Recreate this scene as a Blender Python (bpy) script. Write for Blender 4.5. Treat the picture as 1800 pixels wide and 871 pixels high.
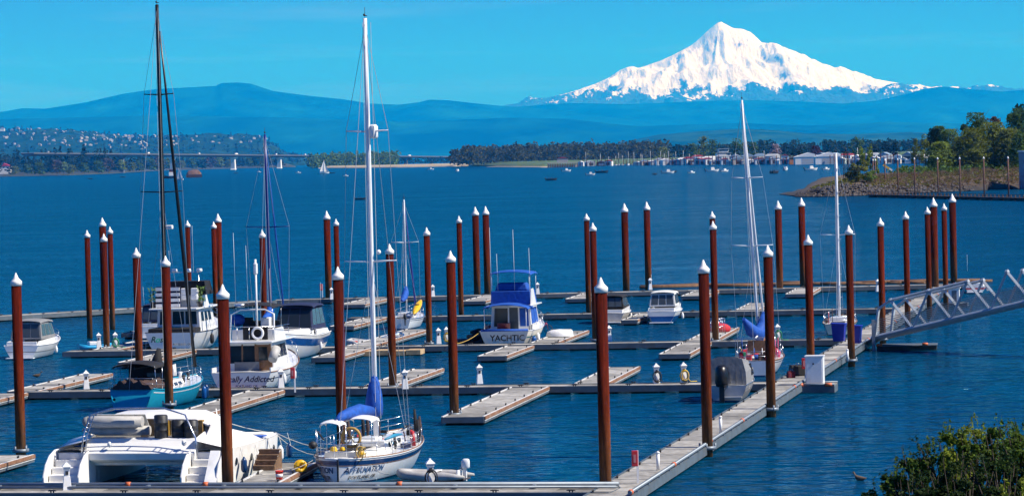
import bpy, bmesh, math, random
import numpy as np
from mathutils import Vector, Matrix, noise
R = math.radians
random.seed(7); np.random.seed(7)
for o in list(bpy.data.objects): bpy.data.objects.remove(o)
scene = bpy.context.scene
COL = scene.collection
# ---------------------------------------------------------------- camera
H, F, HZ, ROLL = 14.3, 6000.0, 276.0, 0.024
PITCH = (435.5 - HZ) / F
_f = Vector((0, math.cos(PITCH), -math.sin(PITCH)))
_u0 = Vector((0, math.sin(PITCH), math.cos(PITCH)))
_x = Vector((1, 0, 0))
CR = _x * math.cos(ROLL) - _u0 * math.sin(ROLL)
CU = _u0 * math.cos(ROLL) + _x * math.sin(ROLL)
cam = bpy.data.cameras.new('camera'); camo = bpy.data.objects.new('camera', cam); COL.objects.link(camo)
m = Matrix((CR, CU, -_f)).transposed().to_4x4(); m.translation = (0, 0, H)
camo.matrix_world = m
cam.sensor_width = 36; cam.lens = F / 1800 * 36; cam.clip_start = 1; cam.clip_end = 400000
scene.camera = camo
# ---------------------------------------------------------------- light
SUN_EL, SUN_AZ = R(46), R(104)          # azimuth clockwise from the view direction
w = bpy.data.worlds.new('World'); scene.world = w; w.use_nodes = True
nt = w.node_tree; nt.nodes.clear()
sky = nt.nodes.new('ShaderNodeTexSky'); sky.sky_type = 'NISHITA'; sky.sun_disc = False
sky.sun_elevation = SUN_EL; sky.sun_rotation = SUN_AZ
sky.air_density = 1.0; sky.dust_density = 0.5; sky.ozone_density = 2.5; sky.altitude = 1500
hs = nt.nodes.new('ShaderNodeHueSaturation'); hs.inputs['Saturation'].default_value = 1.15
tint = nt.nodes.new('ShaderNodeMix'); tint.data_type = 'RGBA'; tint.blend_type = 'MULTIPLY'; tint.inputs[0].default_value = 1; tint.inputs[7].default_value = (0.105, 0.43, 1.14, 1)
bg = nt.nodes.new('ShaderNodeBackground'); bg.inputs['Strength'].default_value = 0.07
wo = nt.nodes.new('ShaderNodeOutputWorld')
nt.links.new(sky.outputs[0], hs.inputs['Color']); nt.links.new(hs.outputs[0], tint.inputs[6]); 
# faint thin cloud low in the sky
tcw = nt.nodes.new('ShaderNodeTexCoord'); mpw = nt.nodes.new('ShaderNodeMapping'); mpw.inputs['Scale'].default_value = (9, 9, 120); mpw.inputs['Location'].default_value = (3.1, 0, 0)
nzw = nt.nodes.new('ShaderNodeTexNoise'); nzw.inputs['Scale'].default_value = 1.0; nzw.inputs['Detail'].default_value = 7; nzw.inputs['Roughness'].default_value = .62
nt.links.new(tcw.outputs['Generated'], mpw.inputs[0]); nt.links.new(mpw.outputs[0], nzw.inputs['Vector'])
crw = nt.nodes.new('ShaderNodeMapRange'); crw.inputs[1].default_value = .52; crw.inputs[2].default_value = .78; crw.inputs[3].default_value = 0; crw.inputs[4].default_value = .16
nt.links.new(nzw.outputs[0], crw.inputs[0])
spw = nt.nodes.new('ShaderNodeSeparateXYZ'); nt.links.new(tcw.outputs['Generated'], spw.inputs[0])
fdw = nt.nodes.new('ShaderNodeMapRange'); fdw.inputs[1].default_value = .035; fdw.inputs[2].default_value = .2; fdw.inputs[3].default_value = 1; fdw.inputs[4].default_value = 0
nt.links.new(spw.outputs[2], fdw.inputs[0])
mlw = nt.nodes.new('ShaderNodeMath'); mlw.operation = 'MULTIPLY'; nt.links.new(crw.outputs[0], mlw.inputs[0]); nt.links.new(fdw.outputs[0], mlw.inputs[1])
cmw = nt.nodes.new('ShaderNodeMix'); cmw.data_type = 'RGBA'; cmw.inputs[7].default_value = (4.2, 6.2, 8.2, 1)
nt.links.new(mlw.outputs[0], cmw.inputs[0]); nt.links.new(tint.outputs[2], cmw.inputs[6]); nt.links.new(cmw.outputs[2], bg.inputs[0]); nt.links.new(bg.outputs[0], wo.inputs[0])
sl = bpy.data.lights.new('sun', 'SUN'); sl.energy = 5.0; sl.angle = R(0.5); sl.color = (1.0, 0.965, 0.91)
so = bpy.data.objects.new('sun', sl); COL.objects.link(so)
sd = Vector((math.sin(SUN_AZ) * math.cos(SUN_EL), math.cos(SUN_AZ) * math.cos(SUN_EL), math.sin(SUN_EL)))
so.rotation_euler = sd.to_track_quat('Z', 'Y').to_euler(); so.location = (60, 60, 90)
scene.view_settings.view_transform = 'Standard'; scene.view_settings.look = 'None'
scene.view_settings.exposure = 0.48; scene.view_settings.gamma = 1.0
scene.cycles.max_bounces = 6; scene.cycles.volume_bounces = 1; scene.cycles.transparent_max_bounces = 12
scene.cycles.use_adaptive_sampling = True; scene.cycles.adaptive_threshold = 0.02
scene.cycles.sample_clamp_indirect = 8.0
# ---------------------------------------------------------------- points: a photo pixel laid on a level plane, or at a depth
def ray(u, v):
    return _f + CR * ((u - 900) / F) - CU * ((v - 435.5) / F)
def G(u, v, z=0.0):
    d = ray(u, v); t = (z - H) / d.z
    return Vector((d.x * t, d.y * t, z))
def atY(u, v, y):
    d = ray(u, v); t = y / d.y
    return Vector((d.x * t, y, H + d.z * t))
# ---------------------------------------------------------------- materials
MATS = {}
def mat(name, col, rough=0.6, metal=0.0, vary=0.12, scale=3.0, spec=None, coat=0.0, bump=0.0, grime=None, emit=None):
    if name in MATS: return MATS[name]
    m = bpy.data.materials.new(name); m.use_nodes = True; MATS[name] = m
    t = m.node_tree; b = t.nodes['Principled BSDF']
    b.inputs['Roughness'].default_value = rough; b.inputs['Metallic'].default_value = metal
    if spec is not None: b.inputs['Specular IOR Level'].default_value = spec
    if coat: b.inputs['Coat Weight'].default_value = coat
    c = (*col, 1)
    if vary or bump or grime:
        tc = t.nodes.new('ShaderNodeTexCoord'); n = t.nodes.new('ShaderNodeTexNoise')
        n.inputs['Scale'].default_value = scale; n.inputs['Detail'].default_value = 5
        oi = t.nodes.new('ShaderNodeObjectInfo')
        add = t.nodes.new('ShaderNodeVectorMath'); add.operation = 'ADD'
        mulv = t.nodes.new('ShaderNodeVectorMath'); mulv.operation = 'SCALE'; mulv.inputs['Scale'].default_value = 0.13
        t.links.new(oi.outputs['Location'], mulv.inputs[0])
        t.links.new(tc.outputs['Object'], add.inputs[0]); t.links.new(mulv.outputs[0], add.inputs[1])
        t.links.new(add.outputs[0], n.inputs['Vector'])
        r = t.nodes.new('ShaderNodeMapRange'); r.inputs[1].default_value = .3; r.inputs[2].default_value = .7
        r.inputs[3].default_value = 1 - vary; r.inputs[4].default_value = 1 + vary
        t.links.new(n.outputs[0], r.inputs[0])
        mx = t.nodes.new('ShaderNodeMix'); mx.data_type = 'RGBA'; mx.blend_type = 'MULTIPLY'; mx.inputs[0].default_value = 1
        mx.inputs[6].default_value = c; t.links.new(r.outputs[0], mx.inputs[7])
        last = mx.outputs[2]
        if grime:
            n2 = t.nodes.new('ShaderNodeTexNoise'); n2.inputs['Scale'].default_value = grime[2]; n2.inputs['Detail'].default_value = 8
            n2.inputs['Roughness'].default_value = .65
            t.links.new(add.outputs[0], n2.inputs['Vector'])
            r2 = t.nodes.new('ShaderNodeMapRange'); r2.inputs[1].default_value = .5; r2.inputs[2].default_value = .72
            r2.inputs[3].default_value = 0; r2.inputs[4].default_value = grime[1]
            t.links.new(n2.outputs[0], r2.inputs[0])
            m2 = t.nodes.new('ShaderNodeMix'); m2.data_type = 'RGBA'
            t.links.new(r2.outputs[0], m2.inputs[0]); t.links.new(last, m2.inputs[6]); m2.inputs[7].default_value = (*grime[0], 1)
            last = m2.outputs[2]
        t.links.new(last, b.inputs['Base Color'])
        if bump:
            bp = t.nodes.new('ShaderNodeBump'); bp.inputs['Strength'].default_value = bump; bp.inputs['Distance'].default_value = .05
            t.links.new(n.outputs[0], bp.inputs['Height']); t.links.new(bp.outputs[0], b.inputs['Normal'])
    else:
        b.inputs['Base Color'].default_value = c
    if emit:
        b.inputs['Emission Color'].default_value = (*emit[0], 1); b.inputs['Emission Strength'].default_value = emit[1]
    return m
# ---------------------------------------------------------------- mesh builder
class MB:
    def __init__(s): s.v = []; s.f = []; s.sm = []
    def add(s, vs, fs, smooth=False):
        o = len(s.v); s.v += [tuple(p) for p in vs]
        s.f += [tuple(i + o for i in f) for f in fs]; s.sm += [smooth] * len(fs)
        return s
    def box(s, c, d, rz=0.0, ry=0.0, taper=1.0):
        x, y, z = d[0] / 2, d[1] / 2, d[2] / 2
        M = Matrix.Rotation(rz, 3, 'Z') @ Matrix.Rotation(ry, 3, 'Y')
        vs = []
        for k in (-1, 1):
            q = taper if k > 0 else 1
            for (i, j) in ((-1, -1), (1, -1), (1, 1), (-1, 1)):
                vs.append(Vector(c) + M @ Vector((i * x * q, j * y * q, k * z)))
        return s.add(vs, [(3, 2, 1, 0), (4, 5, 6, 7), (0, 1, 5, 4), (1, 2, 6, 5), (2, 3, 7, 6), (3, 0, 4, 7)])
    def tube(s, pts, r, n=6, cap=True, smooth=True):
        pts = [Vector(p) for p in pts]; rs = r if isinstance(r, (list, tuple)) else [r] * len(pts)
        vs = []; fs = []
        prev = None
        for i, p in enumerate(pts):
            d = (pts[min(i + 1, len(pts) - 1)] - pts[max(i - 1, 0)])
            d = d.normalized() if d.length > 1e-9 else Vector((0, 0, 1))
            a = prev if prev is not None else (Vector((0, 0, 1)) if abs(d.z) < .9 else Vector((1, 0, 0)))
            e1 = (a - d * a.dot(d))
            e1 = e1.normalized() if e1.length > 1e-6 else d.orthogonal().normalized()
            prev = e1; e2 = d.cross(e1)
            for k in range(n):
                t = 2 * math.pi * k / n
                vs.append(p + (e1 * math.cos(t) + e2 * math.sin(t)) * rs[i])
        for i in range(len(pts) - 1):
            for k in range(n):
                k2 = (k + 1) % n
                fs.append((i * n + k, i * n + k2, (i + 1) * n + k2, (i + 1) * n + k))
        s.add(vs, fs, smooth)
        if cap:
            o = len(s.v) - len(vs)
            s.f.append(tuple(o + k for k in range(n - 1, -1, -1))); s.sm.append(False)
            s.f.append(tuple(o + (len(pts) - 1) * n + k for k in range(n))); s.sm.append(False)
        return s
    def lathe(s, prof, c=(0, 0, 0), n=14, smooth=True, sq=False):
        vs = []; fs = []
        for (r, z) in prof:
            for k in range(n):
                t = 2 * math.pi * (k + (.5 if sq else 0)) / n
                vs.append((c[0] + r * math.cos(t), c[1] + r * math.sin(t), c[2] + z))
        for i in range(len(prof) - 1):
            for k in range(n):
                k2 = (k + 1) % n
                fs.append((i * n + k, i * n + k2, (i + 1) * n + k2, (i + 1) * n + k))
        fs.append(tuple(range(n - 1, -1, -1))); fs.append(tuple((len(prof) - 1) * n + k for k in range(n)))
        s.add(vs, fs[:-2], smooth); s.add([], [])
        o = len(s.v) - len(vs)
        for f in fs[-2:]: s.f.append(tuple(i + o for i in f)); s.sm.append(False)
        return s
    def loft(s, secs, closed=False, cap=False, smooth=True):
        n = len(secs[0]); vs = [p for q in secs for p in q]; fs = []
        for i in range(len(secs) - 1):
            for k in range(n if closed else n - 1):
                k2 = (k + 1) % n
                fs.append((i * n + k, i * n + k2, (i + 1) * n + k2, (i + 1) * n + k))
        s.add(vs, fs, smooth)
        if cap:
            o = len(s.v) - len(vs)
            s.f.append(tuple(o + k for k in range(n - 1, -1, -1))); s.sm.append(False)
            s.f.append(tuple(o + (len(secs) - 1) * n + k for k in range(n))); s.sm.append(False)
        return s
    def quad(s, a, b, c, d): return s.add([a, b, c, d], [(0, 1, 2, 3)])
    def prism(s, poly, z0, z1):
        n = len(poly); vs = [(p[0], p[1], z0) for p in poly] + [(p[0], p[1], z1) for p in poly]
        return s.add(vs, [tuple(range(n - 1, -1, -1)), tuple(range(n, 2 * n))] + [(k, (k + 1) % n, n + (k + 1) % n, n + k) for k in range(n)])
    def slab(s, pts, axis, t):
        """a flat polygon given in 3D, thickened by vector axis*t"""
        a = Vector(axis) * t; n = len(pts); P = [Vector(p) for p in pts]
        return s.add(P + [p + a for p in P], [tuple(range(n - 1, -1, -1)), tuple(range(n, 2 * n))] + [(k, (k + 1) % n, n + (k + 1) % n, n + k) for k in range(n)])
    def ball(s, c, r, n=10, m=7):
        r = r if isinstance(r, (tuple, list)) else (r, r, r)
        vs = []; fs = []
        for i in range(m + 1):
            t = math.pi * i / m
            for k in range(n):
                a = 2 * math.pi * k / n
                vs.append((c[0] + r[0] * math.sin(t) * math.cos(a), c[1] + r[1] * math.sin(t) * math.sin(a), c[2] - r[2] * math.cos(t)))
        for i in range(m):
            for k in range(n):
                k2 = (k + 1) % n
                fs.append((i * n + k, i * n + k2, (i + 1) * n + k2, (i + 1) * n + k))
        return s.add(vs, fs, True)
    def mesh(s, name, m):
        me = bpy.data.meshes.new(name); me.from_pydata(s.v, [], s.f)
        me.polygons.foreach_set('use_smooth', s.sm)
        if m: me.materials.append(m)
        me.validate(); me.update()
        return me
    def obj(s, name, m, parent=None, bevel=0.0, label=None):
        o = bpy.data.objects.new(name, s.mesh(name, m)); COL.objects.link(o)
        if parent: o.parent = parent
        if bevel:
            b = o.modifiers.new('bevel', 'BEVEL'); b.width = bevel; b.segments = 2; b.limit_method = 'ANGLE'
        if label: o['label'] = label
        return o
def tag(o, label=None, cat=None, group=None, kind=None):
    if label: o['label'] = label
    if cat: o['category'] = cat
    if group: o['group'] = group
    if kind: o['kind'] = kind
    return o
def thing(name, label, cat, loc=(0, 0, 0), rz=0.0, group=None):
    o = bpy.data.objects.new(name, None); COL.objects.link(o); o.location = loc; o.rotation_euler = (0, 0, rz)
    return tag(o, label, cat, group)
def dup(src, label=None, loc=None, rz=None, scale=None, parent=None):
    c = src.copy(); COL.objects.link(c)
    if parent: c.parent = parent
    for ch in src.children: dup(ch, parent=c)
    if label: c['label'] = label
    if loc is not None: c.location = loc
    if rz is not None: c.rotation_euler = (0, 0, rz)
    if scale is not None: c.scale = (scale,) * 3 if not isinstance(scale, (tuple, list)) else scale
    return c
def lerp_prof(prof, xs):
    p = np.array(prof, float); return np.interp(xs, p[:, 0], p[:, 1])
_rng = np.random.RandomState(3)
_tab = _rng.rand(256, 256)
def vnoise(x, y):
    x = np.asarray(x, float); y = np.asarray(y, float)
    xi = np.floor(x).astype(int); yi = np.floor(y).astype(int); fx = x - xi; fy = y - yi
    fx = fx * fx * (3 - 2 * fx); fy = fy * fy * (3 - 2 * fy)
    g = lambda a, b: _tab[a % 256, b % 256]
    return (g(xi, yi) * (1 - fx) + g(xi + 1, yi) * fx) * (1 - fy) + (g(xi, yi + 1) * (1 - fx) + g(xi + 1, yi + 1) * fx) * fy
def fbm(x, y, o=5, ridged=False):
    s = 0; a = .5; t = 0
    for k in range(o):
        n = vnoise(x * 2 ** k + 17.3 * k, y * 2 ** k + 9.1 * k)
        if ridged: n = 1 - abs(2 * n - 1)
        s = s + a * n; t += a; a *= .5
    return s / t
def grid_obj(name, X, Y, Z, m, smooth=True):
    ny, nx = X.shape
    me = bpy.data.meshes.new(name)
    v = np.stack([X, Y, Z], -1).reshape(-1, 3)
    i = np.arange(ny * nx).reshape(ny, nx)
    f = np.stack([i[:-1, :-1], i[:-1, 1:], i[1:, 1:], i[1:, :-1]], -1).reshape(-1, 4)
    me.from_pydata(v.tolist(), [], f.tolist())
    me.polygons.foreach_set('use_smooth', [smooth] * len(f))
    me.materials.append(m); me.update()
    o = bpy.data.objects.new(name, me); COL.objects.link(o)
    return o
# ================================================================ SETTING: water, hills, mountain, air
def water_material():
    m = bpy.data.materials.new('river_water'); m.use_nodes = True; t = m.node_tree; t.nodes.clear()
    out = t.nodes.new('ShaderNodeOutputMaterial'); dif = t.nodes.new('ShaderNodeBsdfDiffuse'); glo = t.nodes.new('ShaderNodeBsdfGlossy')
    mix = t.nodes.new('ShaderNodeMixShader'); fr = t.nodes.new('ShaderNodeFresnel'); fr.inputs['IOR'].default_value = 1.33
    glo.inputs['Roughness'].default_value = .09; glo.inputs['Color'].default_value = (.5, .82, .95, 1)
    geo = t.nodes.new('ShaderNodeNewGeometry')
    def nz(sx, sy, sc, det, rot=14, dis=.3):
        mp = t.nodes.new('ShaderNodeMapping'); mp.inputs['Scale'].default_value = (sx * sc, sy * sc, sc); mp.inputs['Rotation'].default_value = (0, 0, R(rot))
        n = t.nodes.new('ShaderNodeTexNoise'); n.inputs['Scale'].default_value = 1; n.inputs['Detail'].default_value = det; n.inputs['Distortion'].default_value = dis
        t.links.new(geo.outputs['Position'], mp.inputs[0]); t.links.new(mp.outputs[0], n.inputs['Vector']); return n
    # wind patches: calmer and rougher water, tens of metres across
    wp = nz(.5, 1.6, .028, 3, -8); wr = t.nodes.new('ShaderNodeMapRange'); wr.inputs[1].default_value = .32; wr.inputs[2].default_value = .68; wr.inputs[3].default_value = .4; wr.inputs[4].default_value = 1.45
    t.links.new(wp.outputs[0], wr.inputs[0])
    prev = None
    for (sx, sy, sc, det, dist) in WAVES:
        n = nz(sx, sy, sc, det)
        bp = t.nodes.new('ShaderNodeBump'); bp.inputs['Distance'].default_value = dist
        t.links.new(wr.outputs[0], bp.inputs['Strength'])
        t.links.new(n.outputs[0], bp.inputs['Height'])
        if prev: t.links.new(prev.outputs[0], bp.inputs['Normal'])
        prev = bp
    for q in (dif, glo, fr): t.links.new(prev.outputs[0], q.inputs['Normal'])
    # silt and depth: slight change of the body colour over the river
    cr = t.nodes.new('ShaderNodeMix'); cr.data_type = 'RGBA'; cr.inputs[6].default_value = WATER_A; cr.inputs[7].default_value = WATER_B
    t.links.new(wp.outputs[0], cr.inputs[0]); t.links.new(cr.outputs[2], dif.inputs['Color'])
    k = t.nodes.new('ShaderNodeMath'); k.operation = 'MULTIPLY'; k.inputs[1].default_value = WATER_REFL
    t.links.new(fr.outputs[0], k.inputs[0])
    # a choppy surface hides its far sides at grazing angles, so its mirror share levels off
    den = t.nodes.new('ShaderNodeMath'); den.operation = 'MULTIPLY_ADD'; den.inputs[1].default_value = 1.0; den.inputs[2].default_value = 1.0; t.links.new(k.outputs[0], den.inputs[0])
    cap = t.nodes.new('ShaderNodeMath'); cap.operation = 'DIVIDE'; t.links.new(k.outputs[0], cap.inputs[0]); t.links.new(den.outputs[0], cap.inputs[1]); t.links.new(cap.outputs[0], mix.inputs[0])
    t.links.new(dif.outputs[0], mix.inputs[1]); t.links.new(glo.outputs[0], mix.inputs[2]); t.links.new(mix.outputs[0], out.inputs['Surface'])
    return m
WAVES = ((1.0, 1.0, 0.06, 0, 1.4), (0.8, 1.0, 0.42, 1.0, 1.05), (0.75, 1.1, 1.1, 1.0, 0.36), (0.8, 1.2, 2.6, 0.5, 0.09))
WATER_A, WATER_B, WATER_REFL = (0.0, 0.020, 0.042, 1), (0.0, 0.060, 0.14, 1), .95
xs = np.array([-120000, -30000, -8000, -2500, -800, -300, -120, 0, 120, 300, 800, 2500, 8000, 30000, 120000.])
ys = np.array([-2000, -200, 0, 100, 160, 240, 400, 700, 1300, 2500, 5000, 10000, 20000, 45000, 110000.])
X, Y = np.meshgrid(xs, ys)
tag(grid_obj('river_water', X, Y, X * 0, water_material(), False), kind='structure')
X, Y = np.meshgrid(np.array([-120000, 0, 120000.]), np.array([-2000., 0, 110000.]))
tag(grid_obj('river_bed', X, Y, X * 0 - 0.6, mat('silt', (0.03, 0.035, 0.03), 1)), kind='structure')

def forest_material(name, c1, c2, scale, c3=None):
    m = bpy.data.materials.new(name); m.use_nodes = True; t = m.node_tree; b = t.nodes['Principled BSDF']
    b.inputs['Roughness'].default_value = 1; b.inputs['Specular IOR Level'].default_value = 0.0
    geo = t.nodes.new('ShaderNodeNewGeometry')
    n = t.nodes.new('ShaderNodeTexNoise'); n.inputs['Scale'].default_value = scale; n.inputs['Detail'].default_value = 8
    n.inputs['Roughness'].default_value = .62
    mp = t.nodes.new('ShaderNodeMapping'); mp.inputs['Scale'].default_value = (1, .35, 2.2)
    t.links.new(geo.outputs['Position'], mp.inputs[0]); t.links.new(mp.outputs[0], n.inputs['Vector'])
    r = t.nodes.new('ShaderNodeValToRGB'); e = r.color_ramp.elements
    e[0].position = .38; e[0].color = (*c1, 1); e[1].position = .62; e[1].color = (*c2, 1)
    if c3: q = r.color_ramp.elements.new(.75); q.color = (*c3, 1)
    t.links.new(n.outputs[0], r.inputs[0]); t.links.new(r.outputs[0], b.inputs['Base Color'])
    return m
def ridge(name, prof, y, back, front, m, amp, nx=260, ny=22, tooth=0.0, foot=0.0):
    """terrain whose crest follows a profile at distance y, sloping down towards us (front) and away (back)"""
    us = np.linspace(prof[0][0], prof[-1][0], nx); vs = lerp_prof(prof, us)
    P = [atY(a, b, y) for a, b in zip(us, vs)]
    cx = np.array([p.x for p in P]); cz = np.array([p.z for p in P])
    T = np.concatenate([np.linspace(-1, 0, ny), np.linspace(0, 1, 6)[1:]])
    X = np.zeros((len(T), nx)); Y = X.copy(); Z = X.copy()
    for i, t in enumerate(T):
        yy = y + (t * front if t < 0 else t * back)
        X[i] = cx * (yy / y if t < 0 else 1); Y[i] = yy
        k = (1 - abs(t) ** 1.3) if t < 0 else 1 - t * .8
        n = fbm(X[i] / (front * .22) + 40, np.full(nx, yy / (front * .3)), 5)
        Z[i] = foot + (cz - foot) * k + (n - .5) * amp * min(1, abs(t) * 4) * (1 if t < 0 else .3) - (0 if abs(t) < 1 else 40)
        if tooth: Z[i] += (vnoise(X[i] / (tooth * 3), np.full(nx, yy)) ** 2) * tooth
    return tag(grid_obj(name, X, Y, Z, m), kind='structure')

far_forest = forest_material('far_forest', (0.002, 0.022, 0.022), (0.006, 0.06, 0.045), 0.0011, (0.012, 0.11, 0.07))
ridge('mountain_range', [(-150, 215), (0, 197), (40, 190), (80, 191), (150, 180), (215, 165), (270, 157), (380, 151), (388, 146), (420, 145), (440, 147),
      (480, 160), (540, 168), (600, 174), (650, 182), (700, 184), (735, 180), (755, 175), (785, 176), (830, 181), (880, 186), (960, 191), (1100, 205), (1250, 240)],
      56000, 4000, 9000, far_forest, 250)
ridge('mountain_foothill', [(820, 192), (900, 188), (1000, 181), (1100, 183), (1180, 180), (1250, 177), (1330, 176), (1420, 179), (1480, 182), (1540, 177), (1590, 166), (1625, 156), (1655, 152), (1700, 156), (1760, 161), (1800, 158), (1860, 163), (1950, 175)],
      60000, 3000, 9000, far_forest, 260)
ridge('forested_hill', [(-100, 212), (100, 207), (260, 203), (420, 205), (560, 208), (700, 214), (900, 207), (1000, 209), (1120, 222), (1300, 216), (1420, 221), (1560, 214), (1700, 218), (1900, 205)],
      42000, 2500, 7000, far_forest, 170)
ridge('valley_hill', [(1060, 262), (1110, 246), (1160, 236), (1230, 231), (1300, 226), (1350, 228), (1420, 234), (1500, 236), (1600, 232), (1700, 236), (1900, 240)],
      23000, 1500, 3500, forest_material('valley_fields', (0.004, 0.035, 0.03), (0.02, 0.07, 0.04), 0.004, (0.04, 0.10, 0.05)), 60)

def mountain():
    D = 80000.0
    prof = [(780, 215), (840, 197), (890, 184), (915, 180), (960, 172), (1000, 163), (1045, 148), (1070, 137), (1090, 123), (1110, 121), (1130, 118), (1160, 108), (1180, 99), (1200, 88), (1215, 80),
            (1225, 72), (1240, 58), (1252, 47), (1262, 40), (1268, 38.5), (1278, 44), (1290, 50), (1305, 51), (1320, 57), (1330, 66), (1340, 76), (1370, 87), (1400, 97), (1450, 114),
            (1500, 130), (1560, 143), (1615, 154), (1650, 151), (1700, 156), (1760, 161), (1800, 158), (1900, 170), (2000, 190)]
    us = np.linspace(790, 1960, 620); vs = lerp_prof(prof, us)
    P = [atY(a, b, D) for a, b in zip(us, vs)]; cx = np.array([p.x for p in P]); cz = np.array([p.z for p in P])
    x0 = atY(1268, 40, D).x
    ys = np.concatenate([np.linspace(D - 12000, D, 170), np.linspace(D, D + 5000, 12)[1:]])
    X, Y = np.meshgrid(cx, ys)
    dx = X - x0; dy = (Y - D) * 1.55
    r = np.sqrt(dx * dx + dy * dy) + 1e-6
    phi = np.arctan2(dy, dx)
    wl = (1 - np.cos(phi)) / 2
    zl = np.interp(x0 - r, cx, cz); zr = np.interp(x0 + r, cx, cz)
    Z = zl * wl + zr * (1 - wl)
    amp = np.clip(r / 900, 0, 1) * np.clip(-dy / 700, 0, 1)
    wp = (fbm(X / 2600, Y / 2600, 3) - .5) * 1.1; spur = fbm((phi + wp * .5) * 3.0 + 3, r / 4200 + 5, 4, True); gul = fbm((phi + wp) * 9, r / 1900, 4, True)
    rough = fbm(X / 900, Y / 900, 6, True); fine = fbm(X / 260, Y / 260, 4)
    Z = Z + amp * ((spur - .72) * 420 * np.clip(r / 3500, .25, 1) + (gul - .7) * 150 + (rough - .7) * 260 + (fine - .5) * 70 + (fbm(X / 420 + 7, Y / 420, 5, True) - .7) * 120)
    lx = x0 + 880 + (D - Y) * .24; Z = Z + 150 * np.clip((X - lx) / 170, -1, 1) * np.exp(-((X - lx) / 900) ** 2) * np.clip((D - Y) / 400, 0, 1) * np.clip((4200 - (D - Y)) / 2000, 0, 1)
    lx2 = x0 - 260 - (D - Y) * .12; Z = Z + 75 * np.clip((X - lx2) / 200, -1, 1) * np.exp(-((X - lx2) / 600) ** 2) * np.clip((D - Y) / 300, 0, 1) * np.clip((2600 - (D - Y)) / 1200, 0, 1)
    edge = np.exp(-((np.abs(dy)) / 500) ** 2) * np.clip(r / 1500, 0, 1)
    Z += edge * (fbm(X / 700, Y / 700, 4) - .5) * 40
    m = bpy.data.materials.new('snow_and_rock'); m.use_nodes = True; t = m.node_tree; b = t.nodes['Principled BSDF']
    b.inputs['Roughness'].default_value = .9; b.inputs['Specular IOR Level'].default_value = .1
    geo = t.nodes.new('ShaderNodeNewGeometry'); sp = t.nodes.new('ShaderNodeSeparateXYZ'); t.links.new(geo.outputs['Position'], sp.inputs[0])
    def nz(scale, det, sc=(1, .5, 1)):
        mp = t.nodes.new('ShaderNodeMapping'); mp.inputs['Scale'].default_value = sc
        n = t.nodes.new('ShaderNodeTexNoise'); n.inputs['Scale'].default_value = scale; n.inputs['Detail'].default_value = det; n.inputs['Roughness'].default_value = .65
        t.links.new(geo.outputs['Position'], mp.inputs[0]); t.links.new(mp.outputs[0], n.inputs['Vector']); return n
    def math_(op, a, b_):
        n = t.nodes.new('ShaderNodeMath'); n.operation = op
        for i, q in enumerate((a, b_)):
            if isinstance(q, (int, float)): n.inputs[i].default_value = q
            else: t.links.new(q, n.inputs[i])
        return n.outputs[0]
    n1 = nz(0.0011, 9); n2 = nz(0.007, 9, (1, .4, .5))
    line = math_('ADD', math_('MULTIPLY', math_('SUBTRACT', n1.outputs[0], .5), 1500), math_('MULTIPLY', math_('SUBTRACT', n2.outputs[0], .5), 700))
    hgt = math_('ADD', sp.outputs[2], line)
    rs = t.nodes.new('ShaderNodeMapRange'); rs.inputs[1].default_value = 1385; rs.inputs[2].default_value = 1450
    t.links.new(hgt, rs.inputs[0])
    sn = t.nodes.new('ShaderNodeSeparateXYZ'); t.links.new(geo.outputs['Normal'], sn.inputs[0])
    st = t.nodes.new('ShaderNodeMapRange'); st.inputs[1].default_value = .46; st.inputs[2].default_value = .56
    t.links.new(math_('ADD', sn.outputs[2], math_('MULTIPLY', math_('SUBTRACT', n2.outputs[0], .5), .8)), st.inputs[0])
    n3 = nz(0.0035, 10, (1, .45, .4)); bp = t.nodes.new('ShaderNodeBump'); bp.inputs['Strength'].default_value = .8; bp.inputs['Distance'].default_value = 170
    t.links.new(n3.outputs[0], bp.inputs['Height']); t.links.new(bp.outputs[0], b.inputs['Normal'])
    rock = t.nodes.new('ShaderNodeMix'); rock.data_type = 'RGBA'; rock.inputs[6].default_value = (.11, .10, .10, 1); rock.inputs[7].default_value = (.80, .90, .97, 1)
    t.links.new(st.outputs[0], rock.inputs[0])
    mx = t.nodes.new('ShaderNodeMix'); mx.data_type = 'RGBA'; mx.inputs[6].default_value = (.025, .06, .05, 1)
    t.links.new(rs.outputs[0], mx.inputs[0]); t.links.new(rock.outputs[2], mx.inputs[7]); t.links.new(mx.outputs[2], b.inputs['Base Color'])
    tag(grid_obj('snowy_mountain', X, Y, Z, m), kind='structure')
mountain()
def haze():
    hb = MB().box((0, 54000, 1699), (236000, 112400, 3402))
    m = bpy.data.materials.new('haze_air'); m.use_nodes = True; t = m.node_tree; t.nodes.clear()
    v = t.nodes.new('ShaderNodeVolumePrincipled'); o = t.nodes.new('ShaderNodeOutputMaterial')
    v.inputs['Color'].default_value = (0.0, 0.345, 1.0, 1); v.inputs['Density'].default_value = 2.6e-5
    v.inputs['Absorption Color'].default_value = (1, 1, 1, 1); v.inputs['Anisotropy'].default_value = 0.0
    t.links.new(v.outputs[0], o.inputs['Volume'])
    tag(hb.obj('haze', m), kind='stuff')
haze()
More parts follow.
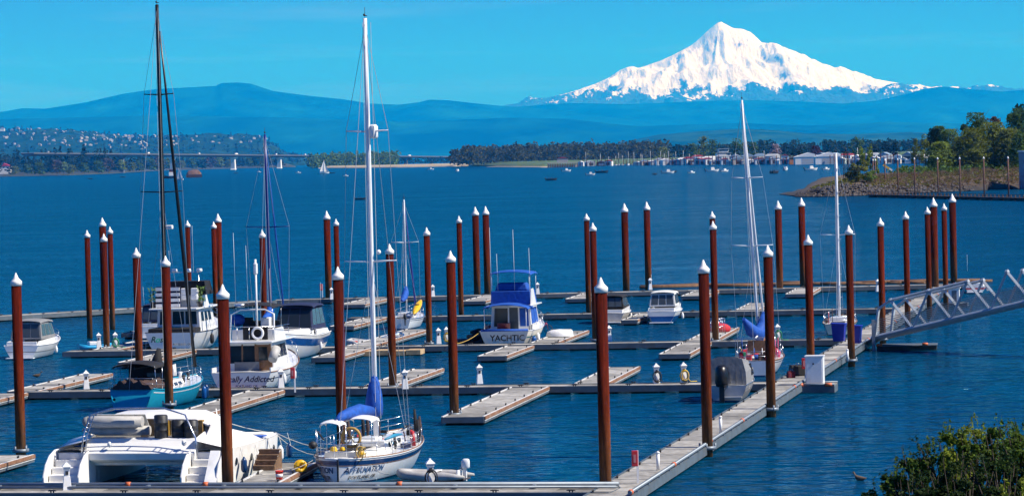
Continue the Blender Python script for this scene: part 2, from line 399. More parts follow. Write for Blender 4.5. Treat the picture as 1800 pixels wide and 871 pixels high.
# ================================================================ DOCKS
def deckmat():
    m = mat('weathered_deck', (0.345, 0.33, 0.295), .85, vary=.28, scale=2.2, grime=((.09, .08, .065), .8, .5))
    t = m.node_tree; b = t.nodes['Principled BSDF']
    src = b.inputs['Base Color'].links[0].from_socket
    oi = t.nodes.new('ShaderNodeObjectInfo'); r = t.nodes.new('ShaderNodeMapRange'); r.inputs[3].default_value = .55; r.inputs[4].default_value = 1.2
    t.links.new(oi.outputs['Random'], r.inputs[0])
    mx = t.nodes.new('ShaderNodeMix'); mx.data_type = 'RGBA'; mx.blend_type = 'MULTIPLY'; mx.inputs[0].default_value = 1
    t.links.new(src, mx.inputs[6]); t.links.new(r.outputs[0], mx.inputs[7]); t.links.new(mx.outputs[2], b.inputs['Base Color'])
    return m
M_DECK = deckmat()
M_WAL = mat('grey_waler', (0.085, 0.112, 0.135), .7, vary=.18, scale=1.5, grime=((.10, .09, .07), .6, 1.1))
M_RUB = mat('rusty_rub_rail', (0.24, 0.115, 0.06), .8, vary=.3, scale=4, grime=((.36, .3, .25), .6, 1.5))
M_EDGE = mat('pale_edge', (0.62, 0.62, 0.6), .6, vary=.2, scale=3, grime=((.2, .17, .13), .5, 2))
M_FLT = mat('dark_float', (0.03, 0.034, 0.03), .8, vary=.4, scale=2, grime=((.06, .07, .035), .6, 3))
M_GALV = mat('galvanised', (0.19, 0.225, 0.26), .5, metal=.3, vary=.12, scale=3)
M_WHITE = mat('white_paint', (0.8, 0.8, 0.78), .35, vary=.04, scale=2, grime=((.42, .38, .32), .35, 1.6))
M_RED = mat('red_paint', (0.45, 0.025, 0.03), .4, vary=.08)
M_BLACK = mat('black_rubber', (0.018, 0.018, 0.02), .6, vary=.2)
M_ORANGE = mat('orange_coupling', (0.6, 0.13, 0.04), .5)
DZ = 0.45
_cache = {}
def dock(name, label, p0, p1, w, rub='R', rail=None, panel=2.44, cat='dock', group=None, fine=True):
    p0 = Vector(p0); p1 = Vector(p1); d = p1 - p0; L = d.length; ang = math.atan2(d.y, d.x)
    t = thing(name, label, cat, (p0.x, p0.y, 0), ang, group)
    n = max(1, round(L / panel)); pl = L / n
    key = (round(pl, 2), w)
    if fine:
        for i in range(n):
            if key not in _cache:
                _cache[key] = MB().box((0, 0, 0), (pl - .035, w - .10, .07)).mesh('deck_panel', M_DECK)
            o = bpy.data.objects.new('deck_panel', _cache[key]); COL.objects.link(o); o.parent = t
            o.location = ((i + .5) * pl, 0, DZ - .035 + .006 * math.sin(i * 2.3)); o.rotation_euler = (0, 0, math.pi * (i % 2))
    else:
        MB().box((L / 2, 0, DZ - .035), (L, w - .10, .07)).obj('deck_panel', M_DECK, t)
    for s in (-1, 1):
        wb = MB(); 
        k = max(1, round(L / 6)); q = L / k
        for i in range(k): wb.box(((i + .5) * q, s * (w / 2 - .02), DZ - .17), (q - .02, .12, .33))
        wb.obj('waler', M_WAL, t)
        if rub and ((s < 0 and 'R' in rub) or (s > 0 and 'L' in rub)):
            k = max(1, round(L / 4.2)); q = L / k
            for i in range(k):
                MB().box(((i + .5) * q, s * (w / 2 + .06), DZ - .06 + .008 * math.sin(i * 7)), (q - .03, .07, .16)).obj('rub_rail', M_RUB, t)
            MB().box((L / 2, s * (w / 2 + .05), DZ - .19), (L, .05, .035)).obj('edge_strip', M_EDGE, t)
        MB().box((L / 2, s * (w / 2 - .03), DZ + .018), (L, .11, .045)).obj('toe_board', M_WAL if not rub else M_EDGE, t)
    for x in (-.03, L + .03): MB().box((x, 0, DZ - .15), (.06, w - .02, .32)).obj('end_board', M_WAL, t)
    nf = max(2, round(L / 2.9))
    if 'float' not in _cache: _cache['float'] = MB().box((0, 0, 0), (1.75, 1, .62)).mesh('float', M_FLT)
    for i in range(nf):
        o = bpy.data.objects.new('float', _cache['float']); COL.objects.link(o); o.parent = t
        o.location = ((i + .5) * L / nf, 0, .0); o.scale = (1, w - .22, 1)
    if 'cleat' not in _cache:
        cb = MB(); cb.tube([(-.19, 0, .1), (-.1, 0, .115), (.1, 0, .115), (.19, 0, .1)], [.018, .03, .03, .018], 5); cb.box((-.06, 0, .05), (.05, .06, .1)); cb.box((.06, 0, .05), (.05, .06, .1)); _cache['cleat'] = cb.mesh('cleat', M_BLACK)
    for i in range(max(2, int(L / 3.1))):
        for q in (-1, 1):
            o = bpy.data.objects.new('cleat', _cache['cleat']); COL.objects.link(o); o.parent = t; o.location = ((i + .5) * L / max(2, int(L / 3.1)), q * (w / 2 - .16), DZ)
    if rail:
        b = MB(); y = -(w / 2 - .06); b.tube([(0, y, DZ + .16), (L, y, DZ + .16)], .085, 8)
        b.obj('conduit_pipe', M_GALV, t)
        k = int(L / 3)
        for i in range(k): MB().box(((i + .5) * L / k, y, DZ + .07), (.09, .2, .12)).obj('pipe_bracket', M_GALV, t)
        for i in range(0, k, 4): MB().lathe([(.1, -.16), (.115, -.1), (.115, .1), (.1, .16)], n=10).obj('coupling', M_ORANGE, t).matrix_local = Matrix.Translation(((i + .08) * L / k, y, DZ + .16)) @ Matrix.Rotation(R(90), 4, 'Y')
    return t
def MX(y): return 5 + .195 * (y - 140)         # right edge of the main dock
main = dock('main_dock', 'long main dock running away from the lower right towards the gangway, pipe along its edge', (MX(138) - 1.0, 138.2), (MX(343) - 1.0, 343), 2.0, rub=None, rail=True)
FE = Vector((.175, .985)).normalized()
A0, A1 = (-27.5, 148.2), (4.0, 140.8)
dA = dock('walkway_dock', 'nearest walkway dock crossing the bottom edge of the picture, with pipes on top', A0, A1, 2.4, rub=None)
pb = MB()
LA = (Vector(A1) - Vector(A0)).length
for (y, z, r) in ((.95, .62, .10), (.62, .53, .045), (.35, .56, .06)): pb = MB().tube([(0, y, z), (LA, y, z)], r, 8); pb.obj('conduit_pipe', M_GALV, dA)
for i in range(9): MB().box((1.6 + i * 3.4, .8, .55), (.12, .6, .16)).obj('pipe_bracket', M_GALV, dA)
for x in (10.7, 14.2, 22.8): MB().tube([(x, .95, .62), (x + .22, .95, .62)], .125, 8).obj('coupling', M_ORANGE, dA)
dock('walkway_dock', 'second walkway dock from the front, crossing in front of the turquoise sailboat', (-30.2, 212.2), (MX(202) - 2.05, 203.6), 2.2, rub=None)
dock('walkway_dock', 'third walkway dock from the front, with the blue canopied cruiser behind it', (-33.8, 257.5), (MX(247) - 2.05, 248.6), 2.2, rub=None)
dock('walkway_dock', 'fourth walkway dock from the front, behind the small blue and white runabout', (-14.5, 301.5), (MX(294) - 2.05, 294.6), 2.2, rub=None)
dock('breakwater_dock', 'grey breakwater dock slanting off the left edge behind the boats', (-54, 317.5), (-24.6, 343.2), 2.6, rub=None)
dock('breakwater_dock', 'outermost straight breakwater dock along the open river', (-24, 344.4), (47, 343.2), 2.8, rub=None)
def finger(label, root, length, w=2.0, sgn=1, rub='R', slope=.165):
    e = Vector((slope, 1)).normalized() * sgn
    p0 = Vector(root); p1 = p0 + e * length
    a, b_ = (p0, p1) if sgn > 0 else (p1, p0)
    return dock('finger_dock', label, a, b_, w, rub=rub, group='finger docks off the walkways')
finger('short finger dock at the left edge with a duck on it', (-30.7, 212.5), 16.5)
finger('finger dock leaving the left edge, nearer than the one with the duck', (-31.2, 211.0), 20, sgn=-1)
finger('finger dock at the bottom left corner beside the catamaran', (-27.0, 150), 15.5, slope=.17)
finger('finger dock beside the turquoise hull, running down behind the catamaran', (-15.2, 207.8), 26, sgn=-1, w=2.2)
finger('finger dock carrying the wooden steps and the red bucket', (-11.4, 146.3), 11.3, w=1.9, slope=.11)
finger('finger dock behind the tall white mast, pointing away from the second walkway', (-8.3, 209.9), 15.8)
finger('finger dock ending beside the bow of the blue striped express cruiser', (-11.5, 252.6), 11.5, sgn=-1)
finger('finger dock with the grey inflatable alongside, behind the tall white mast', (-11.6, 255.4), 23.5)
finger('long empty finger dock in the middle with a pile at its near end', (.85, 205.2), 22.8, sgn=-1, w=2.3)
finger('finger dock just in front of the jet ski', (.4, 250.2), 12.2, sgn=-1)
finger('finger dock beside the blue canopied cruiser, a bicycle on it', (2.2, 253.6), 16.5)
finger('finger dock pointing away, half hidden by the thick right-of-centre pile', (4.6, 207.2), 15.6)
finger('finger dock in front of the third walkway, right of the middle', (13.3, 249.2), 14, sgn=-1, w=2.1)
finger('finger dock beyond the third walkway with a red cover on its pile', (13.8, 251.6), 17.5, w=2.1)
finger('finger dock off the fourth walkway beside the small yellow kayak sailboat', (-12.2, 300.3), 14, sgn=-1)
finger('dark finger dock beside the black canopy runabout', (11.6, 297), 12, sgn=-1, w=1.3)
finger('finger dock behind the sailboat with the blue sail cover', (20.5, 299), 13)
finger('pale finger dock off the breakwater, left of the tall white mast', (-13.4, 343), 14, sgn=-1, w=2.6)
finger('finger dock off the breakwater, behind the blue canopied cruiser', (-1.8, 343), 13, sgn=-1, w=2.4)
finger('finger dock off the breakwater, behind the black canopy runabout', (8.2, 342), 12, sgn=-1, w=2.4)
finger('finger dock off the breakwater, right of the covered white runabout', (19.4, 342), 12, sgn=-1, w=2.4)
finger('finger dock off the breakwater, left of the right-hand white mast', (29.6, 342), 13, sgn=-1, w=2.4)
finger('finger dock off the third walkway at the left, with a blue paddle boat', (-31.0, 258.4), 13)
finger('finger dock in front of the white fishing cruiser with the green name', (-24.8, 254.9), 14, sgn=-1)
finger('dark finger dock behind the leftmost double piles', (-31.6, 283), 9, rub=None)
# ================================================================ PILES
def pilemat():
    m = bpy.data.materials.new('rust_red_steel'); m.use_nodes = True; t = m.node_tree; b = t.nodes['Principled BSDF']
    b.inputs['Roughness'].default_value = .85; b.inputs['Specular IOR Level'].default_value = .08
    geo = t.nodes.new('ShaderNodeNewGeometry'); sp = t.nodes.new('ShaderNodeSeparateXYZ'); t.links.new(geo.outputs['Position'], sp.inputs[0])
    mp = t.nodes.new('ShaderNodeMapping'); mp.inputs['Scale'].default_value = (3, 3, .5)
    n = t.nodes.new('ShaderNodeTexNoise'); n.inputs['Scale'].default_value = 1.4; n.inputs['Detail'].default_value = 7
    t.links.new(geo.outputs['Position'], mp.inputs[0]); t.links.new(mp.outputs[0], n.inputs['Vector'])
    add = t.nodes.new('ShaderNodeMath'); add.operation = 'MULTIPLY_ADD'; add.inputs[1].default_value = 2.4
    t.links.new(n.outputs[0], add.inputs[0]); t.links.new(sp.outputs[2], add.inputs[2])
    mr = t.nodes.new('ShaderNodeMapRange'); mr.inputs[1].default_value = 0; mr.inputs[2].default_value = 10
    t.links.new(add.outputs[0], mr.inputs[0])
    r = t.nodes.new('ShaderNodeValToRGB'); e = r.color_ramp.elements
    e[0].position = .09; e[0].color = (.035, .03, .02, 1)
    e[1].position = 1; e[1].color = (.056, .005, .002, 1)
    for p, c in ((.15, (.13, .075, .04, 1)), (.3, (.17, .055, .02, 1)), (.48, (.115, .018, .006, 1)), (.68, (.078, .008, .003, 1))):
        q = r.color_ramp.elements.new(p); q.color = c
    t.links.new(mr.outputs[0], r.inputs[0])
    n2 = t.nodes.new('ShaderNodeTexNoise'); n2.inputs['Scale'].default_value = 6; n2.inputs['Detail'].default_value = 4; t.links.new(mp.outputs[0], n2.inputs['Vector'])
    r2 = t.nodes.new('ShaderNodeMapRange'); r2.inputs[1].default_value = .3; r2.inputs[2].default_value = .7; r2.inputs[3].default_value = .72; r2.inputs[4].default_value = 1.3; t.links.new(n2.outputs[0], r2.inputs[0])
    mx = t.nodes.new('ShaderNodeMix'); mx.data_type = 'RGBA'; mx.blend_type = 'MULTIPLY'; mx.inputs[0].default_value = 1
    t.links.new(r.outputs[0], mx.inputs[6]); t.links.new(r2.outputs[0], mx.inputs[7])
    oi = t.nodes.new('ShaderNodeObjectInfo'); r3 = t.nodes.new('ShaderNodeMapRange'); r3.inputs[3].default_value = .78; r3.inputs[4].default_value = 1.15; t.links.new(oi.outputs['Random'], r3.inputs[0])
    # long vertical rust streaks
    mp3 = t.nodes.new('ShaderNodeMapping'); mp3.inputs['Scale'].default_value = (9, 9, .35); t.links.new(geo.outputs['Position'], mp3.inputs[0]); n3 = t.nodes.new('ShaderNodeTexNoise'); n3.inputs['Scale'].default_value = 1.3; n3.inputs['Detail'].default_value = 5; t.links.new(mp3.outputs[0], n3.inputs['Vector'])
    r4 = t.nodes.new('ShaderNodeMapRange'); r4.inputs[1].default_value = .35; r4.inputs[2].default_value = .68; r4.inputs[3].default_value = .62; r4.inputs[4].default_value = 1.3; t.links.new(n3.outputs[0], r4.inputs[0])
    k = t.nodes.new('ShaderNodeMath'); k.operation = 'MULTIPLY'; t.links.new(r3.outputs[0], k.inputs[0]); t.links.new(r4.outputs[0], k.inputs[1])
    my = t.nodes.new('ShaderNodeMix'); my.data_type = 'RGBA'; my.blend_type = 'MULTIPLY'; my.inputs[0].default_value = 1; t.links.new(mx.outputs[2], my.inputs[6]); t.links.new(k.outputs[0], my.inputs[7]); t.links.new(my.outputs[2], b.inputs['Base Color'])
    return m
M_PILE = pilemat()
M_CAP = mat('pile_cap_white', (0.82, 0.8, 0.74), .4, vary=.05, grime=((.5, .42, .3), .3, 2.5))
PILES = [
 (30, 479, 37, 806, .5, 'red-brown pile nearest the left edge, rising beside the small white cuddy cruiser'),
 (154, 404, 158, 594, .46, 'thin pile left of the triple cluster at left'),
 (180, 382, 184, 541, .7, 'tallest and thickest pile of the triple cluster at left'),
 (183, 410, 188, 620, .48, 'front pile of the triple cluster at left, standing at the third walkway'),
 (194, 398, 198, 579, .46, 'right pile of the triple cluster at left'),
 (240, 435, 246, 688, .48, 'pile behind the black bimini of the turquoise sailboat'),
 (291, 449, 298, 723, .5, 'pile passing in front of the turquoise hull amidships'),
 (330, 387, 334, 561, .46, 'pile behind the flybridge of the white fishing cruiser, right of the black mast'),
 (376, 389, 380, 566, .46, 'left and shorter pile of the close pair above the white fishing cruiser'),
 (383, 375, 387, 531, .68, 'right and taller pile of the close pair above the white fishing cruiser'),
 (392, 499, 401, 873, .5, 'large near pile standing in front of the catamaran'),
 (462, 403, 466, 611, .46, 'pile just below the blue mast'),
 (574, 370, 578, 527, .68, 'thick far pile left of the tall white mast, on the breakwater'),
 (592, 384, 595, 566, .46, 'thin pile directly behind the thick far pile left of the tall white mast'),
 (595, 468, 602, 802, .5, 'pile beside the cockpit of the sailboat with the blue sheer stripe'),
 (686, 428, 691, 691, .48, 'pile just right of the tall white mast, on the second walkway'),
 (751, 399, 755, 613, .46, 'pile on the third walkway between the yellow kayak sailboat and the middle'),
 (793, 440, 799, 741, .5, 'pile at the near end of the long empty finger dock'),
 (806, 379, 811, 562, .46, 'pile on the fourth walkway, left of the blue canopied cruiser'),
 (835, 363, 839, 520, .68, 'left of the two thick piles above the blue canopied cruiser'),
 (853, 362, 857, 517, .68, 'right of the two thick piles above the blue canopied cruiser'),
 (1031, 375, 1035, 555, .48, 'pile on the fourth walkway, left of the two right-of-centre neighbours'),
 (1043, 391, 1047, 607, .48, 'pile on the third walkway partly behind the thick near pile right of centre'),
 (1054, 487, 1065, 873, .5, 'large near pile right of centre, at the corner of the front dock'),
 (1098, 357, 1101, 516, .7, 'left of two breakwater piles above the white runabout'),
 (1135, 354, 1140, 509, .68, 'right of two breakwater piles above the white runabout'),
 (1237, 456, 1244, 802, .5, 'pile on the right edge of the main dock, in front of the grey canvas boat'),
 (1252, 371, 1256, 562, .48, 'farther of two aligned piles behind the red cover'),
 (1253, 388, 1258, 609, .48, 'nearer of two aligned piles, wearing the red cover at its foot'),
 (1349, 430, 1356, 732, .5, 'pile on the main dock between the grey canvas boat and the white cabinet'),
 (1368, 352, 1371, 514, .68, 'left of two breakwater piles right of the leaning white mast'),
 (1409, 347, 1412, 507, .68, 'right of two breakwater piles right of the leaning white mast'),
 (1421, 412, 1426, 676, .48, 'pile rising right behind the white cabinet'),
 (1494, 395, 1497, 644, .48, 'pile beside the blue bins on the main dock'),
 (1549, 382, 1552, 606, .46, 'first pile behind the gangway, nearest its foot'),
 (1593, 371, 1596, 580, .46, 'second pile behind the gangway, counting from its foot'),
 (1630, 363, 1634, 560, .46, 'thin left pile of the group of four behind the gangway'),
 (1640, 347, 1644, 512, .7, 'thick second pile of the group of four behind the gangway'),
 (1660, 357, 1663, 544, .46, 'thin third pile of the group of four behind the gangway'),
 (1673, 340, 1677, 500, .7, 'thick rightmost pile of the group of four behind the gangway')]
PW = []
for (ut, vt, ub, vb, dia, lab) in PILES:
    p = G(ub, vb, 0); top = atY(ut, vt, p.y).z; r = dia / 2
    PW.append((p.x, p.y, r))
    t = thing('mooring_pile', lab, 'pile', (p.x, p.y, 0), random.uniform(0, 6), 'red-brown mooring piles with white caps')
    ch = .62 if dia < .6 else .9
    t.rotation_euler = (random.uniform(-.002, .002), -.004 + random.uniform(-.002, .002), random.uniform(0, 6)) if False else (0, 0, random.uniform(0, 6))
    MB().lathe([(r, -2), (r, top - ch)], n=20).obj('shaft', M_PILE, t)
    MB().lathe([(r + .03, top - ch - .02), (r + .04, top - ch + .18), (r + .03, top - ch + .2), (r * .5, top - ch * .42), (.02, top)], n=20).obj('cap', M_CAP, t)
    if vb > 600:
        c = MB(); c.lathe([(r + .09, DZ - .1), (r + .16, DZ - .1), (r + .16, DZ + .06), (r + .09, DZ + .06)], n=14)
        for k in range(4): c.tube([((r + .12) * math.cos(k * 1.57), (r + .12) * math.sin(k * 1.57), DZ - .12), ((r + .12) * math.cos(k * 1.57), (r + .12) * math.sin(k * 1.57), DZ + .2)], .05, 6)
        c.obj('pile_hoop', M_GALV, t)
# ================================================================ PEDESTALS, CABINETS, POSTS
def pedestal(u, v, label, hose=None, h=1.22):
    p = G(u, v, DZ)
    t = thing('power_pedestal', label, 'power pedestal', (p.x, p.y, DZ), R(11), 'white power pedestals on the docks')
    MB().box((0, 0, .30), (.38, .38, .6), taper=.72).obj('base', M_WHITE, t, bevel=.015)
    MB().box((0, 0, .74), (.24, .24, .28)).obj('column', M_WHITE, t, bevel=.015)
    MB().box((0, 0, .93), (.30, .30, .12)).obj('lamp', mat('lamp_lens', (.55, .6, .62), .15, vary=0), t)
    MB().lathe([(.27, .99), (.27, 1.02), (.06, 1.17), (.05, h)], n=4, smooth=False, sq=True).obj('cap', M_WHITE, t)
    MB().box((.0, -.135, .74), (.12, .03, .16)).obj('socket', M_BLACK, t)
    if hose:
        hb = MB()
        for k, r in enumerate((.22, .25, .2)):
            hb.tube([(.05 * k + r * math.cos(a), -.22 - .03 * k, .42 + r * 1.25 * math.sin(a) * (1 + .1 * k)) for a in np.linspace(0, 6.28, 15)], .03, 5, cap=False)
        hb.tube([(.2, -.25, .3), (.4, -.2, .05), (.8, .1, .04)], .025, 5)
        tag(hb.obj('hose', hose[1]), hose[0], 'hose').location = (p.x, p.y, DZ)
    return t
HG = mat('green_hose', (0.03, 0.28, 0.12), .5); HY = mat('yellow_hose', (0.72, 0.45, 0.03), .5); HB = M_BLACK
for a in [
 (152, 684, 'white pedestal on the second walkway at left, next to the turquoise sailboat'),
 (712, 683, 'white pedestal just right of the pile behind the tall white mast'),
 (843, 674, 'white pedestal standing alone on the middle of the second walkway'),
 (1154, 673, 'white pedestal with black and green hoses on the second walkway', ('dark hose coiled on a white pedestal, beside a yellow-hosed one', HB)),
 (1202, 671, 'white pedestal with a yellow hose on the second walkway', ('yellow hose looped on the pedestal left of the grey canvas boat', HY)),
 (757, 855, 'white pedestal beside the grey inflatable at the bottom edge', ('black hose hanging on the pedestal beside the grey inflatable', HB)),
 (118, 860, 'white pedestal in front of the left catamaran steps'),
 (771, 604, 'left one of two close pedestals on the third walkway'),
 (785, 602, 'right one of two close pedestals, with a yellow hose', ('yellow hose hung on the right one of two close pedestals', HY)),
 (1071, 600, 'white pedestal on the third walkway behind the thick near pile'),
 (1367, 598, 'white pedestal behind the white sailboat hull near the main dock', ('green hose draped on the pedestal behind the cluttered sailboat', HG)),
 (203, 611, 'right one of two pedestals at the triple pile cluster', ('green hose hanging beside the triple pile cluster', HG)),
 (174, 612, 'left one of two pedestals at the triple pile cluster'),
 (494, 681, 'white pedestal at the right side of the white trawler with the blue name'),
 (583, 526, 'white pedestal on the breakwater at the thick far pile'),
 (761, 521, 'white pedestal on the breakwater, left of the middle'),
 (945, 517, 'white pedestal on the breakwater, right of the blue canopied cruiser'),
 (1143, 509, 'white pedestal on the breakwater above the white runabout'),
 (1543, 512, 'white pedestal on the breakwater near the gangway')]: pedestal(*a)
def fire_box(u, v, label, h):
    p = G(u, v, DZ); t = thing('fire_cabinet', label, 'fire cabinet', (p.x, p.y, DZ), 0, 'red fire cabinets on posts')
    MB().box((.06, 0, h / 2), (.09, .09, h)).obj('post', M_WHITE, t)
    MB().box((-.06, -.07, h - .33), (.26, .2, .66)).obj('cabinet', M_RED, t, bevel=.02)
    MB().box((-.06, -.175, h - .33), (.1, .012, .34)).obj('door_sign', mat('dull_pink', (.5, .2, .2), .4), t)
fire_box(517, 689, 'red cabinet on a thin post on the second walkway, right of the trawler', 1.5)
fire_box(1119, 849, 'red cabinet on a white post at the near end of the main dock', 1.4)
fire_box(1415, 660, 'red cabinet on the main dock left of the white cabinet', 1.1)
fire_box(566, 523, 'small red cabinet on the far breakwater at left', 1.4)
for (u, v, h, l) in ((1157, 826, .75, 'short white post at the near end of the main dock'), (1267, 760, .75, 'short white post right of the middle of the main dock, past the near pile'), (1490, 634, .7, 'short white post beside the far pile with blue bins')):
    p = G(u, v, DZ); t = thing('marker_post', l, 'post', (p.x, p.y, DZ)); MB().lathe([(.075, 0), (.075, h)], n=10).obj('tube', M_WHITE, t); MB().lathe([(.09, h), (.09, h + .05), (.02, h + .1)], n=10).obj('cap', M_WHITE, t)
# white cabinet on its own float, beside the main dock
p = G(1437, 690, 0.0); ex = Vector((math.cos(R(-11)), math.sin(R(-11))))
t = thing('float_dock', 'small grey float moored to the main dock under the white cabinet', 'float', (p.x, p.y + .9, 0), R(-11))
MB().box((0, 0, .22), (2.4, 2.0, .42)).obj('hull', M_WAL, t, bevel=.02)
MB().box((0, 0, .455), (2.34, 1.94, .05)).obj('deck', M_DECK, t)
for x in (-.85, .85): MB().tube([(x - .2, -1.03, .5), (x + .2, -1.03, .5)], .1, 8).obj('coupling', M_ORANGE, t)
for y in (-.98, .98): MB().tube([(-1.2, y, .52), (1.2, y, .52)], .05, 8).obj('rail', M_GALV, t)
b = MB(); c = thing('utility_cabinet', 'tall white cabinet standing on its own float beside the main dock', 'cabinet', (p.x - .05, p.y + .8, .48), R(-11))
MB().box((0, 0, .82), (1.05, .9, 1.64)).obj('body', M_WHITE, c, bevel=.02)
MB().box((0, 0, 1.665), (1.13, .98, .05)).obj('lid', M_WHITE, c)
MB().box((0, -.458, .8), (.9, .02, 1.46)).obj('door', M_WHITE, c, bevel=.006)
MB().lathe([(.055, 0), (.055, .02)], n=10).obj('handle', M_BLACK, c).matrix_local = Matrix.Translation((-.05, -.47, 1.22)) @ Matrix.Rotation(R(90), 4, 'X')
# blue wheelie bins
M_BIN = mat('blue_plastic', (0.012, 0.02, 0.30), .4, vary=.06)
for (u, v, l) in ((1475, 601, 'blue wheeled bin on the left, beside the last main dock pile'), (1503, 605, 'blue wheeled bin on the right, nearest the gangway')):
    p = G(u, v, DZ); c = thing('wheelie_bin', l, 'bin', (p.x, p.y, DZ), R(-14), 'blue wheeled bins'); c.scale = (1.25, 1.25, 1.25)
    bb = MB(); bb.loft([[(-x * k, -y * k, z), (x * k, -y * k, z), (x * k, y * k, z), (-x * k, y * k, z)] for (x, y, z, k) in ((.36, .38, .08, .85), (.36, .38, 1.02, 1.05))], closed=True, cap=True, smooth=False)
    bb.obj('body', M_BIN, c)
    MB().box((0, 0, 1.07), (.84, .88, .07), ry=.04).obj('lid', M_BIN, c, bevel=.02)
    for s in (-1, 1): MB().tube([(s * .3 - .03, .36, .12), (s * .3 + .03, .36, .12)], .12, 10).obj('wheel', M_BLACK, c)
# gangway truss
def gangway():
    # near truss bottom chord measured from the photograph
    a = G(1528, 592, .9); P0 = Vector((a.x + .3, a.y - 1.2, .95))
    # runs to the right and rises towards the shore
    P1 = atY(1812, 528, P0.y - 10.0)
    P1 = P0 + (P1 - P0) * 1.5
    d = P1 - P0; L = d.length
    t = thing('gangway', 'white steel truss gangway rising from the main dock to the right edge', 'gangway', P0)
    e = d.normalized(); side = Vector((-e.y, e.x, 0)).normalized() * 1.7; up = Vector((0, 0, 1))
    hgt = 2.35; n = 6; S = L / n
    for k, o in ((0, Vector((0, 0, 0))), (1, side)):
        pt = lambda s, h: o + e * s + up * h
        MB().tube([pt(-.3, 0), pt(L, 0)], .17, 4, smooth=False).obj('bottom_chord', M_WHITE2, t)
        MB().tube([pt(S * .1, hgt * .82), pt(S * .42, hgt), pt(S * 1.42, hgt), pt(S * 2.42, hgt)], .105, 4, smooth=False).obj('top_chord', M_WHITE2, t)
        MB().tube([pt(.0, 0), pt(S * .1, hgt * .82)], .12, 4, smooth=False).obj('end_post', M_WHITE2, t)
        for i in range(n):
            MB().tube([pt(S * i + S * .42, hgt), pt(S * (i + 1), 0)], .12, 4, smooth=False).obj('diagonal', M_WHITE2, t)
            if i: MB().tube([pt(S * i, 0), pt(S * i + S * .42, hgt)], .105, 4, smooth=False).obj('diagonal', M_WHITE2, t)
            MB().tube([pt(S * i + S * .40, hgt), pt(S * i + S * .46, hgt)], .15, 4, smooth=False).obj('node_plate', M_WHITE2, t)
        for j in range(9): MB().tube([pt(.2, .15 + .13 * j), pt(L, .15 + .13 * j)], .018, 4, smooth=False, cap=False).obj('guard_wire', M_GALV, t)
    sl = MB(); w2 = side
    sl.slab([up * .02, e * L + up * .02, e * L + w2 + up * .02, w2 + up * .02], (0, 0, 1), .05); sl.obj('walkway', M_WAL, t)
    for i in range(n + 1): MB().tube([e * (S * i), e * (S * i) + side], .07, 4, smooth=False).obj('cross_beam', M_WHITE2, t)
    MB().box((-.15, -.25, .1), (.22, .22, 2.3)).obj('hinge_post', M_GALV, t)
    q = e * L; MB().box((q.x + 1.2, q.y + .9, (q.z - .3 - P0.z - 2) / 2), (3, 4, q.z - .3 + P0.z + 2)).obj('abutment', mat('abutment_concrete', (.3, .29, .27), .9, vary=.2), t)
    tr = MB(); tr.slab([side * 0 + up * -.02, side - up * .02, side - e * 2.4 - up * .45, -e * 2.4 - up * .45], (0, 0, 1), .06); tr.obj('ramp_plate', M_GALV, t)
    f = thing('float_dock', 'low dark float under the foot of the gangway', 'float', (P0.x + 2.2, P0.y - .2, 0), R(-8))
    MB().box((0, .6, .14), (4.2, 2.4, .36)).obj('hull', M_FLT, f); MB().box((0, .6, .34), (4.3, 2.5, .06)).obj('deck', M_WAL, f)
    for x in (-1.9, 1.3): MB().tube([(x - .2, -.68, .44), (x + .2, -.68, .44)], .1, 8).obj('coupling', M_ORANGE, f)
M_WHITE2 = mat('gangway_grey_white', (0.40, 0.45, 0.49), .5, vary=.08, grime=((.3, .3, .28), .4, 1.2))
gangway()
# drifting logs held against the breakwater
M_LOG = mat('drift_log', (0.16, 0.085, 0.045), .95, vary=.35, scale=4, grime=((.05, .03, .02), .7, 2))
rr = random.Random(5)
for i in range(30):
    u = 1180 + i * 17.5 + rr.uniform(-6, 6); p = G(u, 503.5 - (u - 1180) * .018 + rr.uniform(-1.5, 1.5), .05); L = rr.uniform(1.2, 4.2); a = rr.gauss(0, .18); r = rr.uniform(.14, .3)
    o = MB().tube([(-L, 0, 0), (0, 0, .03), (L, 0, 0)], [r, r * .92, r * .75], 8).obj('drift_log', M_LOG); o.location = p; o.rotation_euler = (0, 0, a)
    tag(o, 'brown drift log in the raft floating behind the breakwater', 'log', 'drift logs along the breakwater')
# ================================================================ BOAT KIT
HD = R(80.6)          # heading of boats lying along the finger docks, bow away from the camera
M_GEL = mat('white_gelcoat', (0.78, 0.78, 0.76), .22, vary=.04, scale=.8, coat=.2, grime=((.5, .47, .4), .28, .7))
M_CREAM = mat('cream_gelcoat', (0.72, 0.69, 0.6), .3, vary=.05, scale=.8, grime=((.4, .36, .27), .45, .9))
M_GLASS = mat('dark_glass', (0.012, 0.018, 0.025), .06, vary=0)
M_STEEL = mat('stainless', (0.62, 0.64, 0.66), .22, metal=.9, vary=0)
M_ALU = mat('white_mast', (0.74, 0.75, 0.77), .35, vary=.05, scale=2)
M_BLKM = mat('black_mast', (0.012, 0.012, 0.014), .3, vary=.2)
M_BLUEC = mat('blue_canvas', (0.003, 0.072, 0.36), .75, vary=.22, scale=5, bump=.4)
M_NAVYC = mat('navy_canvas', (0.008, 0.016, 0.06), .8, vary=.2, scale=5, bump=.3)
M_BLKC = mat('black_canvas', (0.008, 0.008, 0.01), .85, vary=.25, scale=5, bump=.3)
M_GREYC = mat('grey_canvas', (0.20, 0.205, 0.21), .85, vary=.12, scale=3, bump=.4)
M_BROWNC = mat('brown_canvas', (0.05, 0.028, 0.026), .85, vary=.35, scale=6, bump=.6)
M_TEAK = mat('teak', (0.22, 0.11, 0.05), .6, vary=.25, scale=6)
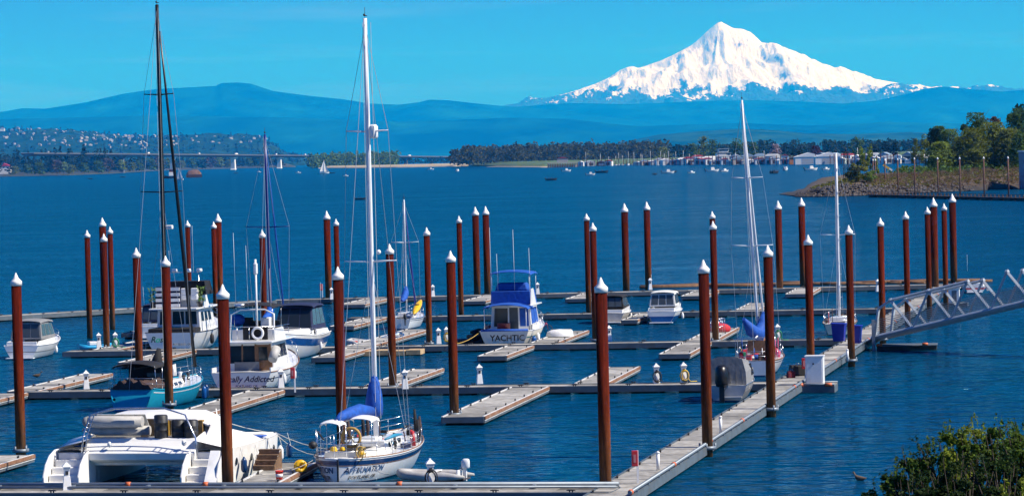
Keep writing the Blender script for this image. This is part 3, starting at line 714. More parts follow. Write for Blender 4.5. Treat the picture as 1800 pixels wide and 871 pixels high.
M_NAVYP = mat('navy_stripe', (0.005, 0.035, 0.12), .25, vary=.05)
M_BLUEP = mat('blue_hull_paint', (0.008, 0.075, 0.26), .22, vary=.06)
M_TURQ = mat('turquoise_paint', (0.012, 0.30, 0.44), .25, vary=.08, grime=((.01, .18, .27), .4, .8))
M_WIRE = mat('rigging_wire', (0.42, 0.43, 0.45), .4, metal=.5, vary=0)
M_ROPE = mat('pale_rope', (0.6, 0.57, 0.5), .9, vary=.15)
M_GREYT = mat('grey_tube', (0.42, 0.41, 0.39), .6, vary=.12, grime=((.25, .22, .18), .5, 2))
M_YEL = mat('yellow_plastic', (0.72, 0.42, 0.01), .4, vary=.08)
M_CLEAR = mat('smoked_vinyl', (0.06, 0.075, 0.085), .12, vary=.1)
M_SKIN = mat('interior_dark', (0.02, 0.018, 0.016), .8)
class Hull:
    def __init__(s, L, B, fs, fm, fb, draft=.35, ts=.85, canoe=False, tm=.42, a=.42, c=1.25, rake=.6, trake=.0, full=2.1, flare=.0):
        s.L, s.B, s.fs, s.fm, s.fb, s.dr, s.ts, s.canoe, s.tm, s.a, s.c, s.rake, s.trake, s.full, s.flare = L, B, fs, fm, fb, draft, ts, canoe, tm, a, c, rake, trake, full, flare
    def hb(s, t):
        if t < s.tm:
            u = t / s.tm
            if s.canoe: return s.B / 2 * math.sqrt(max(0, 1 - (1 - u) ** 2.6)) 
            return s.B / 2 * (s.ts + (1 - s.ts) * math.sin(math.pi / 2 * u))
        u = (t - s.tm) / (1 - s.tm)
        return s.B / 2 * max(0.0, 1 - u ** s.full) ** .85 + .02
    def zs(s, t):
        m = .35
        return s.fm + (s.fs - s.fm) * ((m - t) / m) ** 2 if t < m else s.fm + (s.fb - s.fm) * ((t - m) / (1 - m)) ** 1.7
    def zk(s, t):
        z = -s.dr
        if t > .8: z = -s.dr + (s.dr + .1) * ((t - .8) / .2) ** 2
        if s.canoe and t < .2: z = -s.dr + (s.dr + .05) * ((.2 - t) / .2) ** 2
        return z
    def pt(s, t, q, side=1, off=0.0):
        zk, zs = s.zk(t), s.zs(t)
        f = s.flare * max(0, (t - .5) * 2)
        y = s.hb(t) * q ** (s.a + f); z = zk + (zs - zk) * q ** s.c
        k = max(0.0, z) / zs
        x = t * s.L + s.rake * (k - 1) * t ** 5 - s.trake * (k - .5) * (1 - t) ** 8
        if off:
            e = 1e-3
            p1 = Vector(s.pt(min(1, t + e), q, side)) - Vector(s.pt(max(0, t - e), q, side))
            p2 = Vector(s.pt(t, min(1, q + e), side)) - Vector(s.pt(t, max(.001, q - e), side))
            n = p1.cross(p2)
            if n.length > 1e-12:
                n.normalize()
                if n.y * side < 0: n = -n
                return tuple(Vector((x, side * y, z)) + n * off)
        return (x, side * y, z)
    def ts_(s, n=24): 
        return [(i / n) ** 1.4 if s.canoe else i / n for i in range(n + 1)]
    def qz(s, t, z):
        zk, zs = s.zk(t), s.zs(t); return min(1, max(0.0, (z - zk) / (zs - zk))) ** (1 / s.c)
    def shell(s, nq=9):
        m = MB(); T = s.ts_()
        for side in (1, -1):
            secs = [[s.pt(t, (k / nq), side) for k in range(nq + 1)] for t in T]
            if side < 0: secs = [list(reversed(q)) for q in secs]
            m.loft(secs)
        if not s.canoe:
            pr = [s.pt(0, k / nq, 1) for k in range(nq + 1)]; pl = [s.pt(0, k / nq, -1) for k in range(nq, -1, -1)]
            m.add(pr + pl, [tuple(range(len(pr) + len(pl)))])
        return m
    def strip(s, z0, z1, t0=0, t1=1, off=.012, rel=False, n=26, transom=False):
        """band between two heights (absolute, or below the sheer when rel)"""
        m = MB()
        for side in (1, -1):
            secs = []
            for i in range(n + 1):
                t = t0 + (t1 - t0) * i / n
                if s.canoe: t = t0 + (t1 - t0) * (i / n) ** 1.4
                a, b = ((s.zs(t) + z0, s.zs(t) + z1) if rel else (z0, z1))
                secs.append([s.pt(t, s.qz(t, a + (b - a) * k / 2), side, off) for k in range(3)])
            m.loft(secs)
        if transom and not s.canoe:
            a, b = ((s.zs(0) + z0, s.zs(0) + z1) if rel else (z0, z1))
            A = Vector(s.pt(0, s.qz(0, a), 1)); Bq = Vector(s.pt(0, s.qz(0, a), -1)); C = Vector(s.pt(0, s.qz(0, b), -1)); D = Vector(s.pt(0, s.qz(0, b), 1))
            o = Vector((-.012, 0, 0)); m.quad(A + o, Bq + o, C + o, D + o)
        return m
    def deck(s, dz=-.02, t0=0, t1=1, camber=.06, inset=.02, n=24):
        m = MB(); secs = []
        for i in range(n + 1):
            t = t0 + (t1 - t0) * ((i / n) ** 1.4 if s.canoe else i / n); h = max(.0, s.hb(t) - inset); z = s.zs(t) + dz; x = s.pt(t, 1)[0]
            secs.append([(x, h * k, z + camber * (1 - k * k) * min(1, h)) for k in (-1, -.6, 0, .6, 1)])
        return m.loft(secs)
    def rail(s, dz=.02, r=.035, t0=0, t1=1, inset=0.0, n=26):
        m = MB()
        for side in (1, -1):
            P = []
            for i in range(n + 1):
                t = t0 + (t1 - t0) * ((i / n) ** 1.4 if s.canoe else i / n); p = s.pt(t, 1, side); P.append((p[0], side * max(0, abs(p[1]) - inset), p[2] + dz))
            m.tube(P, r, 5)
        return m
    def sheerp(s, t, side, inset=.08, dz=0):
        p = s.pt(t, 1, side); return Vector((p[0], side * max(0, abs(p[1]) - inset), p[2] + dz))
def stanchions(h, parent, t0, t1, n, hgt=.62, wires=2, inset=.08, pulpit=True, mt=None, pushpit=False, r=.014):
    mt = mt or M_STEEL
    for side in (1, -1):
        for i in range(n):
            t = t0 + (t1 - t0) * i / (n - 1); p = h.sheerp(t, side, inset)
            MB().tube([p, p + Vector((0, 0, hgt))], r, 5).obj('stanchion', mt, parent)
        for k in range(wires):
            z = hgt * (k + 1) / wires
            MB().tube([h.sheerp(t0 + (t1 - t0) * i / 10, side, inset, z) for i in range(11)], .009, 4, cap=False).obj('lifeline', M_WIRE, parent)
    if pulpit:
        for z in (hgt, hgt * .5):
            P = [h.sheerp(t, 1, inset, z) for t in (t1, t1 + (1 - t1) * .6)] + [h.sheerp(1, 1, .0, z + .04)] + [h.sheerp(t, -1, inset, z) for t in (t1 + (1 - t1) * .6, t1)]
            MB().tube(P, r * 1.2, 5).obj('pulpit', mt, parent)
    if pushpit:
        for z in (hgt, hgt * .5):
            P = [h.sheerp(t, 1, inset, z) for t in (t0, .0)] + [h.sheerp(t, -1, inset, z) for t in (.0, t0)]
            MB().tube(P, r * 1.2, 5).obj('pushpit', mt, parent)
def hexa(m, x0, x1, y0, y1, z0, z1, xf=0, xa=0, yi=0):
    """box whose top is drawn in: xf at the front, xa at the back, yi at both sides. Returns its faces for panels."""
    b = [Vector((x0, -y0, z0)), Vector((x1, -y1, z0)), Vector((x1, y1, z0)), Vector((x0, y0, z0))]
    t = [Vector((x0 + xa, -y0 + yi, z1)), Vector((x1 - xf, -y1 + yi, z1)), Vector((x1 - xf, y1 - yi, z1)), Vector((x0 + xa, y0 - yi, z1))]
    if m is not None: m.add(b + t, [(3, 2, 1, 0), (4, 5, 6, 7), (0, 1, 5, 4), (1, 2, 6, 5), (2, 3, 7, 6), (3, 0, 4, 7)])
    return {'R': (b[0], b[1], t[1], t[0]), 'F': (b[1], b[2], t[2], t[1]), 'L': (b[3], b[2], t[2], t[3]), 'A': (b[3], b[0], t[0], t[3]), 'T': (t[0], t[1], t[2], t[3])}
def panel(face, u0, u1, v0, v1, th=.015, center=None):
    a, b, c, d = face
    P = lambda u, v: (a * (1 - u) + b * u) * (1 - v) + (d * (1 - u) + c * u) * v
    n = (b - a).cross(d - a).normalized()
    cc = (a + b + c + d) / 4
    if center is not None and n.dot(cc - Vector(center)) < 0: n = -n
    pts = [P(u0, v0), P(u1, v0), P(u1, v1), P(u0, v1)]
    m = MB(); A = [p - n * .01 for p in pts]; B = [p + n * th for p in pts]
    m.add(A + B, [(3, 2, 1, 0), (4, 5, 6, 7), (0, 1, 5, 4), (1, 2, 6, 5), (2, 3, 7, 6), (3, 0, 4, 7)])
    return m
def windows(face, n, u0, u1, v0, v1, parent, center, mt=None, gap=.25, name='window'):
    w = (u1 - u0) / n
    for i in range(n):
        panel(face, u0 + w * i + w * gap / 2, u0 + w * (i + 1) - w * gap / 2, v0, v1, center=center).obj(name, mt or M_GLASS, parent)
def canopy(x0, x1, w, z0, h, nx=6, sag=.04, curve=.14, t=.03, back=.0):
    """a cloth top: cambered across and along, with thickness and a short skirt"""
    m = MB(); up = []; lo = []
    ks = (-1, -.93, -.7, -.35, 0, .35, .7, .93, 1)
    for i in range(nx + 1):
        u = i / nx; x = x0 + (x1 - x0) * u
        row = []
        for k in ks:
            z = z0 + h + curve * (1 - k * k) + .1 * (1 - (2 * u - 1) ** 2) - (.0 if abs(k) < .95 else .1)
            row.append((x, w / 2 * k, z + sag * math.sin(u * 12.0) * .3))
        up.append(row); lo.append([(p[0], p[1], p[2] - t) for p in row])
    m.loft(up); m.loft([list(reversed(q)) for q in lo])
    m.loft([up[0], lo[0]]); m.loft([lo[-1], up[-1]])
    m.loft([[q[0] for q in lo], [q[0] for q in up]]); m.loft([[q[-1] for q in up], [q[-1] for q in lo]])
    return m
def outboard(parent, x, y, z, s=1.0, mt=None):
    mt = mt or M_BLACK
    m = MB(); m.loft([[(x - .05 * s - a, y - b, z + c) for (a, b) in ((0, -.17 * s), (.42 * s, -.15 * s), (.48 * s, 0), (.42 * s, .15 * s), (0, .17 * s))] for c in (0,)] and
           [[(x + dx - .24 * s + k * math.cos(q) * .27 * s, y + k * math.sin(q) * .19 * s, z + hz * s) for q in np.linspace(0, 2 * math.pi, 12, endpoint=False)] for (hz, k, dx) in ((-.1, .8, 0), (.0, 1, 0), (.28, 1.02, 0), (.42, .85, -.02), (.48, .5, -.03))], closed=True, cap=True)
    e = m.obj('outboard_engine', mt, parent)
    g = MB().loft([[(x - .2 * s - .1 * s, y - .07 * s, z + q), (x - .2 * s + .13 * s, y - .05 * s, z + q), (x - .2 * s + .13 * s, y + .05 * s, z + q), (x - .2 * s - .1 * s, y + .07 * s, z + q)] for q in (-.1 * s, -.9 * s)], closed=True, cap=True, smooth=False)
    g.obj('lower_leg', mt, e)
    MB().box((x + .02, y, z - .08), (.12 * s, .3 * s, .2 * s)).obj('bracket', M_STEEL, e)
    return e
def wire(parent, a, b, r=.012, mt=None, name='stay', sag=0.0):
    a, b = Vector(a), Vector(b); P = [a.lerp(b, k / 6) - Vector((0, 0, sag * (1 - (k / 3 - 1) ** 2))) for k in range(7)] if sag else [a, b]
    return MB().tube(P, r, 4, cap=False).obj(name, mt or M_WIRE, parent)
def mast(parent, x, z0, h, r, mt, lean=(0, 0), spreaders=((.47, 1.0), (.75, .85)), bow=None, stern=None, chain=None, jib=None, halyards=2, spr_mt=None, jibr=.07):
    top = Vector((x + lean[0], lean[1], z0 + h))
    b = Vector((x, 0, z0)); M = MB()
    n = 10
    M.tube([b.lerp(top, k / 4) for k in range(5)], [r, r, r, r * .95, r * .8], n)
    mo = M.obj('mast', mt, parent)
    tips = []
    for f, w in spreaders:
        p = b.lerp(top, f)
        for s in (1, -1):
            q = p + Vector((-.12, s * w, .05)); MB().tube([p, q], [.045, .03], 6).obj('spreader', spr_mt or mt, parent); tips.append((q, s))
    if bow is not None:
        wire(parent, bow, top - Vector((0, 0, .3)), .012)
        if jib: MB().tube([Vector(bow).lerp(top, .02), Vector(bow).lerp(top, .3), Vector(bow).lerp(top, .6), Vector(bow).lerp(top, .93)], [jibr, jibr * 1.1, jibr * .9, jibr * .45], 8).obj('furled_jib', jib, parent)
    if stern is not None:
        wire(parent, stern, top, .012)
    if chain:
        for s in (1, -1):
            c = Vector((x, s * chain[0], chain[1])); ps = [q for q, k in tips if k == s]
            P = [c] + ps + [top - Vector((0, 0, .35))]
            for i in range(len(P) - 1): wire(parent, P[i], P[i + 1], .011, name='shroud')
            wire(parent, c + Vector((-.35, 0, 0)), b.lerp(top, spreaders[0][0] - .02), .010, name='shroud')
    for k in range(halyards):
        wire(parent, top + Vector((-.1, .1 - .2 * k, -.2)), b + Vector((-.25 - .2 * k, .15 - .3 * k, .9)), .009, name='halyard', mt=M_ROPE)
    a = MB(); a.tube([top, top + Vector((0, 0, .5))], .012, 4); a.box(top + Vector((.1, 0, .12)), (.3, .08, .04)); a.ball(top + Vector((-.1, 0, .15)), .06, 6, 4)
    a.obj('masthead_gear', M_BLACK, parent)
    return mo, top
def text_mesh(body, size, shear=0.0):
    c = bpy.data.curves.new('txt', 'FONT'); c.body = body; c.size = size; c.shear = shear; c.align_x = 'CENTER'; c.resolution_u = 3; c.offset = size * .018
    o = bpy.data.objects.new('txt', c); COL.objects.link(o)
    dg = bpy.context.evaluated_depsgraph_get(); me = bpy.data.meshes.new_from_object(o.evaluated_get(dg))
    bpy.data.objects.remove(o); bpy.data.curves.remove(c)
    return me
def letter(name, body, size, mt, parent, place, shear=0.0, bold=0.0):
    """flat painted lettering: place(x, y) gives the point and outward normal on the hull"""
    me = text_mesh(body, size, shear)
    bm = bmesh.new(); bm.from_mesh(me); bmesh.ops.triangulate(bm, faces=bm.faces)
    bmesh.ops.subdivide_edges(bm, edges=[e for e in bm.edges if e.calc_length() > size * .35], cuts=1)
    for v in bm.verts:
        p, n = place(v.co.x, v.co.y); v.co = Vector(p) + Vector(n) * .014
    r = bmesh.ops.extrude_face_region(bm, geom=list(bm.faces))
    bmesh.ops.recalc_face_normals(bm, faces=bm.faces)
    bm.to_mesh(me); bm.free(); me.materials.clear(); me.materials.append(mt); me.name = name
    o = bpy.data.objects.new(name, me); COL.objects.link(o); o.parent = parent
    return o
def flat(origin, ex, ey, n):
    o, ex, ey, n = Vector(origin), Vector(ex), Vector(ey), Vector(n)
    return lambda x, y: (o + ex * x + ey * y, n)
def on_side(h, t_c, z_c, side):
    """lettering laid along the hull by true surface length, so it does not stretch where the stern curves"""
    T = [i / 400 * .7 for i in range(401)]; P = [Vector(h.pt(t, h.qz(t, z_c), side)) for t in T]
    S = [0.0]
    for a, b in zip(P, P[1:]): S.append(S[-1] + (b - a).length)
    s0 = float(np.interp(t_c, T, S))
    def f(x, y):
        t = float(np.interp(s0 + (x if side < 0 else -x), S, T)); z = z_c + y; q = h.qz(t, z)
        p = Vector(h.pt(t, q, side)); n = Vector(h.pt(t, q, side, .01)) - p
        return p, (n.normalized() if n.length > 1e-9 else Vector((0, side, 0)))
    return f
def fender(parent, p, r=.13, l=.55, mt=None, name='fender'):
    m = MB().lathe([(.02, l / 2 + .1), (r * .6, l / 2), (r, l / 2 - .1), (r, -l / 2 + .1), (r * .6, -l / 2), (.02, -l / 2 - .03)], c=p, n=10)
    return m.obj(name, mt or M_WHITE, parent)
def boat(name, label, cat, stern_xy, rz=HD, group='boats moored in the marina'):
    return thing(name, label, cat, (stern_xy[0], stern_xy[1], 0), rz, group)
def std_hull(t, h, mt, bottom=None, rail=True, deck=True, boot=None):
    h.shell().obj('hull', mt, t)
    if bottom: h.strip(-.2, .09, off=.008, transom=True).obj('waterline_stripe', bottom, t)
    if deck: h.deck().obj('deck', M_GEL, t)
    if rail: h.rail().obj('rub_rail', rail if rail is not True else M_STEEL, t)
# ================================================================ BOATS
# ---- 1 sailboat with a canoe stern, blue sheer stripe
def affirmation():
    s = G(603, 851, 0); t = boat('sailboat', 'white canoe-sterned sailboat with a blue sheer stripe, cluttered deck and the tallest white mast', 'sailboat', (s.x - .2, s.y), R(75.5))
    h = Hull(11.0, 4.0, 1.12, 1.08, 1.55, canoe=True, tm=.45, a=.36, c=1.35, rake=1.0, full=2.3)
    std_hull(t, h, M_GEL, M_NAVYP, rail=M_GEL)
    h.strip(-.26, -.07, rel=True).obj('sheer_stripe', M_NAVYP, t)
    h.strip(-.31, -.275, rel=True, off=.01).obj('pinstripe', M_TEAK, t)
    h.rail(.06, .03, .02, .99).obj('toe_rail', M_TEAK, t)
    stanchions(h, t, .12, .92, 8, .65, pushpit=True)
    c = MB(); f = hexa(c, 3.9, 8.2, 1.12, .72, 1.1, 1.62, .5, .1, .14); c.obj('cabin', M_GEL, t, bevel=.05)
    cc = (6, 0, 1.3); windows(f['R'], 4, .12, .86, .32, .72, t, cc, gap=.45); windows(f['L'], 4, .12, .86, .32, .72, t, cc, gap=.45)
    MB().box((6.3, 0, 1.68), (.6, .6, .1)).obj('hatch', M_CLEAR, t, bevel=.02)
    MB().box((5.0, 0, 1.66), (1.0, .8, .1)).obj('hatch', M_GEL, t, bevel=.02)
    ck = MB(); hexa(ck, .9, 3.7, .95, 1.12, 1.08, 1.38, 0, 0, .05); ck.obj('coaming', M_CREAM, t, bevel=.03)
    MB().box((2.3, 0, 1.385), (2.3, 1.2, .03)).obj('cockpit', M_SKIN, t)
    # two white sun roofs on posts
    for (x0, x1, y, w, z) in ((2.7, 4.0, -.15, 1.25, 2.62), (1.2, 2.3, .75, .95, 2.55)):
        o = canopy(x0, x1, w, z, 0, curve=.1).obj('sun_roof', M_WHITE, t); o.location = (0, y, 0)
        for xx in (x0 + .1, x1 - .1):
            for q in (-1, 1): MB().tube([(xx, y + q * w * .47, 1.15), (xx, y + q * w * .47, z - .02)], .016, 5).obj('roof_post', M_STEEL, t)
    mo, top = mast(t, 5.9, 1.6, 19.2, .115, M_ALU, lean=(-.1, 0), spreaders=((.42, 1.25), (.73, 1.0)), bow=(10.9, 0, 1.7), stern=(.1, 0, 1.3), chain=(1.65, 1.25), halyards=3)
    MB().lathe([(.16, -.3), (.2, -.22), (.2, .25), (.12, .34)], c=(5.9, -.25, 15.6), n=10).obj('radar_reflector', M_WHITE, t)
    MB().ball((5.9, -.35, 10.1), .11, 8, 6).obj('mast_lamp', M_WHITE, t)
    # boom and blue covers
    MB().tube([(5.8, 0, 2.75), (1.6, .55, 2.7)], .06, 8).obj('boom', M_ALU, t)
    b = MB(); b.tube([(5.4, .05, 2.85), (3.9, .15, 3.0), (3.0, .3, 2.95), (2.2, .45, 2.85), (1.7, .53, 2.75)], [.22, .3, .27, .22, .1], 10); b.obj('sail_cover', M_BLUEC, t)
    b = MB(); b.tube([(5.85, 0, 2.6), (5.8, .03, 3.1), (5.8, 0, 3.6), (5.83, 0, 4.1), (5.85, 0, 4.4)], [.36, .42, .36, .25, .14], 10); b.obj('mast_cover', M_BLUEC, t)
    # lettering on both quarters
    MN = mat('lettering_blue', (.012, .09, .26), .4, vary=0); MK = mat('lettering_black', (.02, .02, .025), .4, vary=0)
    for side in (-1, 1):
        letter('name_lettering', 'AFFIRMATION', .36, MN, t, on_side(h, .075, .5, side), .15)
        letter('port_lettering', 'PORTLAND, OR', .22, MK, t, on_side(h, .07, .22, side))
    # stern gear: rudder, wind vane posts, ladder, wheel, coiled lines, barbecue ball
    MB().box((-.03, 0, .35), (.14, .06, 1.5)).obj('rudder', M_BLACK, t)
    MB().tube([(1.9, -.1, 1.4), (1.9, -.1, 2.0)], .05, 8).obj('steering_post', M_WHITE, t)
    w = MB(); w.tube([(1.75, -.1 + .42 * math.cos(a), 1.95 + .42 * math.sin(a)) for a in np.linspace(0, 6.283, 17)], .07, 6, cap=False)
    for k in range(3): w.tube([(1.75, -.1 - .4 * math.cos(k * 1.05), 1.95 - .4 * math.sin(k * 1.05)), (1.75, -.1 + .4 * math.cos(k * 1.05), 1.95 + .4 * math.sin(k * 1.05))], .02, 5)
    w.obj('steering_wheel', mat('tan_wrap', (.42, .25, .06), .7), t)
    for (x, y, z) in ((.25, 1.0, 2.35), (.55, 1.15, 2.4), (.35, -.3, 2.5), (.3, .25, 2.2)):
        MB().tube([(x, y, 1.1), (x - .05, y, z)], .022, 5).obj('stern_post', M_STEEL, t)
    MB().tube([(.25, 1.0, 2.35), (.9, .9, 1.9)], .035, 6).obj('stern_post', M_BLACK, t)
    MB().ball((.15, 1.2, 1.75), (.2, .2, .18), 12, 8).obj('barbecue', M_BLACK, t)
    for (x, y, z, r) in ((1.0, .5, 1.5, .2), (.75, -.9, 1.35, .16), (1.35, .2, 1.48, .16)): MB().box((x, y, z), (r * 1.3, r * 1.5, r * 1.1), x, taper=.7).obj('yellow_bag', M_YEL, t, bevel=.05)
    rr = random.Random(2)
    for k in range(5):
        x0, y0 = .35 + rr.random() * .5, -1.0 + rr.random() * .3
        MB().tube([(x0 + .12 * math.cos(a), y0 + .14 * math.sin(a * 1.3 + k), 1.25 + .28 * math.sin(a) + .03 * k) for a in np.linspace(0, 6.3, 12)], .025, 5, cap=False).obj('coiled_line', mat('ochre_rope', (.5, .33, .08), .9), t)
    for k in range(26):      # gear lying on deck
        x = rr.uniform(1.0, 9.6); side = rr.choice((-1, 1)); y = side * rr.uniform(.3, .9) * h.hb(x / 11) ; z = h.zs(x / 11)
        mt = rr.choice((M_BLACK, M_BLKC, M_BROWNC, M_GREYC, M_STEEL, M_NAVYC, M_RED, M_CREAM))
        q = MB(); (q.box((x, y, z + .15), (rr.uniform(.15, .5), rr.uniform(.1, .3), rr.uniform(.15, .4)), rr.uniform(0, 3)) if k % 2 else q.tube([(x, y, z + .05), (x + .1, y + .1, z + rr.uniform(.4, .8))], rr.uniform(.03, .09), 6)); q.obj('deck_gear', mt, t)
    for k in range(7):       # rolled sails and jerry cans lashed to the rails forward
        x = rr.uniform(6.5, 10.2); p = h.sheerp(x / 11, -1 if k % 2 else 1, .15)
        MB().tube([p + Vector((0, 0, .1)), p + Vector((.06, 0, .5)), p + Vector((.1, .05, 1.15))], [.06, .1, .05], 6).obj('lashed_cover', M_BLKC if k % 3 else M_BROWNC, t)
    b = MB(); b.tube([(3.0, -1.3, 1.75), (4.0, -1.45, 1.85), (5.2, -1.45, 1.8)], [.05, .09, .04], 6); b.obj('blue_paddle', mat('sea_blue', (.02, .22, .36), .5), t)
    MB().tube([(10.6, 0, 1.7), (11.5, 0, 1.72)], .05, 6).obj('bowsprit', M_BLKM, t); MB().box((11.4, 0, 1.62), (.3, .35, .12)).obj('anchor', M_STEEL, t)
    wire(t, (1.4, -.75, 1.2), (-.2, -2.4, .5), .018, M_ROPE, 'mooring_line', .25); wire(t, (1.0, 1.3, 1.1), (-.4, 3.4, .5), .018, M_ROPE, 'mooring_line', .2)
affirmation()
# ---- 2 white catamaran under repair
def catamaran():
    a = G(95, 860, 0); b = G(362, 860, 0); bow = G(250, 820, 0)
    rz = R(77); mid = (a + b) / 2; e = Vector((math.cos(rz), math.sin(rz), 0)); y0 = 150.9
    org = Vector((mid.x, y0, 0)); W = 6.45
    t = boat('catamaran', 'white catamaran under repair with steps in both sterns, barrels and an inflatable in its cockpit', 'catamaran', (org.x, org.y), rz)
    MS = mat('cat_white', (.8, .79, .75), .4, vary=.05, scale=.7, grime=((.55, .47, .33), .4, .8))
    for s in (1, -1):
        yc = s * W / 2
        h = Hull(11.9, 1.75, 1.62, 1.6, 1.5, draft=.4, ts=.95, tm=.35, a=.28, c=1.1, rake=.15, full=2.4)
        h2 = MB(); T = [.14 + .86 * i / 22 for i in range(23)]
        for q in (1, -1):
            secs = [[Vector(h.pt(u, k / 8, q)) + Vector((0, yc, 0)) for k in range(9)] for u in T]
            h2.loft(secs if q > 0 else [list(reversed(z)) for z in secs])
        h2.obj('hull', MS, t)
        d = MB(); d.loft([[(x * 11.9, yc + k * (h.hb(x) - .03), h.zs(x) + .03 * (1 - k * k)) for k in (-1, 0, 1)] for x in T]); d.obj('deck', MS, t)
        # sugar-scoop stern: five steps between two curved cheeks
        n = 5
        for i in range(n):
            z1 = .32 + (1.62 - .32) * (i / (n - .6)); x0 = .05 + i * .36
            MB().box((x0 + .9 + (n - i) * 0, yc, z1 / 2 - .1), (1.9 - x0 * .35, 1.46, z1 + .2)).obj('step', MS, t, bevel=.03)
        for q in (1, -1):
            yy = yc + q * .77
            MB().slab([(.0, yy, -.3), (2.2, yy, -.3), (2.2, yy, 1.66), (1.55, yy, 1.66), (.85, yy, 1.45), (.3, yy, 1.05), (-.02, yy, .55)], (0, q, 0), .1).obj('stern_cheek', MS, t, bevel=.03)
        MB().box((.0, yc, -.02), (.3, 1.35, .36)).obj('transom_skirt', MS, t)
        for k, x in enumerate((3.0, 5.2, 7.4, 9.6)):
            p = h.pt(x / 11.9, h.qz(x / 11.9, .98), s, .004)
            MB().lathe([(.17, 0), (.17, .025), (.13, .03)], n=14).obj('porthole', M_GLASS, t).matrix_local = Matrix.Translation((p[0], p[1] + yc, p[2])) @ Matrix.Rotation(R(-90 * s), 4, 'X')
        for x in (3.6, 6.0, 8.2): MB().box((x, yc + s * .2, 1.66), (.9, .6, .04)).obj('blue_hatch_cover', mat('hatch_blue', (.01, .1, .5), .5), t)
    # bridge deck and the hollow stern beam
    MB().box((5.6, 0, 1.22), (7.2, W - 1.5, .66)).obj('bridge_deck', MS, t, bevel=.08)
    bm_ = MB(); prof = [(2.8, 2.12), (2.05, 2.1), (1.95, 1.98), (1.72, 1.78), (1.25, 1.5), (1.32, 1.2), (1.7, 1.05), (2.8, 1.05)]
    bm_.loft([[(x, y, z) for (x, z) in prof] for y in (-W / 2 + .6, -1, 1, W / 2 - .6)], closed=True, cap=True, smooth=False); bm_.obj('stern_beam', MS, t, bevel=.03)
    for s in (1, -1):     # shoulder fairings
        f = MB(); f.loft([[(x, s * (W / 2 - .72), z0), (x, s * (W / 2 + .6), z0 - .3), (x, s * (W / 2 + .62), 1.6)] for (x, z0) in ((1.5, 2.05), (3.0, 2.3), (5.5, 2.35), (7.5, 1.9), (8.6, 1.62))], smooth=True); f.obj('shoulder_fairing', MS, t)
    # coach roof: a swept shell, open towards the stern
    secs = []
    for (x, w, z) in ((3.1, 2.65, 2.15), (3.5, 2.75, 2.85), (4.2, 2.75, 3.12), (5.4, 2.6, 3.15), (6.6, 2.3, 2.9), (7.8, 1.9, 2.3), (8.6, 1.5, 1.7)):
        secs.append([(x, -w - .25, 1.6), (x, -w, z - .35), (x, -w * .72, z - .04), (x, 0, z), (x, w * .72, z - .04), (x, w, z - .35), (x, w + .25, 1.6)])
    m = MB().loft(secs[1:]); m.obj('coach_roof', MS, t)
    inner = MB().add([Vector(p) + Vector((.25, 0, -.06)) for p in secs[1]], [(0, 1, 2, 3, 4, 5, 6)]); inner.obj('cockpit_bulkhead', M_CREAM, t)
    sw = MB().tube([Vector(p) for p in secs[1]], .07, 6); sw.obj('roof_edge', MS, t)
    for s in (1, -1):
        MB().slab([(2.4, s * 2.75, 2.05), (3.5, s * 2.78, 2.05), (3.5, s * 2.78, 2.8), (3.0, s * 2.78, 2.45)], (0, s, 0), .08).obj('cockpit_wing', MS, t)
    for (y, w, mt) in ((.15, .95, mat('brown_panel', (.09, .06, .03), .7, vary=.3)), (-.55, .4, mat('ochre_panel', (.42, .24, .03), .7, vary=.3)), (-2.0, .7, mat('tan_seat', (.34, .2, .06), .8, vary=.3))):
        MB().box((3.55, y, 2.45), (.3, w, .85 if w > .8 else .7)).obj('cockpit_panel', mt, t, bevel=.03)
    # stainless arch with doubled legs
    P = [(.95, 2.55, 1.55), (1.05, 2.5, 2.3), (1.3, 2.2, 3.25), (1.35, 1.2, 3.5), (1.4, 0, 3.52), (1.4, -1.2, 3.5), (1.35, -2.2, 3.2), (1.1, -2.75, 2.2), (.95, -2.85, 1.3)]
    MB().tube(P, .035, 8).obj('arch', M_STEEL, t); MB().tube([(p[0] + .28, p[1] * .97, p[2] - .03) for p in P], .035, 8).obj('arch', M_STEEL, t)
    for i in (1, 2, 3, 4, 5, 6, 7):
        p = Vector(P[i]); MB().tube([p, p + Vector((.28, -.03 * p.y, -.03))], .025, 6).obj('arch_rung', M_STEEL, t)
    for k in range(5):
        for (A, B) in ((P[1], P[2]), (P[7], P[6])):
            p = Vector(A).lerp(Vector(B), k / 5); MB().tube([p, p + Vector((.28, -.03 * p.y, -.03))], .02, 6).obj('arch_rung', M_STEEL, t)
    for (y, z) in ((1.4, 1.95), (-2.1, 2.0)): MB().lathe([(.03, -.1), (.11, 0), (.09, .14), (.02, .18)], c=(1.42, y, z - .1), n=8).obj('stern_cleat', M_WHITE, t)
    # forward beam and netting
    MB().tube([(11.3, -W / 2, 1.5), (11.3, W / 2, 1.5)], .1, 8).obj('forward_beam', MS, t)
    MB().slab([(8.5, -W / 2 + .6, 1.35), (11.2, -W / 2 + .6, 1.4), (11.2, W / 2 - .6, 1.4), (8.5, W / 2 - .6, 1.35)], (0, 0, 1), .02).obj('trampoline', mat('net_grey', (.07, .09, .1), .9), t)
    MB().tube([(6.0, -2.3, 1.95), (6.0, -2.15, 3.1), (6.5, -2.15, 2.0)], .03, 6).obj('roof_frame', M_WHITE, t)
    for k, x in enumerate((3.4, 5.6, 7.6, 9.4, 10.8)):
        fender(t, (x, -W / 2 - 1.02 + (.1 if k > 2 else 0), .75), .14, .6, M_WHITE if k % 2 else M_NAVYP)
        wire(t, (x, -W / 2 - .85, 1.6), (x, -W / 2 - 1.0, 1.05), .014, M_ROPE, 'fender_line')
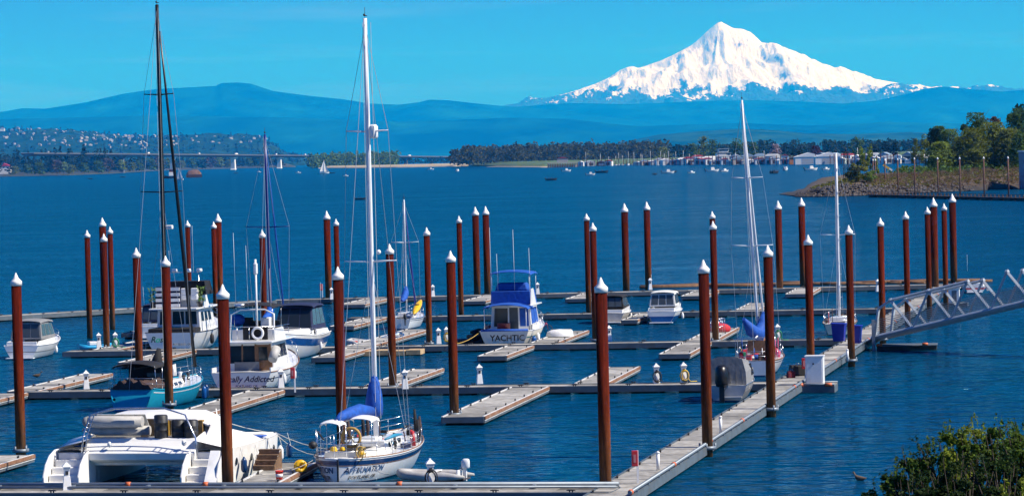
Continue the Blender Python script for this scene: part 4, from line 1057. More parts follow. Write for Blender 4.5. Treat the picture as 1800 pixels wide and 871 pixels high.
    wire(t, (11.6, -W / 2, 1.55), (9.5, -W / 2 - 4.6, .9), .018, M_ROPE, 'mooring_line', .3)
    wire(t, (11.6, -W / 2, 1.5), (8.0, -W / 2 - 4.2, .9), .018, M_ROPE, 'mooring_line', .5)
    wire(t, (11.3, -W / 2, 1.55), (4.0, -2.6, 2.9), .014, M_ROPE, 'mooring_line', .1)
    def at(x, y, z): return t.matrix_basis @ Vector((x, y, z)) if False else Matrix.LocRotScale(t.location, t.rotation_euler, None) @ Vector((x, y, z))
    # loose things on board
    o = thing('inflatable_dinghy', 'old grey inflatable laid across the catamaran cockpit', 'inflatable', at(2.35, 1.35, 2.35), rz + R(90), 'inflatable boats')
    m = MB(); m.tube([(-1.45, -.3, .06), (1.0, -.3, .06), (1.75, -.22, .1)], [.22, .23, .06], 10); m.tube([(-1.3, .25, .5), (1.0, .25, .5), (1.3, .2, .5)], [.25, .27, .22], 10); m.obj('tube', M_GREYT, o)
    MB().slab([(-1.35, -.5, .24), (1.0, -.5, .24), (.95, .02, .8), (-1.35, .02, .8)], (0, -.7, .7), .03).obj('bottom_skin', mat('bare_grey', (.5, .5, .48), .6, vary=.2, grime=((.08, .08, .08), .9, 3)), o)
    MB().lathe([(.26, 0), (.2, .2), (.05, .28)], n=10).obj('tube_end', M_GREYC, o).matrix_local = Matrix.Translation((1.28, .22, .5)) @ Matrix.Rotation(R(90), 4, 'Y')
    MBK = mat('barrel_black', (.02, .021, .023), .5, vary=.4, scale=4, grime=((.09, .09, .09), .6, 3))
    for (x, y, z, l) in ((2.3, -.75, 2.1, 'black barrel beside the inflatable on the catamaran'), (2.5, -1.5, 2.1, 'middle black barrel on the catamaran'), (2.35, -2.15, 2.1, 'black barrel nearest the right arch leg on the catamaran')):
        k = 1.1 if y > -1 else .85
        b = thing('barrel', l, 'barrel', at(x, y, z), 0, 'black barrels on the catamaran')
        MB().lathe([(.3, 0), (.31, .04), (.31, .3 * k), (.325, .31 * k), (.31, .33 * k), (.31, .6 * k), (.325, .61 * k), (.31, .63 * k), (.31, .9 * k), (.29, .92 * k)], n=18).obj('drum', MBK, b)
        MB().lathe([(.27, .9 * k), (.27, .94 * k)], n=16).obj('lid', M_BLACK, b)
    pl = MB().slab([(-.35, -3.55, .15), (-.35, -4.1, .1), (1.1, -3.9, 1.6), (1.1, -3.45, 1.6)], (-1, 0, .6), .05).obj('white_board', M_WHITE); tag(pl, 'white grooved board leaning on the right stern of the catamaran', 'board')
    pl.location = t.location; pl.rotation_euler = t.rotation_euler
    # wooden steps, bucket and yellow floats on the finger dock
    q = at(4.6, -W / 2 - 1.75, DZ)
    o = thing('wooden_steps', 'brown wooden boarding steps on the finger dock against the catamaran', 'steps', q, rz - R(90))
    MW = mat('brown_wood', (.17, .1, .055), .85, vary=.3, scale=6)
    for k in range(4):
        MB().box((0, -.45 + .3 * k, .22 * (k + 1) - .02), (1.0, .32, .045)).obj('tread', MW, o); MB().box((0, -.59 + .3 * k, .22 * k + .1), (.96, .03, .2)).obj('riser', MW, o)
    for s in (-1, 1): MB().slab([(s * .47, -.58, 0), (s * .47, .6, 0), (s * .47, .6, .84), (s * .47, -.58, .18)], (s, 0, 0), .04).obj('side_board', MW, o)
    q = G(491, 842, DZ + .05); o = thing('bucket', 'red plastic bucket standing on the finger dock beside the catamaran', 'bucket', q)
    MB().lathe([(.14, 0), (.17, .36), (.18, .36), (.18, .39), (.15, .39), (.13, .04)], n=16).obj('pail', mat('bucket_red', (.75, .03, .015), .4), o); MB().lathe([(.158, .12), (.166, .26)], n=16).obj('print', M_WHITE, o)
    MB().tube([(.17 * math.cos(a), 0, .38 + .1 * math.sin(a)) for a in np.linspace(0, 3.14, 9)], .008, 4).obj('handle', M_STEEL, o)
    q = G(530, 826, DZ + .1); o = thing('hose_reel', 'yellow hose reel on the finger dock by the white canoe stern', 'hose reel', q + Vector((0, 0, .18)), R(20))
    MB().tube([(.2 * math.cos(a), .05, .2 * math.sin(a)) for a in np.linspace(0, 6.283, 15)], .1, 7, cap=False).obj('coil', M_YEL, o); MB().lathe([(.3, 0), (.3, .03)], n=14).obj('flange', M_YEL, o).matrix_local = Matrix.Translation((0, .22, 0)) @ Matrix.Rotation(R(90), 4, 'X')
    MB().box((.05, .05, -.26), (.3, .3, .06)).obj('stand', M_BLACK, o)
catamaran()
# ---- 3 turquoise sailboat with a black mast
def turquoise():
    s = G(226, 723, 0); t = boat('sailboat', 'turquoise sailboat with a black mast, black bimini and a bundled brown sail cover', 'sailboat', (s.x + .1, s.y), R(73.5))
    h = Hull(10.6, 3.5, 1.3, 1.1, 1.45, ts=.78, tm=.45, a=.42, c=1.3, rake=1.2, trake=-.55, full=2.2)
    std_hull(t, h, M_TURQ, M_NAVYP, rail=M_TURQ)
    h.strip(-.2, -.15, rel=True, t0=.02).obj('sheer_stripe', M_WHITE, t)
    stanchions(h, t, .06, .9, 7, .62, pushpit=True)
    c = MB(); f = hexa(c, 3.4, 7.6, 1.05, .7, 1.0, 1.5, .7, .1, .16); c.obj('cabin', M_GEL, t, bevel=.05)
    windows(f['R'], 3, .1, .8, .35, .72, t, (5, 0, 1.2), gap=.3); windows(f['L'], 3, .1, .8, .35, .72, t, (5, 0, 1.2), gap=.3)
    MB().lathe([(.09, 0), (.09, .015)], n=12).obj('exhaust_port', M_BLACK, t).matrix_local = Matrix.Translation((-.1, .95, .72)) @ Matrix.Rotation(R(-90), 4, 'Y')
    # bundled cover over the cockpit
    m = MB(); rr = random.Random(4); secs = []
    for i in range(11):
        x = .15 + 2.6 * i / 10
        secs.append([(x, -1.3 + 2.6 * k / 14, 1.25 + (.5 + .16 * math.sin(k * 1.9 + i * .8) + rr.uniform(-.07, .07)) * max(0, 1 - (abs(k - 7) / 7.2) ** 4)) for k in range(15)])
    m.loft(secs); m.loft([[(.15, p[1], 1.28) for p in secs[0]], secs[0]]); m.obj('boom_cover', M_BROWNC, t)
    canopy(.6, 3.0, 2.75, 2.55, 0, curve=.22).obj('bimini', M_BLKC, t)
    d = MB(); d.loft([[(3.0, -1.35, 1.3), (3.05, -1.3, 2.6), (3.05, 0, 2.75), (3.05, 1.3, 2.6), (3.0, 1.35, 1.3)], [(3.9, -1.1, 1.3), (3.7, -1.0, 2.1), (3.7, 0, 2.2), (3.7, 1.0, 2.1), (3.9, 1.1, 1.3)]]); d.add([(3.04, -1.3, 1.3), (3.06, -1.28, 2.58), (3.06, 0, 2.72), (3.06, 1.28, 2.58), (3.04, 1.3, 1.3)], [(0, 1, 2, 3, 4)]); d.obj('dodger', M_BLKC, t)
    panel((Vector((3.0, -.9, 1.5)), Vector((3.0, .2, 1.5)), Vector((3.03, .2, 2.2)), Vector((3.03, -.9, 2.2))), .15, .95, .2, .8, center=(5, 0, 2)).obj('dodger_window', M_CLEAR, t)
    for (x, y) in ((.7, 1.3), (.7, -1.3), (1.8, 1.33), (1.8, -1.33), (2.9, -1.33), (2.9, 1.33)): MB().tube([(x * .7 + .5, y, 1.1), (x, y, 2.6)], .018, 5).obj('bimini_frame', M_STEEL, t)
    mo, top = mast(t, 5.9, 1.5, 22.4, .13, M_BLKM, lean=(-.3, -.05), spreaders=((.5, 1.35), (.76, .95)), bow=(10.4, 0, 1.5), stern=(-.1, 0, 1.2), chain=(1.6, 1.15), jib=M_BLKM, halyards=2, jibr=.11)
    MB().box((5.9, -.35, 10.6), (.25, .45, .25)).obj('radar_dome', M_WHITE, t, bevel=.06)
    MB().tube([(5.0, 0, 2.5), (1.0, .1, 2.45)], .07, 8).obj('boom', M_BLKM, t)
    b = MB().tube([(4.9, .15, 1.6), (4.7, .2, 2.6), (4.9, .12, 3.4)], [.32, .36, .12], 9); b.obj('sail_bag', M_BLKC, t)
    MB().tube([(7.4, .2, 1.6), (7.35, .25, 2.25), (7.5, .2, 2.3), (7.5, .15, 1.6)], .07, 6).obj('white_roll', M_WHITE, t)
    for (x, y) in ((8.3, -.35), (8.6, .3), (6.9, -.6)): MB().lathe([(.09, 0), (.09, .3), (.14, .42), (.12, .45)], c=(x, y, h.zs(x / 10.6) + .02), n=10).obj('vent', M_WHITE if x > 8.5 else M_BLACK, t)
    MB().tube([(-.05, 1.1, 1.1), (-.1, 1.12, 2.3)], .012, 4).obj('flag_staff', M_STEEL, t)
    fender(t, (7.6, -1.62, .55), .15, .7, M_BLUEP); fender(t, (8.4, -1.45, .6), .15, .7, M_NAVYP)
turquoise()
# ---- 4 white trawler with a blue script name
def trawler():
    s = G(421, 668, 0); s = Vector((-17.2, 214.0, 0)); t = boat('trawler_cruiser', 'white trawler cruiser with flybridge, life ring and a blue script name on its transom', 'motor cruiser', (s.x, s.y), R(80))
    h = Hull(12, 4.15, 1.2, 1.15, 2.0, ts=.93, tm=.4, a=.3, c=1.1, rake=1.0, full=2.3, flare=.2)
    std_hull(t, h, M_GEL, M_NAVYP, rail=M_TEAK)
    h.strip(-.42, -.37, rel=True, transom=False).obj('pinstripe', M_NAVYP, t)
    MN = mat('lettering_navy', (.008, .012, .12), .4, vary=0)
    letter('name_lettering', 'Locally Addicted', .52, MN, t, flat((-.002, -.35, .62), (0, -1, 0), (0, 0, 1), (-1, 0, 0)), .3)
    letter('port_lettering', 'PORTLAND, OR', .2, MN, t, flat((-.002, -.35, .28), (0, -1, 0), (0, 0, 1), (-1, 0, 0)))
    MB().box((-.35, 0, .12), (.7, 3.4, .07)).obj('swim_platform', M_TEAK, t)
    # bulwark, saloon, windows
    for q in (1, -1): MB().slab([Vector(h.pt(u, 1, q)) for u in (0, .15, .3)] + [Vector(h.pt(u, 1, q)) + Vector((0, 0, .3)) for u in (.3, .15, 0)], (0, -q, 0), .07).obj('bulwark', M_GEL, t)
    c = MB(); f = hexa(c, 2.2, 7.6, 1.62, 1.4, 1.1, 2.95, .9, 0, .12); c.obj('saloon', M_GEL, t, bevel=.05)
    cc = (5, 0, 2)
    for (u0, u1) in ((.05, .34), (.37, .62)): panel(f['A'], u0, u1, .3, .9, center=cc).obj('window', M_GLASS, t)
    panel(f['A'], .66, .93, .05, .93, .02, center=cc).obj('door', M_TEAK, t); panel(f['A'], .70, .89, .4, .86, .03, center=cc).obj('window', M_GLASS, t)
    for (u0, u1) in ((.02, .05), (.34, .37), (.62, .66), (.93, .97)): panel(f['A'], u0, u1, .04, .95, .03, center=cc).obj('post', M_TEAK, t)
    windows(f['R'], 4, .05, .9, .45, .88, t, cc, gap=.14); windows(f['L'], 4, .05, .9, .45, .88, t, cc, gap=.14); windows(f['F'], 3, .04, .96, .4, .9, t, cc, gap=.1)
    MB().box((4.4, 0, 3.02), (6.4, 3.5, .1)).obj('roof', M_GEL, t, bevel=.03)
    # flybridge
    c = MB(); g = hexa(c, 3.4, 7.0, 1.45, 1.25, 3.07, 3.75, .5, 0, .05); c.obj('flybridge', M_GEL, t, bevel=.04)
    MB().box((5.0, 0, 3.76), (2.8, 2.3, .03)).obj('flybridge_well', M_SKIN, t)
    for (x, y) in ((4.4, .6), (4.4, -.6)): MB().box((x, y, 4.0), (.55, .6, .9)).obj('helm_seat', M_BLKC if y > 0 else M_WHITE, t, bevel=.06)
    panel(g['F'], .05, .95, 1.0, 1.6, .02, center=(5, 0, 3.4)).obj('windscreen', M_CLEAR, t)
    MB().tube([(2.35, -.55 + .34 * math.cos(a), 3.55 + .34 * math.sin(a)) for a in np.linspace(0, 6.283, 19)], .085, 7, cap=False).obj('life_ring', M_WHITE, t)
    MB().box((2.55, -.35, 3.55), (.12, 1.6, .85)).obj('rail_cloth', M_BLKC, t)
    for y in (-1.55, -.8, 0, .8, 1.55): MB().tube([(2.35, y, 3.05), (2.35, y, 3.95)], .022, 5).obj('rail_post', M_STEEL, t)
    MB().tube([(6.5, 1.6, 3.9), (2.35, 1.6, 3.95), (2.35, -1.6, 3.95), (6.5, -1.6, 3.9)], .022, 5).obj('rail', M_STEEL, t)
    P = [(3.0, 1.45, 3.07), (3.3, 1.4, 4.7), (3.35, .8, 5.0), (3.35, -.8, 5.0), (3.3, -1.4, 4.7), (3.0, -1.45, 3.07)]
    MB().tube(P, .06, 7).obj('radar_arch', M_GEL, t)
    canopy(3.3, 6.0, 2.7, 5.15, 0, curve=.14).obj('bimini', M_BLKC, t)
    for (x, y) in ((3.5, 1.25), (3.5, -1.25), (5.8, 1.25), (5.8, -1.25)): MB().tube([(x, y, 3.7), (x, y, 5.2)], .02, 5).obj('bimini_frame', M_STEEL, t)
    MB().tube([(3.2, -.3, 3.0), (3.2, -.3, 8.2)], .07, 8).obj('signal_mast', M_WHITE, t); MB().box((3.2, -.3, 7.6), (.35, .22, .7)).obj('radar', M_WHITE, t, bevel=.05); MB().lathe([(.3, 0), (.33, .1), (.28, .22)], c=(3.6, .9, 5.15), n=14).obj('radar_dome', M_WHITE, t)
    for y in (.3, -1.2, 1.1): MB().tube([(3.4, y, 5), (3.2, y, 8.8 + y)], [.016, .008], 5).obj('antenna', M_WHITE, t)
    MB().ball((4.2, 1.2, 4.3), (.45, .5, .4), 10, 7).obj('covered_seat', M_BLUEC, t)
    d = MB(); d.tube([(1.2, -1.75, 1.9), (1.9, -1.85, 2.6)], [.28, .3], 10); d.obj('rolled_fender', M_GREYT, t)
    stanchions(h, t, .35, .92, 6, .75)
    MB().slab([(1.95, .9, 1.2), (1.95, -.7, 1.2), (1.95, -.7, 1.75), (1.95, .9, 1.75)], (-1, 0, 0), .05).obj('cockpit_panel', M_GREYC, t)
    fender(t, (5.5, -2.1, .7)); fender(t, (2.6, -2.15, .6))
trawler()
# ---- generic small cruiser with canvas top
def cruiser(name, label, stern, L, B, fs, fb, hull_mt, canvas, rz=HD, stripe=None, wind=True, top=True, arch=False, cz=2.15, x=(.15, .55), ob=False, bottom=M_NAVYP, lett=None, cuddy=True, vinyl=True, top_mt=None, lower=None, rails=True):
    t = boat(name, label, 'motor boat', stern, rz)
    h = Hull(L, B, fs, fs * .97, fb, ts=.9, tm=.4, a=.5, c=1.15, rake=L * .09, full=2.3, flare=.25)
    std_hull(t, h, hull_mt, bottom, rail=M_WHITE)
    if stripe: h.strip(stripe[1], stripe[2], rel=True, transom=True).obj('stripe', stripe[0], t)
    if lower: h.strip(.1, fs * .62, transom=True, off=.01).obj('lower_band', lower, t)
    z = fs
    x0, x1 = L * x[0], L * x[1]; w = B * .42
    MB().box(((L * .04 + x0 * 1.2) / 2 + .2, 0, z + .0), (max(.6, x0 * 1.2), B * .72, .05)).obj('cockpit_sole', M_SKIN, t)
    if cuddy:
        c = MB(); f = hexa(c, x1 - .2, L * .86, w * .98, w * .42, z - .05, z + .5, L * .12, 0, .14); c.obj('cabin', M_GEL, t, bevel=.06)
        for q in ('R', 'L'): windows(f[q], 2, .1, .7, .3, .7, t, (L * .7, 0, z), gap=.2)
        MB().box((L * .72, 0, z + .5), (.5, .5, .06)).obj('hatch', M_CLEAR, t, bevel=.02)
    for q in (1, -1): MB().slab([(L * .02, q * B * .43, z), (x1, q * B * .45, z), (x1, q * B * .44, z + .42), (L * .08, q * B * .42, z + .3)], (0, -q, 0), .08).obj('coaming', M_GEL, t)
    MB().box((L * .03, 0, z + .12), (.14, B * .8, .34)).obj('transom_seat', M_GEL, t, bevel=.03)
    # windscreen and canvas house
    c = MB(); f = hexa(c, x0, x1 + .5, w, w * .94, z + .4, cz, .75, .25, .16)
    body = vinyl and (canvas or M_CLEAR)
    if wind:
        fm = MB(); g = hexa(fm, x0, x1 + .5, w, w * .94, z + .38, cz, .75 + .25 * (cz > 3), .25, .16 + .12 * (cz > 3)); fm.obj('canvas_house', canvas or M_GEL, t, bevel=.05)
        cc = ((x0 + x1) / 2, 0, z + .9)
        windows(g['R'], 3, .04, .96, .2, .86, t, cc, M_CLEAR if vinyl else M_GLASS, gap=.12); windows(g['L'], 3, .04, .96, .2, .86, t, cc, M_CLEAR if vinyl else M_GLASS, gap=.12)
        windows(g['A'], 3, .05, .95, .15, .88, t, cc, M_CLEAR if vinyl else M_GLASS, gap=.12); windows(g['F'], 3, .03, .97, .1, .9, t, cc, M_GLASS, gap=.08)
    if top: canopy(x0 + .1, x1 - .1, w * 1.85, cz - .02, .02, curve=.1).obj('canvas_top', top_mt or canvas or M_GEL, t)
    if arch:
        MB().tube([(x0, w * 1.05, z + .3), (x0 + .3, w, cz + .1), (x0 + .3, -w, cz + .1), (x0, -w * 1.05, z + .3)], .06, 6).obj('radar_arch', M_GEL, t)
    if rails: stanchions(h, t, .5, .9, 4, .5, wires=1)
    if ob: outboard(t, -.1, 0, fs * .95, ob)
    MB().box((-.28, 0, .14), (.5, B * .72, .06)).obj('swim_platform', M_WHITE, t)
    MB().tube([(x0 + .4, w * .8, cz), (x0 + .2, w * .8, cz + 1.6)], [.014, .007], 5).obj('antenna', M_WHITE, t)
    for q in (-1, 1): fender(t, (L * .45, q * (B / 2 + .1), fs * .5), .11, .45, M_WHITE)
    if lett: lett(t, h)
    return t, h
s = G(33, 632, 0)
cruiser('cuddy_cruiser', 'small white cuddy cruiser with grey canvas at the left edge', (s.x + .2, s.y), 8.4, 2.95, 1.05, 1.5, M_GEL, M_GREYC, stripe=(M_GREYC, -.5, -.45), cz=2.75, arch=False)
cruiser('express_cruiser', 'white express cruiser with navy canvas and a blue stripe, bow towards the viewer', (-15.3, 255.0), 10.8, 3.7, 1.65, 2.1, M_GEL, M_NAVYC, rz=HD + math.pi, stripe=(M_BLUEP, -.75, -.25), cz=3.75, x=(.1, .45), top_mt=M_NAVYC)
s = G(268, 583, 0)
cruiser('canvas_cruiser', 'white cruiser with dark navy canvas, mostly hidden behind the pile left of the fishing cruiser', (-30.0, 281.5), 7.5, 2.7, 1.0, 1.3, M_GEL, M_NAVYC, cz=2.7)
s = G(1083, 567, 0)
cruiser('canvas_runabout', 'grey-white runabout under a black canvas top, on the fourth walkway', (8.2, 288.6), 7.0, 2.5, .9, 1.15, M_GREYT, M_BLKC, cz=2.25, x=(.1, .6))
def lt(t, h): letter('registration', 'Vikki II', .16, M_WHITE, t, flat((-.002, -.6, .62), (0, -1, 0), (0, 0, 1), (-1, 0, 0)), .2)
cruiser('blue_runabout', 'small white and blue runabout with pale canvas, stern to the viewer on the fourth walkway', (12.4, 286.2), 6.6, 2.7, 1.05, 1.4, M_GEL, mat('pale_canvas', (.6, .6, .57), .8, vary=.1), cz=2.55, lower=M_BLUEP, x=(.12, .6))
# ---- fishing cruiser with green name
def fishing_cruiser():
    t = boat('fishing_cruiser', 'white flybridge cruiser with a green name on its transom and potted plants aloft', 'motor cruiser', (-26.3, 261.0), R(80))
    h = Hull(12.5, 4.2, 1.5, 1.45, 2.2, ts=.95, tm=.4, a=.3, c=1.1, rake=1.0, full=2.3, flare=.2)
    std_hull(t, h, M_GEL, M_NAVYP, rail=M_BLACK)
    MGn = mat('lettering_green', (.01, .2, .13), .4, vary=0)
    letter('name_lettering', 'Rose', .62, MGn, t, flat((-.002, .95, .8), (0, -1, 0), (0, 0, 1), (-1, 0, 0)), .3)
    letter('port_lettering', 'PORTLAND, OR', .2, M_GREYC, t, flat((-.002, -.9, .55), (0, -1, 0), (0, 0, 1), (-1, 0, 0)))
    MB().box((1.2, 0, 1.62), (2.2, 3.6, .4)).obj('cockpit_cover', M_BLKC, t, bevel=.08)
    c = MB(); f = hexa(c, 2.4, 8.0, 1.75, 1.5, 1.4, 3.2, .9, 0, .1); c.obj('saloon', M_GEL, t, bevel=.05); cc = (5, 0, 2.2)
    windows(f['A'], 3, .05, .95, .35, .9, t, cc, gap=.12); windows(f['R'], 3, .08, .85, .45, .85, t, cc, gap=.3); windows(f['L'], 3, .08, .85, .45, .85, t, cc, gap=.3); windows(f['F'], 3, .05, .95, .4, .9, t, cc)
    MB().box((4.3, 0, 3.27), (7.0, 3.8, .12)).obj('roof', M_GEL, t, bevel=.03)
    for k in range(4): MB().box((2.0, .7, 3.5 + k * .42), (.1, 1.9, .25)).obj('flybridge_slat', M_WHITE, t)
    MB().box((2.25, .7, 4.1), (.12, 1.9, 1.7)).obj('flybridge_back', M_NAVYC, t)
    c = MB(); g = hexa(c, 3.2, 6.6, 1.5, 1.35, 3.33, 4.2, .5, 0, .05); c.obj('flybridge', M_GEL, t, bevel=.04)
    b = MB(); hexa(b, 3.0, 5.6, 1.55, 1.5, 4.25, 5.3, .5, .1, .12); bo = b.obj('canvas_enclosure', M_BLKC, t, bevel=.05); bo.location = (0, -.5, 0)
    for k in range(2): MB().box((2.6, -.5 - .8 * k, 4.35), (.5, .5, .9)).obj('deck_chair', M_WHITE, t, bevel=.05)
    MB().tube([(1.6, 1.8, 3.3), (1.6, 1.8, 4.3), (1.6, -1.8, 4.3), (1.6, -1.8, 3.3)], .022, 5).obj('rail', M_STEEL, t)
    MB().tube([(3.4, 1.5, 3.3), (3.4, 1.4, 6.0), (3.4, -1.4, 6.0), (3.4, -1.5, 3.3)], .05, 6).obj('radar_arch', M_STEEL, t)
    for y in (-1.5, -.6, .5, 1.3): MB().lathe([(.2, 0), (.24, .1), (.2, .25)], c=(3.4, y, 6.02), n=10).obj('radar_dome', M_WHITE, t)
    for y in (-1.0, .9, 1.6): MB().tube([(3.5, y, 6), (3.4, y, 8.6 - y)], [.016, .008], 5).obj('antenna', M_WHITE, t)
    rr = random.Random(9); LF = mat('plant_leaf', (.06, .12, .02), .8, vary=.4)
    for (x, y) in ((2.6, -1.7), (2.2, 1.9)):
        pt = thing('potted_plant', 'green potted plant on the flybridge, ' + ('right' if y < 0 else 'left') + ' side, behind the black mast', 'plant', Matrix.LocRotScale(t.location, t.rotation_euler, None) @ Vector((x, y, 3.34)), 0, 'potted plants on the fishing cruiser')
        MB().lathe([(.2, 0), (.28, .45), (.26, .45)], n=12).obj('pot', M_BLACK, pt); m = MB()
        for k in range(70):
            a = rr.uniform(0, 6.28); q = Vector((math.cos(a) * rr.uniform(.02, .4), math.sin(a) * rr.uniform(.02, .4), rr.uniform(.45, 1.6))); e = Vector((rr.gauss(0, 1), rr.gauss(0, 1), rr.gauss(0, 1))).normalized() * .13; f_ = e.orthogonal().normalized() * .06
            m.add([q - e, q + f_, q + e, q - f_], [(0, 1, 2, 3)])
        m.obj('foliage', LF, pt)
    stanchions(h, t, .3, .92, 6, .75); fender(t, (4, -2.2, .8), .16, .7, M_BLACK); fender(t, (7.5, -2.15, .9), .16, .7, M_BLACK)
fishing_cruiser()
# ---- cruiser with blue canopies
def blue_canopy_cruiser():
    t = boat('canopy_cruiser', 'white cruiser under bright blue canopies with dark lettering on its cream transom', 'motor cruiser', (-.75, 256.0), R(79.5))
    h = Hull(11.5, 3.9, 1.25, 1.2, 1.9, ts=.95, tm=.4, a=.3, c=1.1, rake=1.0, full=2.3, flare=.2)
    std_hull(t, h, M_CREAM, M_NAVYP, rail=M_GEL); h.strip(-.5, -.42, rel=True).obj('stripe', mat('teal_stripe', (.01, .16, .2), .3), t)
    letter('name_lettering', 'YACHTIC', .62, M_BLACK, t, flat((-.002, -.25, .55), (0, -1, 0), (0, 0, 1), (-1, 0, 0)))
    letter('port_lettering', 'PORTLAND, OR', .17, mat('lettering_green2', (.05, .16, .1), .5, vary=0), t, flat((-.002, -.25, .25), (0, -1, 0), (0, 0, 1), (-1, 0, 0)))
    b = MB().tube([(.15, -1.8, 1.3), (.15, 1.8, 1.3)], .12, 8); b.obj('transom_cushion', M_BLUEC, t)
    c = MB(); f = hexa(c, 3.0, 8.0, 1.6, 1.35, 1.2, 3.0, .9, 0, .12); c.obj('saloon', M_GEL, t, bevel=.05); cc = (5, 0, 2)
    panel(f['A'], .08, .42, .15, .92, center=cc).obj('window', M_GLASS, t); panel(f['A'], .46, .68, .02, .94, center=cc).obj('door', M_CLEAR, t); panel(f['A'], .72, .94, .15, .92, center=cc).obj('window', M_BLUEC, t)
    for k in range(2): panel(f['R'], .06 + .42 * k, .44 + .42 * k, .25, .92, .03, center=cc).obj('side_curtain', M_BLUEC, t)
    windows(f['L'], 3, .06, .9, .35, .9, t, cc)
    canopy(.5, 3.1, 3.6, 2.95, 0, curve=.28).obj('aft_awning', M_BLUEC, t)
    for y in (1.6, -1.6): MB().tube([(.6, y, 1.3), (.6, y, 3.0)], .03, 6).obj('awning_post', M_WHITE, t)
    MB().box((4.5, 0, 3.06), (5.0, 3.4, .1)).obj('roof', M_GEL, t, bevel=.03)
    c = MB(); g = hexa(c, 3.0, 6.6, 1.55, 1.4, 3.1, 4.15, .6, 0, .05); c.obj('flybridge', M_BLUEC, t, bevel=.05)
    hs_ = MB().slab([(2.6, -1.58, 2.9), (5.0, -1.6, 2.9), (4.2, -1.5, 4.3), (3.4, -1.5, 4.3)], (0, -1, 0), .06); hs_.obj('bridge_wing', M_GEL, t)
    d = MB(); hexa(d, 3.4, 5.8, 1.3, 1.2, 4.15, 4.75, .9, .1, .2); d.obj('console_cover', M_BLUEC, t, bevel=.12)
    canopy(3.0, 6.0, 3.2, 5.45, 0, curve=.16).obj('bimini', M_BLUEC, t)
    for (x, y) in ((3.1, 1.45), (3.1, -1.45), (5.9, 1.45), (5.9, -1.45)): MB().tube([(x, y, 4.0), (x, y, 5.5)], .022, 5).obj('bimini_frame', M_WHITE, t)
    for (y, z) in ((1.5, 9.0), (-.3, 8.8), (-1.5, 7.4), (1.0, 7.0)): MB().tube([(3.2, y, 4.2), (3.0, y, z)], [.02, .009], 5).obj('antenna', M_WHITE, t)
    MB().lathe([(.5, 0), (.5, .5), (.55, .55)], c=(1.5, .3, 1.25), n=14).obj('cockpit_table', mat('dark_red', (.12, .01, .02), .5), t)
    stanchions(h, t, .3, .92, 6, .7); MB().box((1.3, -1.8, 1.45), (1.2, .06, .4)).obj('side_board', M_GREYC, t)
    wire(t, (.2, 1.9, 1.2), (-2.4, 3.2, .5), .03, mat('ochre_rope', (.5, .33, .08), .9), 'mooring_line', .15); fender(t, (3, -2.05, .6), .15, .6); fender(t, (1.2, -2.05, .5), .2, .5, M_BLUEP)
blue_canopy_cruiser()
# ---- plain sailboats
def sailboat(label, stern, L, B, mast_x, mast_h, mast_mt, rz=HD, hull_mt=None, cover=None, lean=(0, 0), jib=None, r=.08, spr=((.45, 1.0), (.75, .8)), clutter=0, fs=.9, steps=False, boom=True, cover_v=False):
    t = boat('sailboat', label, 'sailboat', stern, rz)
    h = Hull(L, B, fs, fs * .95, fs * 1.35, ts=.7, tm=.45, a=.42, c=1.3, rake=L * .09, full=2.2)
    std_hull(t, h, hull_mt or M_GEL, M_NAVYP, rail=M_TEAK if clutter else True); h.strip(-.16, -.12, rel=True).obj('stripe', M_NAVYP, t)
    c = MB(); f = hexa(c, L * .34, L * .72, B * .3, B * .2, fs - .05, fs + .42, .5, .05, .12); c.obj('cabin', M_GEL, t, bevel=.05)
    for q in 'RL': windows(f[q], 3, .1, .85, .35, .75, t, (L * .5, 0, fs), gap=.3)
    MB().box((L * .2, 0, fs + .05), (L * .22, B * .4, .04)).obj('cockpit', M_SKIN, t)
    mo, top = mast(t, mast_x, fs + .4, mast_h, r, mast_mt, lean=lean, spreaders=spr, bow=(L * .98, 0, fs * 1.35), stern=(.05, 0, fs), chain=(B * .46, fs), jib=jib, halyards=2)
    if boom: MB().tube([(mast_x, 0, fs + 1.5), (L * .12, 0, fs + 1.4)], .05, 6).obj('boom', M_ALU, t)
    if cover:
        if cover_v:
            MB().tube([(mast_x - .1, -.35, fs + 2.9), (mast_x - .4, -.3, fs + 2.2), (mast_x - .8, .0, fs + 1.5), (mast_x - 1.6, .35, fs + 1.8), (mast_x - 2.6, .75, fs + 2.6)], [.14, .36, .48, .42, .12], 10).obj('sail_cover', cover, t)
        else:
            MB().tube([(mast_x - .05, 0, fs + 2.6), (mast_x - .3, 0, fs + 2.1), (mast_x - .9, 0, fs + 1.75), (L * .2, 0, fs + 1.55), (L * .12, 0, fs + 1.5)], [.12, .3, .3, .22, .1], 9).obj('sail_cover', cover, t)
    stanchions(h, t, .08, .9, 6, .6, pushpit=True)
    if steps:
        for k in range(13): MB().box((mast_x + (.09 if k % 2 else -.09), -.12, fs + 1 + k * mast_h / 14), (.04, .22, .03)).obj('mast_step', M_ALU, t)
    rr = random.Random(int(L * 100))
    for k in range(clutter):
        x = rr.uniform(.4, L * .8); y = rr.uniform(-.85, .85) * h.hb(x / L); z = h.zs(x / L)
        mt = rr.choice((M_BLUEC, M_RED, M_WHITE, M_BLACK, M_YEL, HG, mat('pink_bag', (.6, .06, .16), .7), M_BLUEC, M_BROWNC, M_STEEL))
        q = MB()
        if k % 3 == 0: q.tube([(x, y, z), (x + rr.uniform(-.2, .2), y, z + rr.uniform(.6, 1.4))], .03, 5)
        elif k % 3 == 1: q.ball((x, y, z + .2), (rr.uniform(.12, .3), rr.uniform(.12, .3), rr.uniform(.12, .3)), 8, 6)
        else: q.box((x, y, z + .2), (rr.uniform(.2, .5), rr.uniform(.15, .4), rr.uniform(.2, .5)), rr.uniform(0, 3))
        q.obj('deck_gear', mt, t)
    return t, h
